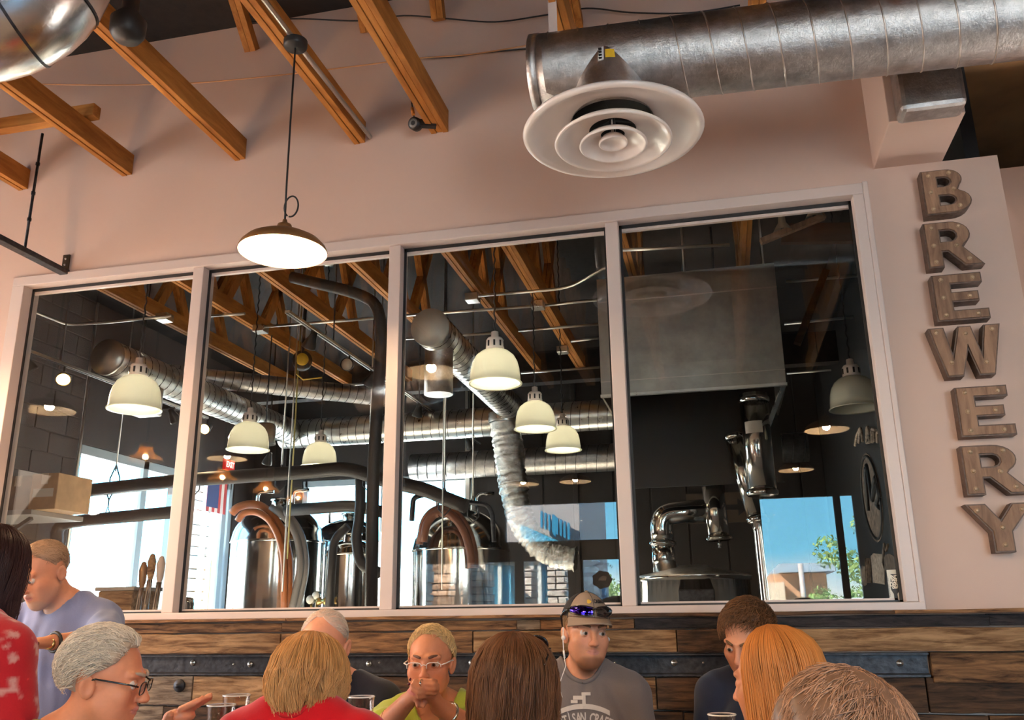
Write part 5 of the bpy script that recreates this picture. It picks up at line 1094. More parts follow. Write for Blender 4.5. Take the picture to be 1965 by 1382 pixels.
# ================================================================ people: implicit bodies meshed as one continuous surface
def rotm(yaw=0, pitch=0, roll=0):
    a, b_, c_ = math.radians(yaw), math.radians(pitch), math.radians(roll)
    return np.array(Matrix.Rotation(a, 3, 'Z') @ Matrix.Rotation(b_, 3, 'X') @ Matrix.Rotation(c_, 3, 'Y'))
def axis_pts(lo, hi, coarse, fines):
    out = []; x = lo
    while x < hi:
        out.append(x); s = coarse
        for a, b_, st in fines:
            if a <= x < b_: s = min(s, st)
            elif x < a < x+s: s = max(a-x, st*.5)
        x += s
    return np.array(out+[hi], np.float32)
class Field:
    def __init__(s, xs, ys, zs): s.ax = (xs, ys, zs); s.F = np.full((len(xs), len(ys), len(zs)), .2, np.float32)
    def _sub(s, lo, hi):
        sl = []
        for k in range(3):
            i0 = max(int(np.searchsorted(s.ax[k], lo[k]))-1, 0); i1 = min(int(np.searchsorted(s.ax[k], hi[k]))+1, len(s.ax[k]))
            if i1-i0 < 1: return None, None
            sl.append(slice(i0, i1))
        g = [s.ax[0][sl[0]][:, None, None], s.ax[1][sl[1]][None, :, None], s.ax[2][sl[2]][None, None, :]]
        return tuple(sl), g
    def _mix(s, sl, d, k, op):
        A = s.F[sl]
        if op == 'add': h = np.clip(.5+.5*(A-d)/k, 0, 1); s.F[sl] = A*(1-h)+d*h-k*h*(1-h)
        else: h = np.clip(.5-.5*(A+d)/k, 0, 1); s.F[sl] = A*(1-h)+(-d)*h+k*h*(1-h)
    def ell(s, c, r, R=None, k=.015, op='add'):
        c = np.array(c, float); r = np.array(r if hasattr(r, '__len__') else (r,)*3, float); m = max(r)+k+.02
        sl, g = s._sub(c-m, c+m)
        if sl is None: return
        q = [g[i]-c[i] for i in range(3)]
        if R is not None: q = [q[0]*R[0, i]+q[1]*R[1, i]+q[2]*R[2, i] for i in range(3)]
        a = sum((q[i]/r[i])**2 for i in range(3)); b_ = sum((q[i]/r[i]**2)**2 for i in range(3))
        k0 = np.sqrt(a); d = k0*(k0-1)/np.sqrt(b_+1e-9); d = np.where(a < 1e-6, -min(r), d)
        s._mix(sl, d.astype(np.float32), k, op)
    def cap(s, a, b_, ra, rb=None, k=.015, op='add'):
        a, b_ = np.array(a, float), np.array(b_, float); rb = ra if rb is None else rb; m = max(ra, rb)+k+.02
        sl, g = s._sub(np.minimum(a, b_)-m, np.maximum(a, b_)+m)
        if sl is None: return
        ba = b_-a; L2 = float(ba@ba)+1e-12; q = [g[i]-a[i] for i in range(3)]
        h = np.clip((q[0]*ba[0]+q[1]*ba[1]+q[2]*ba[2])/L2, 0, 1)
        d = np.sqrt(sum((q[i]-ba[i]*h)**2 for i in range(3)))-(ra+(rb-ra)*h)
        s._mix(sl, d.astype(np.float32), k, op)
    def half(s, p, n, k=.004):
        """cut away everything on the side n points to"""
        n = np.array(n, float); n /= np.linalg.norm(n); g = [s.ax[0][:, None, None], s.ax[1][None, :, None], s.ax[2][None, None, :]]
        d = sum((g[i]-p[i])*n[i] for i in range(3)); s.F = np.maximum(s.F, d.astype(np.float32))
    def mesh(s):
        F = s.F; xs, ys, zs = s.ax; S_ = F < 0
        c = np.zeros(tuple(n-1 for n in F.shape), np.uint8)
        for i in (0, 1):
            for j in (0, 1):
                for k in (0, 1): c += S_[i:F.shape[0]-1+i, j:F.shape[1]-1+j, k:F.shape[2]-1+k]
        I, J, K = np.nonzero((c > 0) & (c < 8)); idx = np.full(c.shape, -1, np.int32); idx[I, J, K] = np.arange(len(I))
        acc = np.zeros((len(I), 3)); cnt = np.zeros(len(I)); ax = (xs, ys, zs)
        for d in range(3):
            o1, o2 = [k for k in range(3) if k != d]
            for u in (0, 1):
                for v in (0, 1):
                    a = [I, J, K]; a = [a[0].copy(), a[1].copy(), a[2].copy()]; a[o1] += u; a[o2] += v; b_ = [q.copy() for q in a]; b_[d] += 1
                    fa, fb = F[a[0], a[1], a[2]], F[b_[0], b_[1], b_[2]]; m = (fa < 0) != (fb < 0)
                    t = np.where(m, fa/(fa-fb+1e-12), 0)
                    P = np.stack([ax[k][a[k]] for k in range(3)], 1).astype(float); P[:, d] += t*(ax[d][b_[d]]-ax[d][a[d]])
                    acc[m] += P[m]; cnt[m] += 1
        V = acc/np.maximum(cnt, 1)[:, None]; Q = []
        for d in range(3):
            o1, o2 = (d+1) % 3, (d+2) % 3
            A = [slice(None)]*3; B = [slice(None)]*3; A[d] = slice(0, -1); B[d] = slice(1, None)
            sa, sb = S_[tuple(A)], S_[tuple(B)]; E_ = np.nonzero(sa != sb); E_ = [e_.copy() for e_ in E_]
            ok = (E_[o1] > 0) & (E_[o2] > 0) & (E_[o1] < F.shape[o1]-1) & (E_[o2] < F.shape[o2]-1); E_ = [e_[ok] for e_ in E_]
            inside = sa[tuple(E_)]; quad = []
            for u, v in ((-1, -1), (0, -1), (0, 0), (-1, 0)):
                q = [e_.copy() for e_ in E_]; q[o1] += u; q[o2] += v; quad.append(idx[q[0], q[1], q[2]])
            quad = np.stack(quad, 1); quad[~inside] = quad[~inside][:, ::-1]; Q.append(quad)
        return V, np.concatenate(Q)
def np_mesh(name, V, Q, mat_, parent, col=None, smooth=True, relax=0):
    if relax and len(V):
        for _ in range(relax):
            acc = np.zeros_like(V); cnt = np.zeros(len(V))
            for a, b_ in ((0, 1), (1, 2), (2, 3), (3, 0)):
                np.add.at(acc, Q[:, a], V[Q[:, b_]]); np.add.at(acc, Q[:, b_], V[Q[:, a]]); np.add.at(cnt, Q[:, a], 1); np.add.at(cnt, Q[:, b_], 1)
            V = V*.55+.45*acc/np.maximum(cnt, 1)[:, None]
    me = bpy.data.meshes.new(name); off = wloc(parent); n, m, w = len(V), len(Q), Q.shape[1]
    me.vertices.add(n); me.vertices.foreach_set('co', (V-off).astype(np.float32).ravel())
    me.loops.add(m*w); me.loops.foreach_set('vertex_index', Q.astype(np.int32).ravel())
    me.polygons.add(m); me.polygons.foreach_set('loop_start', np.arange(0, m*w, w, dtype=np.int32)); me.polygons.foreach_set('loop_total', np.full(m, w, np.int32))
    me.polygons.foreach_set('use_smooth', np.full(m, smooth))
    if col is not None:
        at = me.color_attributes.new('Col', 'FLOAT_COLOR', 'POINT'); at.data.foreach_set('color', np.concatenate([col, np.ones((n, 1))], 1).astype(np.float32).ravel())
    me.update(calc_edges=True); me.materials.append(mat_)
    o = bpy.data.objects.new(name, me); COL.objects.link(o); o.parent = parent; return o
def attr_mat(name, rough, spec=.4, sss=0., sheen=0., noise=0., nscale=120.):
    m, N, L, b_ = newmat(name); a = N.new('ShaderNodeAttribute'); a.attribute_name = 'Col'; out = a.outputs['Color']
    if noise:
        tc = N.new('ShaderNodeTexCoord'); nz = N.new('ShaderNodeTexNoise'); nz.inputs['Scale'].default_value = nscale; nz.inputs['Detail'].default_value = 3; L.new(tc.outputs['Object'], nz.inputs['Vector'])
        mr = N.new('ShaderNodeMapRange'); mr.inputs['To Min'].default_value = 1-noise; mr.inputs['To Max'].default_value = 1+noise; L.new(nz.outputs['Fac'], mr.inputs['Value'])
        vm = N.new('ShaderNodeVectorMath'); vm.operation = 'SCALE'; L.new(out, vm.inputs[0]); L.new(mr.outputs[0], vm.inputs['Scale']); out = vm.outputs[0]
        bp = N.new('ShaderNodeBump'); bp.inputs['Strength'].default_value = .15; bp.inputs['Distance'].default_value = .002; L.new(nz.outputs['Fac'], bp.inputs['Height']); L.new(bp.outputs[0], b_.inputs['Normal'])
    L.new(out, b_.inputs['Base Color']); b_.inputs['Roughness'].default_value = rough; b_.inputs['Specular IOR Level'].default_value = spec
    if sss: b_.inputs['Subsurface Weight'].default_value = sss; b_.inputs['Subsurface Radius'].default_value = (.010, .004, .002); b_.inputs['Subsurface Scale'].default_value = .4
    if sheen: b_.inputs['Sheen Weight'].default_value = sheen
    return m
M['skin'] = attr_mat('skin', .48, .35, .12, 0, .08, 90); M['hair'] = attr_mat('hair strands', .46, .35)
M['clothmat'] = attr_mat('cloth', .85, .15, 0, .25, .10, 260)
M['eyewhite'] = mat('eye white', (.56, .48, .43), .2); M['pupil'] = mat('pupil', (.01, .008, .008), .1); M['jeans'] = mat('dark trousers', (.03, .035, .05), .9)
M['silver'] = mat('silver metal', (.75, .72, .68), .2, 1.); M['gold'] = mat('gold chain', (.75, .52, .22), .25, 1.)
M['lens'] = pane('clear lens', .06, (.93, .9, .88))
NR = np.random.default_rng(11)
def noise3(P, f, seed=0):
    r = np.random.default_rng(seed); out = 0
    for k in range(5):
        d = r.normal(size=3); d /= np.linalg.norm(d); out = out+np.sin((P@d)*f*(1+.35*k)+r.uniform(0, 6.3)+1.3*np.sin((P@np.roll(d, 1))*f*.6+r.uniform(0, 6)))
    return out/5

from mathutils.bvhtree import BVHTree
PN = {}
class Person:
    def __init__(s, label, px, py, zc, yaw=0, pitch=0, roll=0, byaw=None, hs=1., w=1., d=1., lean=(0, 0), skin=(.62, .36, .26), seated=True, seat=.46, fine=.0036, group=None, eyes=True, gaze=(0, 0), arms=None, male=True, fullface=True, belly=1., rise=0., jaw=.93):
        s.H = ud(px, py, zc); s.R = rotm(yaw, pitch, roll); s.hs = hs; s.B = rotm(yaw if byaw is None else byaw); s.w, s.d = w, d; s.skin = np.array(skin)*np.array([1.0, .78, .62]); s.male = male; s.belly = belly
        s.fine = fine; s.gaze = gaze; s.fullface = fullface; s.jaw = jaw; s.seated = seated
        s.N = s.H+s.R@np.array([0, .035, -.11])*hs+np.array([0, 0, -.022*hs+rise])+s.B@np.array([lean[0], lean[1], 0])
        base_z = s.N[2]-.56*1.0
        PN[label] = s.N; s.root = thing('person', label, 'person', (s.N[0], s.N[1], 0), group)
        s.arms = arms or {}
        s.extra = []   # extra capsules (a, b, ra, rb, k) in world space, e.g. fingers
        s.fines = []
    def hp(s, p): return s.H+s.R@(np.array(p, float)*s.hs)
    def bp(s, p): return s.N+s.B@np.array(p, float)
    def arm(s, side):
        S_ = s.bp((side*.175*s.w, .012, -.085))
        E, W = s.arms.get(side, (s.bp((side*.225*s.w, -.02, -.36)), s.bp((side*.15, -.26, -.40))))
        return S_, np.array(E), np.array(W)
    def torso(s, F, off=0., sleeves=None, cloth=False):
        w, d = s.w, s.d; c = F.cap; e_ = F.ell; B = s.B
        for sd in (-1, 1): c(s.bp((sd*.03, .02, .0)), s.bp((sd*.135*w, .014, -.055)), .045+off, .052+off, .04)
        e_(s.bp((0, .012, -.19)), (.165*w+off, .105*d+off, .19+off), B, .04)
        e_(s.bp((0, -.005*s.belly, -.38)), (.150*w*s.belly+off, .112*d*s.belly+off, .19+off), B, .05)
        e_(s.bp((0, .012, -.53)), (.172*w+off, .125*d+off, .115+off), B, .05)
        if not s.male:
            for sd in (-1, 1): e_(s.bp((sd*.075, -.085*d, -.245)), (.068+off, .060+off, .070+off), B, .03)
        else: e_(s.bp((0, -.065*d, -.19)), (.13*w+off, .045+off, .09+off), B, .03)
        for sd in (-1, 1):
            S_, E, W = s.arm(sd); F.ell(S_, (.056+off,)*3, None, .035)
            if not cloth:
                c(S_, E, .049, .040, .03); c(E, W, .041, .027, .012)
            else:
                t = sleeves if not isinstance(sleeves, dict) else sleeves[sd]
                if t <= 1: c(S_, S_+(E-S_)*t, .056+off, .052+off, .03)
                else: c(S_, E, .053+off, .047+off, .03); c(E, E+(W-E)*(t-1), .046+off, .040+off, .012)
    def build_body(s, lips=(.50, .17, .14), brow=None, beard=None, hair_tint=None, legs=True):
        H, hs = s.H, s.hs; zlo = .02
        pts = [s.bp((sd*.26*s.w, 0, -.1)) for sd in (-1, 1)]+[s.bp((0, sd*.2, -.4)) for sd in (-1, 1)]
        for sd in (-1, 1): S_, E, W = s.arm(sd); pts += [E, W]
        for a, b_, *_ in s.extra: pts += [a, b_]
        legp = []
        if s.seated:
            for sd in (-1, 1):
                hip = s.bp((sd*.09, -.01, 0)); hip[2] = .46+.09; kn = s.bp((sd*.12, -.30, 0)); kn[2] = .50; an = s.bp((sd*.12, -.20, 0)); an[2] = .09; to = s.bp((sd*.13, -.32, 0)); to[2] = .05; legp.append((hip, kn, an, to))
        else:
            for sd in (-1, 1):
                hip = s.bp((sd*.09, 0, -.56)); kn = s.bp((sd*.10, -.02, 0)); kn[2] = .5; an = s.bp((sd*.10, .02, 0)); an[2] = .09; to = s.bp((sd*.11, -.12, 0)); to[2] = .05; legp.append((hip, kn, an, to))
        for l in legp: pts += list(l)
        pts = np.array(pts+[H+np.array([.13, .13, .15])*hs, H-np.array([.13, .13, .15])*hs]); lo, hi = pts.min(0)-.09, pts.max(0)+.09; lo[2] = -.03
        fr = .135*hs; f = [[(H[k]-fr, H[k]+fr, s.fine)]+[(q[0][k], q[1][k], q[2]) for q in s.fines] for k in range(3)]
        xs, ys = (axis_pts(lo[k], hi[k], .013, f[k]) for k in (0, 1)); zs = axis_pts(lo[2], hi[2], .03, f[2]+[(s.N[2]-.42, hi[2], .011)])
        F = Field(xs, ys, zs); R = s.R; P = s.hp
        def e_(c, r, k=.015, op='add', RR=None): F.ell(P(c), np.array(r)*hs, R if RR is None else RR, k*hs, op)
        def c(a, b_, ra, rb=None, k=.01, op='add'): F.cap(P(a), P(b_), ra*hs, None if rb is None else rb*hs, k*hs, op)
        s.torso(F)
        # skull, face, neck
        F.cap(P((0, .022, -.075)), s.N+np.array([0, 0, -.02]), .052*hs*(1 if s.male else .9), .060*hs*(1 if s.male else .88), .03)
        e_((0, .014, .036), (.0735, .094, .083), .02); j_ = s.jaw; e_((0, -.022, -.030), (.0595*j_, .068, .082), .035); e_((0, -.040, -.076), (.037*j_, .050, .040), .03); e_((0, -.070, -.101), (.017, .017, .016), .025)
        for sd in (-1, 1):
            e_((sd*.046, -.058, -.020), (.020, .022, .020), .025); e_((sd*.038, -.046, -.052), (.020, .024, .030), .035); c((sd*.054*j_, -.012, -.052), (sd*.022*j_, -.060, -.096), .014, .012, .03)
            e_((sd*.0775, .016, -.010), (.0065, .019, .031), .006, 'add', R@rotm(sd*-18, -12, sd*8)); e_((sd*.084, .012, -.008), (.006, .010, .018), .004, 'sub', R@rotm(sd*-18, -12, sd*8))
            c((sd*.014, -.086, .026), (sd*.046, -.076, .028), .0085, .0075, .016)
            e_((sd*.032, -.104, .004), (.018, .018, .012), .014, 'sub')
            e_((sd*.0325, -.0745, .003), (.0148, .0148, .0140), .004)
            e_((sd*.0105, -.100, -.032), (.0078, .010, .0075), .007)
        c((0, -.087, .018), (0, -.111, -.028), .0072, .0095, .013); e_((0, -.110, -.030), (.0090, .0095, .0085), .008)
        for sd in (-1, 1): e_((sd*.0075, -.112, -.041), (.0042, .006, .005), .003, 'sub')
        c((-.024, -.082, -.0565), (0, -.094, -.0545), .0042, .0058, .007); c((.024, -.082, -.0565), (0, -.094, -.0545), .0042, .0058, .007)
        c((-.020, -.082, -.0635), (0, -.089, -.0675), .0050, .0068, .007); c((.020, -.082, -.0635), (0, -.089, -.0675), .0050, .0068, .007)
        c((0, -.0935, -.0615), (.024, -.087, -.0575), .0017, .0014, .003, 'sub'); c((0, -.0935, -.0615), (-.026, -.087, -.0575), .0017, .0014, .003, 'sub')
        if legs:
            for hip, kn, an, to in legp: F.cap(hip, kn, .078, .058, .04); F.cap(kn, an, .056, .042, .02); F.cap(an, to, .045, .038, .02)
        for a, b_, ra, rb, k in s.extra: F.cap(a, b_, ra, rb, k)
        for sd in (-1, 1):      # simple hands where none are given
            if sd in s.arms.get('hands', ()): continue
            S_, E, W = s.arm(sd); dr = (W-E)/np.linalg.norm(W-E); sv = np.cross(dr, (0, 0, 1)); sv /= np.linalg.norm(sv)+1e-9
            F.ell(W+dr*.045, (.042, .042, .02), None, .015)
            for k in range(4): a = W+dr*.075+sv*(k-1.5)*.02; F.cap(a, a+dr*(.07, .08, .075, .06)[k]+np.array([0, 0, -.02]), .0105, .009, .006)
            F.cap(W+dr*.02+sv*.03*sd, W+dr*.06+sv*.06*sd, .013, .010, .008)
        V, Q = F.mesh()
        L_ = (V-H)@R/hs; col = np.repeat(s.skin[None], len(V), 0).copy()
        def blend(mask, c_): m = np.clip(mask, 0, 1)[:, None]; col[:] = col*(1-m)+np.array(c_)*m
        x, y, z = L_.T; front = (y < -.045)
        rosy = s.skin*np.array([1.0, .72, .68])
        blend(front*.22*np.exp(-((np.abs(x)-.042)**2+(z+.025)**2)/.0007), rosy); blend(front*.30*np.exp(-(x**2+(z+.03)**2)/.0003)*(y < -.095), rosy)
        blend(front*.85*((np.abs(z+.0605-.002*np.cos(x*90)) < .0115*(1-(x/.025)**2)) & (np.abs(x) < .026) & (y < -.076)), lips)
        if hair_tint is not None: blend(.75*((z > .03+.04*(y < -.05)) & (np.linalg.norm(L_, axis=1) < .16)), hair_tint)
        if beard is not None:
            bc, full = beard; sg = lambda v, w: 1/(1+np.exp(-v/w))
            chin = sg(.062-np.linalg.norm((L_-np.array([0, -.062, -.108]))*np.array([1.25, 1, 1.0]), axis=1), .005)*sg(-.076-z, .003)
            mous = sg(.006-np.abs(z+.0475), .002)*sg(.026-np.abs(x), .004)*(y < -.075)*.45
            jaw = sg(-.035-z-.9*(np.abs(x) < .0)*.1, .012)*sg(.004-y, .006)*sg(np.abs(x)-.036, .006)*sg(z+.13, .006)
            blend(np.maximum.reduce([chin*.85, mous, jaw*full])*sg(.115-np.linalg.norm(L_-np.array([0, -.03, -.07]), axis=1), .004), bc)
        body_low = (V[:, 2] < s.N[2]-.50); blend(body_low*1., (.03, .035, .05))
        s.body = np_mesh('body', V, Q, M['skin'], s.root, col, relax=1)
        if s.fullface:
            for sd in (-1, 1):
                ec = P((sd*.0325, -.0752, .0035)); gz = R@rotm(s.gaze[0], s.gaze[1])@np.array([0, -1., 0]); r = .0150*hs
                q = MB(); q.lathe([(r*math.sin(a), r*math.cos(a)) for a in np.linspace(PI, .42, 12)], ec, 20, gz); q.build('eye', M['eyewhite'], s.root)
                q = MB(); q.lathe([(r*1.003*math.sin(a), r*1.003*math.cos(a)) for a in (.46, .3, .2)], ec, 18, gz); o = q.build('iris', mat('iris', (.09, .07, .05), .15), s.root)
                q = MB(); q.lathe([(r*1.006*math.sin(a), r*1.006*math.cos(a)) for a in (.24, .12, .0)], ec, 14, gz); q.build('pupil', M['pupil'], s.root)
                # upper lid
                vs = []; 
                for i in range(9):
                    u = -1+2*i/8; a = math.radians(52)*u
                    for j in range(4):
                        el = math.radians(24+24*j-20*u*u*(j == 0)); rr = .0156+.0005*j
                        vs.append(P((sd*.0325+rr*math.sin(a)*math.cos(el), -.0750-rr*math.cos(a)*math.cos(el), .0035+rr*math.sin(el))))
                q = MB(); q.add(vs, [(i*4+j, i*4+j+1, i*4+5+j, i*4+4+j) for i in range(8) for j in range(3)], True); vs = []
                for i in range(9):
                    u = -1+2*i/8; a = math.radians(52)*u
                    for j in range(4): el = math.radians(-22-22*j+16*u*u*(j == 0)); rr = .0154+.0004*j; vs.append(P((sd*.0325+rr*math.sin(a)*math.cos(el), -.0750-rr*math.cos(a)*math.cos(el), .0035+rr*math.sin(el))))
                q.add(vs, [(i*4+j, i*4+4+j, i*4+5+j, i*4+j+1) for i in range(8) for j in range(3)], True); q.build('eyelid', s.flat(s.skin*.9), s.root)
            if brow is not None:
                for sd in (-1, 1):
                    pts = [P((sd*(.014+.035*t), -.0985+.008*t+.019*t*t, .0265+.0070*math.sin(t*2.1)-.001*t)) for t in np.linspace(0, 1, 9)]
                    q = MB(); q.tube(pts, [.0022+.0026*math.sin(PI*min(1, .25+t*.8)) for t in np.linspace(0, 1, 9)], 6); q.build('eyebrow', s.flat(brow, .7), s.root)
        return s
    def flat(s, c, rough=.5): return mat('tint', tuple(float(min(1, v)) for v in c), rough)
    def shirt(s, name, color, sleeves=.6, neck=.072, vneck=0., hem=-.57, off=.010, wr=.0035, label=None, step=.0075, back_open=False, color2=None, pat=None, rib=False):
        pts = [s.bp((sd*.27*s.w, yy, z)) for sd in (-1, 1) for yy in (-.18*s.d*s.belly, .17) for z in (.06, -.6)]
        for sd in (-1, 1): S_, E, W = s.arm(sd); pts += [E, W, S_]
        pts = np.array(pts); lo, hi = pts.min(0)-.08, pts.max(0)+.08
        F = Field(*[axis_pts(lo[k], hi[k], step if k < 2 else step*1.15, []) for k in range(3)])
        s.torso(F, off, sleeves, True)
        g = np.stack(np.meshgrid(*F.ax, indexing='ij'), -1); near = np.abs(F.F) < .05
        Pn = g[near]; n_ = noise3(Pn*np.array([1, 1, .55]), 55, hash(name) % 1000)*wr+noise3(Pn*np.array([1, 1, .35]), 22, 5)*wr*1.2; F.F[near] += n_.astype(np.float32)
        # neck hole
        F.cap(s.bp((0, .022, .10)), s.bp((0, .012, -.028)), neck+.012, neck, .008, 'sub')
        if vneck: F.cap(s.bp((0, -.06, .02)), s.bp((0, -.15*s.d, -vneck)), neck*.75, .012, .01, 'sub')
        if back_open: F.cap(s.bp((0, .12, -.02)), s.bp((0, .15, -.16)), .05, .05, .01, 'sub')
        F.half(s.bp((0, 0, hem)), (0, 0, -1))
        for sd in (-1, 1):
            S_, E, W = s.arm(sd); t = sleeves if not isinstance(sleeves, dict) else sleeves[sd]
        V, Q = F.mesh(); col = np.repeat(np.array(color)[None], len(V), 0)
        if pat is not None: m = pat(V)[:, None]; col = col*(1-m)+np.array(color2)*m
        o = np_mesh(name, V, Q, M['clothmat'], s.root, col, relax=2)
        if label: o['label'] = label
        s.cloth = o; s.clothV = (V, Q)
        if rib:
            bv_ = BVHTree.FromPolygons([tuple(v) for v in V], [tuple(int(i) for i in f) for f in Q]); pts = []
            for t in np.linspace(0, 2*PI, 49)[:-1]:
                a = s.bp(((neck+.010)*math.sin(t), .014-(neck+.010)*math.cos(t), .14)); h = bv_.ray_cast(Vector(a), Vector((0, 0, -1))); pts.append(np.array(h[0]) if h[0] is not None else None)
            ok = [q for q in pts if q is not None]
            if len(ok) > 30:
                ok = np.array(ok)
                for _ in range(6): ok = .5*ok+.25*(np.roll(ok, 1, 0)+np.roll(ok, -1, 0))
                q = MB(); q.tube(list(ok)+[ok[0]], .0085, 8, False); q.build('collar_rib', mat('collar rib', tuple(v*.92 for v in color), .9), s.root)
        return o
# ---- hair
def strand_mesh(P, r0, r1, color, var=.35, seed=0, tipcolor=None, sides=3):
    """P (n, m, 3) polylines -> thin tapered tubes; returns V, Q, col"""
    r = np.random.default_rng(seed); n, m = P.shape[:2]; T = np.gradient(P, axis=1); T /= np.linalg.norm(T, axis=2, keepdims=True)+1e-9
    v = np.cross(T[:, 0], T[:, -1]); ln = np.linalg.norm(v, axis=1, keepdims=True); fb = np.where(np.abs(T[:, :1, 2:3]).reshape(-1, 1) < .7, np.array([[.1, .2, .97]]), np.array([[.8, .6, .05]])); v = np.where(ln > .25, v/(ln+1e-9), fb)
    a = np.cross(T, v[:, None, :]); a /= np.linalg.norm(a, axis=2, keepdims=True)+1e-9; b_ = np.cross(T, a)
    t = np.linspace(0, 1, m)[None, :, None]; rad = (r0+(r1-r0)*t)*r.uniform(.6, 1.4, (n, 1, 1))
    V = np.stack([P+rad*(math.cos(2*PI*k/sides)*a+math.sin(2*PI*k/sides)*b_) for k in range(sides)], 2).reshape(-1, 3)
    i = np.arange(n)[:, None, None]*m*sides+np.arange(m-1)[None, :, None]*sides; k = np.arange(sides)[None, None, :]; k2 = (k+1) % sides
    Q = np.stack([i+k, i+k2, i+sides+k2, i+sides+k], -1).reshape(-1, 4)
    cc = np.array(color)[None, None]*(1+var*r.normal(size=(n, 1, 1))*.6).clip(.55, 1.7)*np.ones((1, m, 1))
    if tipcolor is not None: cc = cc*(1-t*.7)+np.array(tipcolor)*t*.7
    return V, Q, np.repeat(cc[:, :, None, :], sides, 2).reshape(-1, 3).clip(0, 1)
def join(parts):
    Vs, Qs, Cs, o = [], [], [], 0
    for V, Q, c in parts: Vs.append(V); Qs.append(Q+o); Cs.append(c); o += len(V)
    return np.concatenate(Vs), np.concatenate(Qs), np.concatenate(Cs)
HC = np.array([0, .014, .036]); HRAD = np.array([.0735, .094, .083])
def scalp(dirs, lift): return HC+dirs*(HRAD+lift)/np.sqrt(((dirs*1.0)**2).sum(-1, keepdims=True))
def short_hair(p, color, n, length, lift, comb, line, seed=1, thick=.004, r=.0011, var=.35, base=None, rise=.3, wave=0., swirl=0.):
    """close hair: a scalp cap plus strands lying along comb(dir). line(az) = lowest elevation (deg); az 0 = face, 180 = back of the head"""
    R_ = np.random.default_rng(seed); parts = []
    na, ne = 72, 26; az = np.linspace(-180, 180, na+1); G = []
    for a in az:
        lo = line(abs(a)); el = np.radians(np.linspace(lo, 90, ne)); ar = math.radians(a)
        d = np.stack([np.sin(ar)*np.cos(el), -np.cos(ar)*np.cos(el), np.sin(el)], 1)
        edge = np.clip(np.linspace(0, 6, ne), 0, 1)[:, None]; G.append(scalp(d, (thick*(.15+.85*edge))))
    G = np.array(G)+noise3(np.array(G).reshape(-1, 3), 70, seed).reshape(na+1, ne, 1)*thick*.25*np.ones((1, 1, 3))
    V = p.hp((0, 0, 0))+(G.reshape(-1, 3)*p.hs)@p.R.T; i = np.arange(na)[:, None]*ne+np.arange(ne-1)[None]; Q = np.stack([i, i+ne, i+ne+1, i+1], -1).reshape(-1, 4)
    b_ = np.array(base if base is not None else np.array(color)*.7); parts.append((V, Q, np.repeat(b_[None], len(V), 0)))
    a = R_.uniform(-180, 180, n*2); s_ = R_.uniform(-.6, 1, n*2); el = np.degrees(np.arcsin(s_)); ok = el > np.array([line(abs(v)) for v in a]); a, el = np.radians(a[ok][:n]), np.radians(el[ok][:n])
    d = np.stack([np.sin(a)*np.cos(el), -np.cos(a)*np.cos(el), np.sin(el)], 1); root = scalp(d, thick*.5); nrm = d/HRAD; nrm /= np.linalg.norm(nrm, axis=1, keepdims=True)
    cv = np.array([comb(v) for v in d])+R_.normal(size=d.shape)*.22; tan = cv-nrm*(cv*nrm).sum(1, keepdims=True); tan /= np.linalg.norm(tan, axis=1, keepdims=True)+1e-9
    m = 5; t = np.linspace(0, 1, m)[None, :, None]; Ln = (length*R_.uniform(.6, 1.25, (len(d), 1, 1)))
    side = np.cross(nrm, tan)[:, None, :]
    P = root[:, None]+tan[:, None]*Ln*t+nrm[:, None]*(lift*np.sin(t*PI*.8)*R_.uniform(.4, 1.3, (len(d), 1, 1))+thick*rise*t)-nrm[:, None]*(Ln*t)**2*4.2+side*wave*np.sin(t*5+R_.uniform(0, 6, (len(d), 1, 1)))*t
    P = p.H+(P*p.hs)@p.R.T; parts.append(strand_mesh(P, r, r*.35, color, var, seed))
    V, Q, c = join(parts); return np_mesh('hair', V, Q, M['hair'], p.root, c)
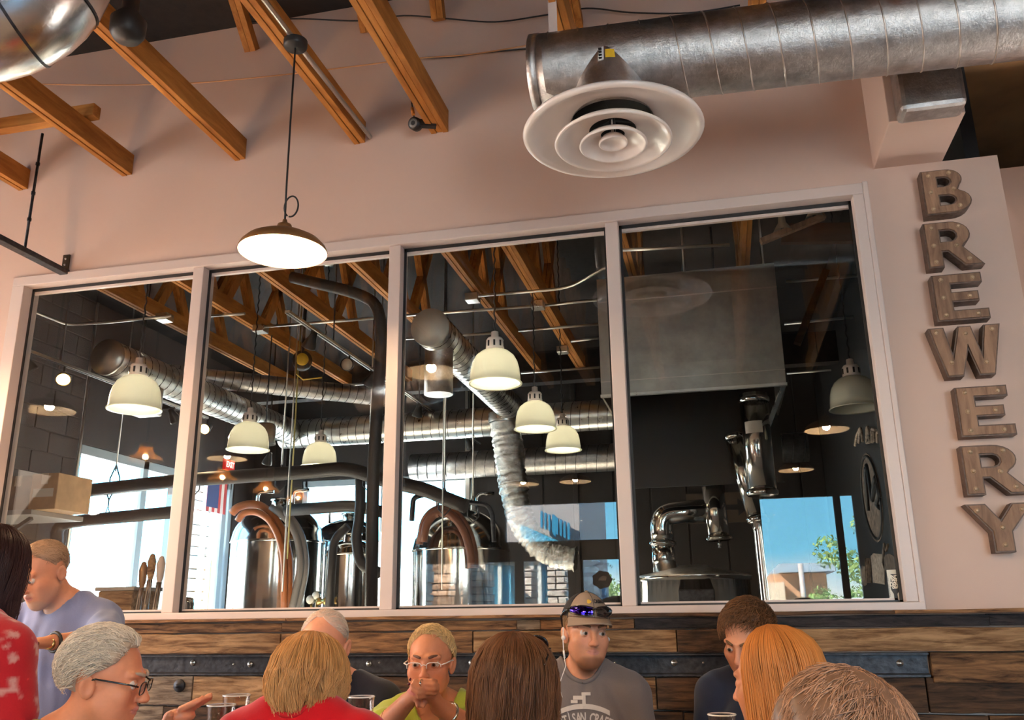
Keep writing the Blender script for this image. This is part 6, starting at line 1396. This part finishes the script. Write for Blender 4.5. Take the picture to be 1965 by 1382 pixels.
def long_hair(p, color, n, hem, vol, open_az, seed=1, wave=.006, wf=9., r=.0016, var=.3, tip=None, part=(0, 0), curl=.02, top_lift=.018, base=None, flare=1., low=None):
    """hair falling from the crown: each strand follows the skull, then hangs to z = hem(az); az within open_az (deg from the face) stays pulled aside"""
    R_ = np.random.default_rng(seed); N_ = n; az = R_.uniform(open_az, 360-open_az, N_)-180.0   # 0 = back of head
    a = np.radians(az); out = np.stack([np.sin(a), np.cos(a), np.zeros(N_)], 1); m = 12; lay = R_.uniform(0, 1, N_)**.7
    hemz = np.array([hem(v) for v in az])+R_.normal(size=N_)*.008; t = np.linspace(0, 1, m); P = np.zeros((N_, m, 3))
    rad = HRAD[None]+(vol*(.35+.65*lay))[:, None]; rad[:, 2] = HRAD[2]+top_lift*(.4+.6*lay)
    pol_end = np.radians(98)
    L1 = .5
    for j, tt in enumerate(t):
        if tt <= L1:
            th = pol_end*(tt/L1)**.9; P[:, j] = HC+np.stack([np.sin(th)*out[:, 0]*rad[:, 0]+part[0]*(1-tt/L1), np.sin(th)*out[:, 1]*rad[:, 1]+part[1]*(1-tt/L1), np.cos(th)*rad[:, 2]*np.ones(N_)], 1)
            zt = P[:, j, 2].copy()
        else:
            u = (tt-L1)/(1-L1); z = zt+(hemz-zt)*u; f = 1+.10*flare*np.sin(u*PI*.7)-curl/.09*u**2.2
            P[:, j] = HC+np.stack([out[:, 0]*rad[:, 0]*f, out[:, 1]*rad[:, 1]*f, z-HC[2]], 1)
    ph = R_.uniform(0, 6.3, (N_, 1)); cl = np.sin(a*11)[:, None]*1.5
    w_ = wave*np.sin(wf*t[None]*1.6+ph*.35+cl)*t[None]; P += out[:, None]*w_[..., None]*.8+np.cross(out, [0, 0, 1])[:, None]*(wave*np.cos(wf*t[None]+ph*.4+cl*1.3)*t[None])[..., None]
    if low is not None: P = low(P)
    W = p.H+(P*p.hs)@p.R.T; parts = [strand_mesh(W, r, r*.5, color, var, seed, tip)]
    # inner mass
    na, mm = 60, 14; G = []
    for az_ in np.linspace(open_az-186, 186-open_az, na+1):
        q = math.radians(az_); o = np.array([math.sin(q), math.cos(q), 0]); rr = HRAD+vol*.45; rr = np.array([rr[0], rr[1], HRAD[2]+top_lift*.5]); h = hem(az_)+.012; row = []
        for tt in np.linspace(0, 1, mm):
            if tt <= L1: th = pol_end*(tt/L1)**.9; pt = HC+np.array([math.sin(th)*o[0]*rr[0], math.sin(th)*o[1]*rr[1], math.cos(th)*rr[2]]); zt = pt[2]
            else: u = (tt-L1)/(1-L1); f = 1+.06*flare*math.sin(u*PI*.7)-curl/.09*u**2.2; pt = HC+np.array([o[0]*rr[0]*f, o[1]*rr[1]*f, zt+(h-zt)*u-HC[2]])
            row.append(pt)
        G.append(row)
    G = np.array(G)
    if low is not None: G = low(G)
    V = p.H+(G.reshape(-1, 3)*p.hs)@p.R.T; i = np.arange(na)[:, None]*mm+np.arange(mm-1)[None]; Q = np.stack([i, i+mm, i+mm+1, i+1], -1).reshape(-1, 4)
    b_ = np.array(base if base is not None else np.array(color)*.55); parts.append((V, Q, np.repeat(b_[None], len(V), 0)))
    V, Q, c = join(parts); return np_mesh('hair', V, Q, M['hair'], p.root, c)
def glasses(p, m, rim=.0011, full=True, w=.052, h=.030, col_lens=True, dz=0.):
    P = p.hp; g = []
    for sd in (-1, 1):
        cx = sd*.034; pts = []
        for a in np.linspace(0, 2*PI, 25):
            ca, sa = math.cos(a), math.sin(a); pts.append(P((cx+w/2*np.sign(ca)*abs(ca)**.6, -.106+.10*abs(cx+w/2*ca)**1.6*.6, .0+dz+h/2*np.sign(sa)*abs(sa)**.6)))
        q = MB(); q.tube(pts if full else [v for v, a in zip(pts, np.linspace(0, 2*PI, 25)) if math.sin(a) > -.35 and a < PI+.4], rim*p.hs, 6); g.append(q)
        q = MB(); q.add(pts[:-1], [tuple(range(24))]); q.build('lens', M['lens'], p.root)
        q = MB(); q.tube([P((sd*.0605, -.100, .006+dz)), P((sd*.074, -.085, .010+dz)), P((sd*.0795, .0, .012+dz)), P((sd*.079, .022, .004+dz))], rim*1.5*p.hs, 6); q.build('temple', m, p.root)
    for q in g: q.build('rim', m, p.root)
    q = MB(); q.tube([P((-.010, -.106, .004+dz)), P((0, -.108, .007+dz)), P((.010, -.106, .004+dz))], rim*p.hs, 6); q.build('bridge', m, p.root)
# ================================================================ the people
import time as _t
def men_line(front=42, nape=-52, side=2, temple=70):
    def f(a):
        if a < 30: return front
        if a < temple: return front+(side+14-front)*(a-30)/(temple-30)
        if a < 86: return side+14+(-8-side-14)*(a-temple)/(86-temple)
        if a < 104: return -2
        if a < 125: return -2+(nape+2)*(a-104)/21
        return nape
    return f
from mathutils.bvhtree import BVHTree
def ring_at(a, b_, f, r, m, name, parent, w=.004, n=20, label=None):
    """band round a limb from a to b"""
    a, b_ = np.array(a), np.array(b_); d = (b_-a)/np.linalg.norm(b_-a); c = a+(b_-a)*f; u = np.cross(d, (0, 0, 1)); u /= np.linalg.norm(u); v = np.cross(d, u)
    q = MB(); q.tube([c+r*(math.cos(t)*u+math.sin(t)*v) for t in np.linspace(0, 2*PI, n+1)], w, 6, False); return q.build(name, m, parent, label=label), c, d, u, v

# --- young man with the cap
p = Person('young man in a tan cap and grey T-shirt seated against the boards', 1124, 1216, 3.2, 27, 2, 3, 8, .98, .98, 1., (0, .01), (.66, .39, .29), gaze=(15, 0), fine=.0031)
p.build_body(brow=(.20, .11, .06), beard=((.16, .065, .03), .22), lips=(.55, .24, .20))
p.shirt('t_shirt', (.19, .165, .165), .70, .070, 0, off=.012, wr=.005, rib=True)
short_hair(p, (.34, .20, .09), 1100, .03, .003, lambda d: np.array([0, .4, -1]), lambda a: 60 if a < 62 else (0 if a < 98 else -25), 3, .003)
cm = p; tan = mat('tan cap cloth', (.30, .215, .155), .9, bump=.2, bscale=400); meshb = mat('black cap mesh', (.03, .024, .022), .9, bump=.5, bscale=500)
def cap_pt(az, el, ex=.011):
    ex += .004
    a, e_ = math.radians(az), math.radians(el); d = np.array([math.sin(a)*math.cos(e_), -math.cos(a)*math.cos(e_), math.sin(e_)]); rr = HRAD+np.array([ex, ex, ex+.013])
    bump = .010*max(0, math.cos(a))*max(0, math.sin(min(e_*1.6, PI/2))); return HC+d*rr+np.array([0, -bump, .002])
def cap_panel(name, a0, a1, m, n=16, k=14):
    q = MB(); vs = [p.hp(cap_pt(a0+(a1-a0)*i/n, 12+78*j/k)) for i in range(n+1) for j in range(k+1)]
    q.add(vs, [(i*(k+1)+j, (i+1)*(k+1)+j, (i+1)*(k+1)+j+1, i*(k+1)+j+1) for i in range(n) for j in range(k)], True); return q.build(name, m, hat)
hat = thing('baseball_cap', 'tan and black mesh cap with a curved brim on the young man', 'cap', p.hp((0, 0, .1)))
cap_panel('front_panel', -68, 0, tan); cap_panel('front_panel', 0, 68, tan)
for a0, a1 in ((68, 124), (124, 180), (180, 236), (236, 292)): cap_panel('mesh_panel', a0, a1, meshb, 12)
q = MB(); q.sphere(p.hp(cap_pt(0, 90, .013)), .008, 10, (1, 1, .5)); q.build('button', tan, hat)
vs = []; nb, nr = 22, 8
for i in range(nb+1):
    a = -66+132*i/nb; base = cap_pt(a, 13, .010); u = a/66
    for j in range(nr+1):
        f = j/nr; ext = .072*(1-abs(u)**3.2)*f; vs.append(p.hp((base[0]*(1+.04*f), base[1]-ext, base[2]-.004-.016*f*(1-.2*u*u)-.020*u*u*f+.004*math.sin(f*PI))))
o_ = len(vs); vs2 = vs+[v-p.R@np.array([0, 0, .004]) for v in vs]
F1 = [(i*(nr+1)+j, (i+1)*(nr+1)+j, (i+1)*(nr+1)+j+1, i*(nr+1)+j+1) for i in range(nb) for j in range(nr)]
q = MB(); q.add(vs2, F1+[tuple(o_+v for v in f[::-1]) for f in F1]+[(i*(nr+1)+nr, (i+1)*(nr+1)+nr, o_+(i+1)*(nr+1)+nr, o_+i*(nr+1)+nr) for i in range(nb)], True); q.build('brim', tan, hat)
q = MB()
for a in (-68, 0, 68): q.tube([p.hp(cap_pt(a, e_, .012)) for e_ in range(8, 92, 6)], .0009, 5)
q.build('seam', M['gasket'], hat)
def cap_text(s_, az0, el0, size, m, name):
    vs, fs = text_mesh(s_, size, .9, .0003, 'LEFT', .0004); q = MB(); q.add([p.hp(cap_pt(az0+math.degrees(v[0]/.085), el0+math.degrees(v[1]/.085), .0135+v[2])) for v in vs], fs); q.build(name, m, hat)
cap_text('CASINO', 2, 44, .019, M['gasket'], 'lettering')
q = MB(); q.add([p.hp(cap_pt(-14+6.5*math.cos(t)*(1+.25*math.cos(3*t)), 43+5*math.sin(t), .0135)) for t in np.linspace(0, 2*PI, 14)[:-1]], [tuple(range(13))]); q.build('yellow_emblem', mat('yellow thread', (.70, .42, .05), .7), hat)
# wraparound sunglasses resting on the cap front
sg_ = thing('sunglasses', 'black wraparound sunglasses with a purple blue mirror lens on the cap', 'sunglasses', p.hp((0, -.12, .09)))
lensm = mat('purple blue mirror lens', (.06, .03, .55), .08, 1.); blk = mat('glossy black frame', (.012, .010, .010), .2, coat=.5)
for sd in (-1, 1):
    vs = []
    for i in range(13):
        a = sd*(5+52*i/12)
        for j in range(5):
            hgt = (13+5*math.sin(i/12*PI))*(1-.25*(i/12)**2); vs.append(p.hp(cap_pt(a, 21+(j/4-.5)*hgt+1.5*i/12, .022+.004*math.sin(j/4*PI))))
    q = MB(); q.add(vs, [(i*5+j, (i+1)*5+j, (i+1)*5+j+1, i*5+j+1) for i in range(12) for j in range(4)], True); q.build('lens', lensm if sd < 0 else blk, sg_, label='purple blue mirror lens' if sd < 0 else 'black looking lens')
    rim_ = [vs[i*5] for i in range(13)]+[vs[12*5+j] for j in range(1, 5)]+[vs[i*5+4] for i in range(11, -1, -1)]+[vs[j] for j in (3, 2, 1, 0)]
    q = MB(); q.tube(rim_, .0027, 6, False); q.build('rim', blk, sg_)
    q = MB(); q.tube([p.hp(cap_pt(sd*57, 23, .024)), p.hp(cap_pt(sd*72, 20, .020)), p.hp(cap_pt(sd*95, 10, .014)), p.hp(np.array([sd*.085, .02, .02]))], [.0055, .0055, .0045, .003], 6); q.build('temple', blk, sg_)
q = MB(); q.tube([p.hp(cap_pt(-6, 24, .025)), p.hp(cap_pt(0, 25, .027)), p.hp(cap_pt(6, 24, .025))], .003, 6); q.build('bridge', blk, sg_)
ear = thing('earphones', 'white wired earphones in the ears of the young man', 'earphones', p.hp((-.085, 0, -.02)))
wht = mat('white plastic', (.8, .78, .76), .35)
for sd in (-1, 1): q = MB(); q.sphere(p.hp((sd*.086, .0, -.018)), .0085, 12); q.build('earbud', wht, ear)
q = MB(); q.tube([p.hp((-.088, -.002, .02)), p.hp((-.089, -.004, -.02)), p.hp((-.086, -.01, -.07)), p.hp((-.080, -.02, -.115)), p.bp((-.085, -.06, -.05)), p.bp((-.05, -.115, -.14))], .0017, 6); q.build('cable', wht, ear)
q = MB(); q.tube([p.hp((-.0865, -.009, -.062)), p.hp((-.083, -.013, -.088))], .0035, 8); q.build('remote', wht, ear)
q = MB(); q.tube([p.bp((.068*math.sin(a), .02-.086*math.cos(a), .028-.060*math.cos(a)*(abs(a) < 1.6)-.01*abs(math.cos(a)))) for a in np.linspace(-1.5, 1.5, 24)], .0014, 6); q.build('necklace', M['gold'], p.root)
bv = BVHTree.FromPolygons([tuple(v) for v in p.clothV[0]], [tuple(int(i) for i in f) for f in p.clothV[1]])
whp = mat('white shirt print', (.62, .58, .56), .85)
def on_shirt(pts2, lift=.0042):
    out = []
    for a, z in pts2:
        o = p.bp((a, -.6, z)); h = bv.ray_cast(Vector(o), Vector(p.B@np.array([0, 1., 0]))); out.append((np.array(h[0]) if h[0] else p.bp((a, -.12, z)))-p.B@np.array([0, lift, 0]))
    return out
txt = 'ARTISAN CRAFT'; q = MB()
for i, chr_ in enumerate(txt):
    f = (i-(len(txt)-1)/2)/((len(txt)-1)/2); ang = -f*.46; cx, cz = .205*math.sin(-ang), -.150-.205*(1-math.cos(ang))
    if chr_ == ' ': continue
    vs, fs = text_mesh(chr_, .044, .62, 0, bold=.0012); c, s_ = math.cos(ang), math.sin(ang)
    P = on_shirt([(cx+v[0]*c-v[1]*s_, cz+v[0]*s_+v[1]*c) for v in vs]); q.add(P, fs)
q.build('shirt_lettering', whp, p.root)
q = MB()
for i in range(16):
    a0, a1 = (i/16-.5)*1.02, ((i+1)/16-.5)*1.02; q.add(on_shirt([(.19*math.sin(a), -.112-.19*(1-math.cos(a))+z) for a, z in ((a0, -.009), (a1, -.009), (a1, .007), (a0, .007))]), [(0, 1, 2, 3)])
for x, z, w, h in ((-.016, -.086, .018, .006), (.004, -.092, .006, .022), (.012, -.074, .016, .005), (-.03, -.098, .012, .005)): q.add(on_shirt([(x-w, z-h), (x+w, z-h), (x+w, z+h), (x-w, z+h)]), [(0, 1, 2, 3)])
for x, w in ((-.035, .05), (.045, .03)): q.add(on_shirt([(x-w, -.215), (x+w, -.215), (x+w, -.194), (x-w, -.194)]), [(0, 1, 2, 3)])
q.build('shirt_emblem', whp, p.root)

# --- woman in lime green with clasped hands
p = Person('woman with short blond hair and white glasses, hands clasped at her mouth', 826, 1273, 3.0, 6, 3, 0, 8, .97, .98, 1., (0, .035), (.60, .31, .21), male=False, gaze=(-8, 4), fine=.0031)
def hpx(px, py, z): return ud(px, py, z)
p.arms = {-1: (hpx(735, 1398, 2.92), hpx(781, 1347, 2.80)), 1: (hpx(905, 1400, 2.90), hpx(842, 1356, 2.80)), 'hands': (-1, 1)}
X = p.extra
def finger(pts, r0, r1=None):
    r1 = r1 or r0*.8; n = len(pts)-1
    for i in range(n): X.append((pts[i], pts[i+1], r0+(r1-r0)*i/n, r0+(r1-r0)*(i+1)/n, .0035))
Wl, Wr = p.arms[-1][1], p.arms[1][1]
kl = [hpx(x, y, z) for x, y, z in ((801, 1309, 2.735), (806, 1317, 2.725), (809, 1325, 2.722), (811, 1333, 2.725))]
kr = [hpx(x, y, z) for x, y, z in ((826, 1310, 2.735), (825, 1318, 2.722), (824, 1326, 2.718), (822, 1334, 2.722))]
for k_, W_ in ((kl, Wl), (kr, Wr)):
    for v in k_: X.append((W_, v, .019, .0105, .012))
tl = [(829, 1306, 2.70), (832, 1314, 2.69), (832, 1322, 2.69), (829, 1330, 2.695)]; tr_ = [(796, 1307, 2.70), (792, 1315, 2.69), (792, 1323, 2.69), (796, 1331, 2.695)]
for i in range(4):
    a = kl[i]; b_ = hpx(*tl[i]); mid = (a+b_)/2+np.array([0, -.012, .004]); finger([a, mid, b_, b_+np.array([.006, .022, -.004])], .0092, .0072)
    a = kr[i]; b_ = hpx(*tr_[i]); mid = (a+b_)/2+np.array([0, -.022, -.006]); finger([a, mid, b_, b_+np.array([-.006, .024, -.004])], .0092, .0072)
finger([Wl+(kl[3]-Wl)*.35, hpx(800, 1340, 2.745), hpx(803, 1353, 2.735)], .0110, .0085)
finger([Wr+(kr[3]-Wr)*.35, hpx(818, 1342, 2.745), hpx(811, 1354, 2.735)], .0110, .0085)
lo = np.minimum(np.minimum(Wl, Wr), hpx(800, 1358, 2.75))-.03; hi = np.maximum(np.maximum(Wl, Wr), hpx(832, 1300, 2.70))+.03; p.fines = [(lo, hi, .0030)]
p.build_body(brow=(.14, .06, .04), lips=(.55, .16, .14))
p.shirt('blouse', (.46, .54, .075), {-1: .98, 1: .98}, .078, .17, off=.014, wr=.006)
short_hair(p, (.66, .44, .20), 1900, .038, .006, lambda d: np.array([d[0]*.5, -.15 if d[2] > .6 else .35, .9 if d[1] < 0 else -.6]), men_line(50, -45, 4, 66), 4, .008, .0013, .35, base=(.46, .29, .13), rise=.6)
white_m = mat('white spectacle frame', (.82, .78, .76), .3); glasses(p, white_m, .0014, False, .050, .026, dz=-.001)
for px, py, z in ((787, 1304, 2.69), (785, 1313, 2.685), (803, 1355, 2.732), (811, 1356, 2.732)):
    q = MB(); q.sphere(hpx(px, py, z), .0048, 8, (1, .8, 1)); q.build('nail', mat('dark nail polish', (.10, .012, .02), .2), p.root)
for px, py in ((809, 1311), (805, 1331)):
    q = MB(); c = hpx(px, py, 2.69); q.tube([c+.0098*np.array([.25*math.cos(t), math.cos(t)*.95, math.sin(t)]) for t in np.linspace(0, 2*PI, 16)], .0018, 6, False); q.sphere(c+np.array([0, -.012, .0]), .0042, 10); q.build('ring', M['silver'], p.root)
o, c, d, u, v = ring_at(Wr, p.arms[1][0], .30, .033, M['silver'], 'watch_strap', p.root, .006, 20, 'silver wrist watch strap')
ring_at(Wl, p.arms[-1][0], .62, .036, M['gold'], 'bracelet', p.root, .0012)

# --- elderly man behind the blonde woman
p = Person('elderly man with thin white hair bending behind the blonde woman', 622, 1243, 3.12, 6, 24, 0, 4, 1.04, 1.05, 1.05, (0, .05), (.70, .40, .31), fine=.0036)
p.build_body(brow=(.5, .42, .36)); p.shirt('shirt', (.016, .017, .028), .6, .072)
short_hair(p, (.74, .64, .54), 1300, .03, .003, lambda d: np.array([d[0], .6, -.4]), men_line(72, -52, 6), 6, .0035, .0008, .25, base=(.62, .42, .33))

# --- man in navy bending at the right
p = Person('brown haired man in navy looking down behind the ginger woman', 1436, 1228, 3.12, -27, 24, 4, -8, 1.02, 1.05, 1.05, (.01, .05), (.66, .38, .28), fine=.0036)
p.build_body(brow=(.14, .07, .03)); p.shirt('polo_shirt', (.017, .022, .042), .6, .074)
short_hair(p, (.17, .075, .03), 2300, .05, .010, lambda d: np.array([d[0]*.8-.3, -.7, .2]), men_line(38, -48, 2, 66), 7, .018, .0014, .5, base=(.07, .03, .014), rise=.5, wave=.006)

# --- standing man in the blue polo
p = Person('standing man in a blue polo shirt looking down, wrist watch on', 84, 1100, 3.4, -12, 28, 0, -4, 1.0, 1.10, 1.1, (0, .02), (.60, .33, .24), seated=False, fine=.0036)
p.arms = {1: (ud(203, 1226, 3.18), ud(98, 1233, 2.98)), -1: (p.bp((-.24, -.10, -.36)), p.bp((-.10, -.34, -.30)))}
p.build_body(brow=(.30, .18, .10), beard=((.42, .28, .21), .35)); p.shirt('polo_shirt', (.17, .20, .36), .82, .074, .10, off=.013, wr=.006)
short_hair(p, (.40, .25, .15), 1300, .02, .003, lambda d: np.array([d[0]*.3, -.5, .5]), men_line(50, -50, 0), 8, .004, .0009, .3, base=(.36, .22, .14))
q = MB(); n = 26; vs = []
for i in range(n+1):
    a = -2.75+5.5*i/n; x, y = math.sin(a), -math.cos(a); zf = -.048*max(0, math.cos(a))
    for rr, z in ((.066, .018), (.080, -.006), (.086, -.026)): vs.append(p.bp((x*rr, .020+y*rr*1.0, z+zf+.01)))
q.add(vs, [(i*3+j, i*3+j+1, i*3+4+j, i*3+3+j) for i in range(n) for j in range(2)], True); o = q.build('collar', mat('blue collar', (.18, .21, .37), .85), p.root); so = o.modifiers.new('thick', 'SOLIDIFY'); so.thickness = .004
E_, W_ = p.arms[1]
o, c, d, u, v = ring_at(W_, E_, .06, .031, M['black'], 'watch_strap', p.root, .006)
q = MB(); c2 = c-FWD*.036+np.array([0, 0, .006]); q.lathe([(.0, .006), (.015, .006), (.019, .003), (.019, -.006), (0, -.006)], c2, 20, -FWD+np.array([0, 0, .4])); q.build('watch_case', M['gold'], p.root)

# --- grey haired man in profile
p = Person('grey haired man in profile with black glasses and mustard shirt', 200, 1305, 2.25, 112, 10, -4, 92, 1.0, 1.08, 1.1, (0, .03), (.66, .33, .22), fine=.0032, gaze=(0, 12))
p.arms = {1: (ud(215, 1500, 2.42), ud(322, 1396, 2.42)), -1: (p.bp((-.25, -.12, -.36)), p.bp((-.12, -.36, -.36)))}
p.build_body(brow=(.40, .30, .22), lips=(.52, .22, .18)); p.shirt('t_shirt', (.40, .31, .085), .7, .076, off=.013, wr=.006, rib=True)
short_hair(p, (.70, .59, .47), 3200, .040, .007, lambda d: np.array([d[0]*.2, .75, -.45 if d[1] > -.2 else .1]), men_line(40, -54, -2, 62), 9, .016, .0013, .28, base=(.44, .34, .25), rise=.5)
glasses(p, blk, .0016, True, .050, .030)

# --- blonde woman from behind
p = Person('woman with a blond bob and red top seen from behind', 594, 1319, 2.35, 181, 10, 0, 181, 1.0, 1.0, 1., (0, -.02), (.62, .35, .25), male=False, fine=.005, fullface=False, rise=.075)
p.build_body(); p.shirt('red_top', (.55, .006, .012), .8, .064, off=.012, wr=.004, rib=True)
long_hair(p, (.52, .235, .072), 3300, lambda a: -.052+.014*(abs(a) > 70)-.012*math.cos(math.radians(a*2)), .031, 42, 2, .0095, 9., .0014, .40, (.72, .40, .165), curl=.024, base=(.26, .105, .03), top_lift=.024)
q = MB(); q.sphere(p.bp((0, .105, -.045)), .006, 10); q.build('neck_button', mat('red button', (.45, .01, .02), .3), p.root)

# --- brown haired woman from behind with sunglasses on her head
p = Person('woman with wavy dark brown hair and sunglasses pushed up, from behind', 990, 1320, 2.3, 172, 4, 0, 172, 1.0, 1.0, 1., (0, .0), (.56, .30, .20), male=False, fine=.005, fullface=False)
p.build_body(); p.shirt('dark_top', (.06, .035, .03), .8, .085, off=.012)
long_hair(p, (.13, .050, .020), 3300, lambda a: -.24+.05*(abs(a) > 75), .038, 48, 5, .012, 9., .0015, .5, (.20, .085, .035), curl=.022, base=(.035, .014, .008), top_lift=.022)
s2 = thing('sunglasses', 'dark sunglasses pushed up on the brown haired woman', 'sunglasses', p.hp((0, 0, .15)))
for sd in (-1, 1):
    q = MB(); q.tube([p.hp((sd*.060, -.085, .098)), p.hp((sd*.083, -.035, .098)), p.hp((sd*.098, .030, .080)), p.hp((sd*.100, .060, .055))], .003, 6); q.build('temple', blk, s2)
    q = MB(); pts = [p.hp((sd*(.033+.026*math.cos(t)), -.083+.012*math.sin(t), .112+.020*math.sin(t))) for t in np.linspace(0, 2*PI, 18)]; q.tube(pts, .003, 6, False); q.add(pts[:-1], [tuple(range(17))]); q.build('lens', blk, s2)
q = MB(); q.tube([p.hp((-.01, -.09, .116)), p.hp((.01, -.09, .116))], .003, 6); q.build('bridge', blk, s2)

# --- ginger woman
p = Person('woman with long straight ginger hair turned left, yellow top', 1484, 1310, 2.2, -120, 6, 0, -140, .98, .98, 1., (0, .0), (.70, .42, .32), male=False, fine=.0042, fullface=False)
p.build_body(); p.shirt('yellow_top', (.72, .44, .06), .8, .088, off=.012)
def ginger_low(P): return P
long_hair(p, (.52, .185, .042), 3300, lambda a: -.33, .034, 70, 21, .005, 5., .0014, .32, (.62, .26, .07), curl=-.004, base=(.34, .11, .026), top_lift=.022, flare=.4)

# --- woman at the left edge
p = Person('woman with long dark hair and patterned red dress at the left edge', -24, 1098, 2.5, 158, 8, 0, 165, 1.0, 1.08, 1., (-.05, .0), (.52, .27, .17), seated=False, male=False, fine=.005, fullface=False)
p.build_body()
pt = lambda V: np.clip((noise3(V, 75, 3)+noise3(V, 120, 8)*.5-.30)*4, 0, 1)*.8
p.shirt('red_dress', (.42, .012, .018), .55, .080, off=.012, back_open=True, color2=(.55, .30, .26), pat=pt)
long_hair(p, (.030, .010, .010), 3000, lambda a: -.17+.02*(abs(a) > 75), .036, 46, 15, .008, 8., .0015, .5, (.06, .02, .018), curl=.012, base=(.012, .005, .005), top_lift=.02)

# --- foreground head at the lower right
p = Person('foreground person with short grey brown hair, only the crown in view', 1636, 1493, 1.2, 178, 0, 4, 178, 1.04, 1.0, 1., (0, .0), (.6, .35, .26), fine=.006, fullface=False)
p.build_body(); p.shirt('shirt', (.10, .09, .09), .7, .075)
short_hair(p, (.34, .20, .135), 7500, .055, .006, lambda d: np.array([.55+d[0]*.6, .55, -.5]), men_line(35, -54, -2), 16, .022, .0013, .42, base=(.15, .085, .055), rise=.3, wave=.003)

# ---------------------------------------------------------------- bench, pub tables, glasses
bn = thing('long_bench', 'dark wooden bench along the board wall', 'bench', (-.6, -.35, 0))
q = MB(); q.box((-2.0, -.62, .33), (1.6, -.10, .385)); q.build('seat', M['plank_dark'], bn, bevel=.01)
for x in (-1.9, -1.2, .2, 1.5): q = MB(); q.box((x-.04, -.58, 0), (x+.04, -.14, .33)); q.build('leg', M['plank_dark'], bn)
def table(x0, x1, y0, y1, label, z=.86):
    t = thing('pub_table', label, 'table', ((x0+x1)/2, (y0+y1)/2, 0), 'dining tables')
    n = 4
    for k in range(n): q = MB(); q.box((x0, y0+(y1-y0)*k/n+.002, z-.035), (x1, y0+(y1-y0)*(k+1)/n-.002, z)); q.build('plank', M['plank_tan'], t, bevel=.003)
    for sx in (x0+.08, x1-.08): q = MB(); q.box((sx-.03, (y0+y1)/2-.03, 0), (sx+.03, (y0+y1)/2+.03, z-.035)); q.box((sx-.04, y0+.06, 0), (sx+.04, y1-.06, .04)); q.build('leg', M['black'], t)
    return t
def beer_glass(px, py, zc, label, fill=None, h=.15):
    c = ud(px, py, zc); z = c[2]; t = thing('beer_glass', label, 'glass', (c[0], c[1], z-h), 'glasses on the tables'); o_ = np.array([c[0], c[1], z-h])
    q = MB(); q.lathe([(0, .0), (.029, 0), (.031, .004), (.041, h-.002), (.0425, h), (.040, h), (.0385, h-.004), (.029, .014), (0, .012)], o_, 28); q.build('glass', M['lens'], t)
    q = MB(); q.lathe([(.0425, h-.002), (.0432, h+.001), (.041, h+.002)], o_, 28); q.build('rim', mat('glass rim', (.85, .80, .74), .08, coat=1), t)
    if fill: q = MB(); q.lathe([(0, .015), (.029, .015), (.036, h*.6), (0, h*.6)], o_, 24); q.build('beer', fill, t)
    return z-h
amber = mat('amber beer', (.55, .20, .02), .1, emit=None)
TZ = .885
def glass_on(px, py, zc, label, fill=None): beer_glass(px, py, zc, label, fill, ud(px, py, zc)[2]-TZ-.001)
glass_on(693, 1337, 2.72, 'tall empty beer glass in front of the elderly man'); glass_on(425, 1353, 2.62, 'nearer of two beer glasses by the grey haired man')
glass_on(454, 1334, 2.72, 'farther of two beer glasses by the grey haired man'); glass_on(1385, 1371, 2.62, 'beer glass by the man in navy', amber)
table(-1.62, -.92, -1.31, -1.02, 'narrow plank top pub table before the lime green woman', TZ); table(-.75, .75, -1.24, -.86, 'narrow plank top pub table before the young man in the cap', TZ)
def stool(x, y, label, z=.44):
    t = thing('wooden_stool', label, 'stool', (x, y, 0), 'stools at the pub tables')
    q = MB(); q.lathe([(0, z), (.17, z), (.18, z-.015), (.17, z-.035), (0, z-.035)], (x, y, 0), 28); q.build('seat', M['plank_dark'], t)
    for a in (.8, 2.36, 3.93, 5.5): q = MB(); q.tube([(x+.17*math.cos(a), y+.17*math.sin(a), 0), (x+.11*math.cos(a), y+.11*math.sin(a), z-.03)], .016, 8); q.build('leg', M['black'], t)
for o in [o for o in COL.objects if o.name.startswith('person') and o.parent is None]:
    for key, w in (('grey haired man in profile', 'grey haired man'), ('blond bob', 'blond woman in red'), ('wavy dark brown', 'brown haired woman'), ('ginger hair turned', 'ginger woman'), ('foreground person', 'foreground person')):
        if key in o['label']: stool(o.location[0], o.location[1], 'dark wooden stool under the '+w, max(.3, PN[o['label']][2]-.66))
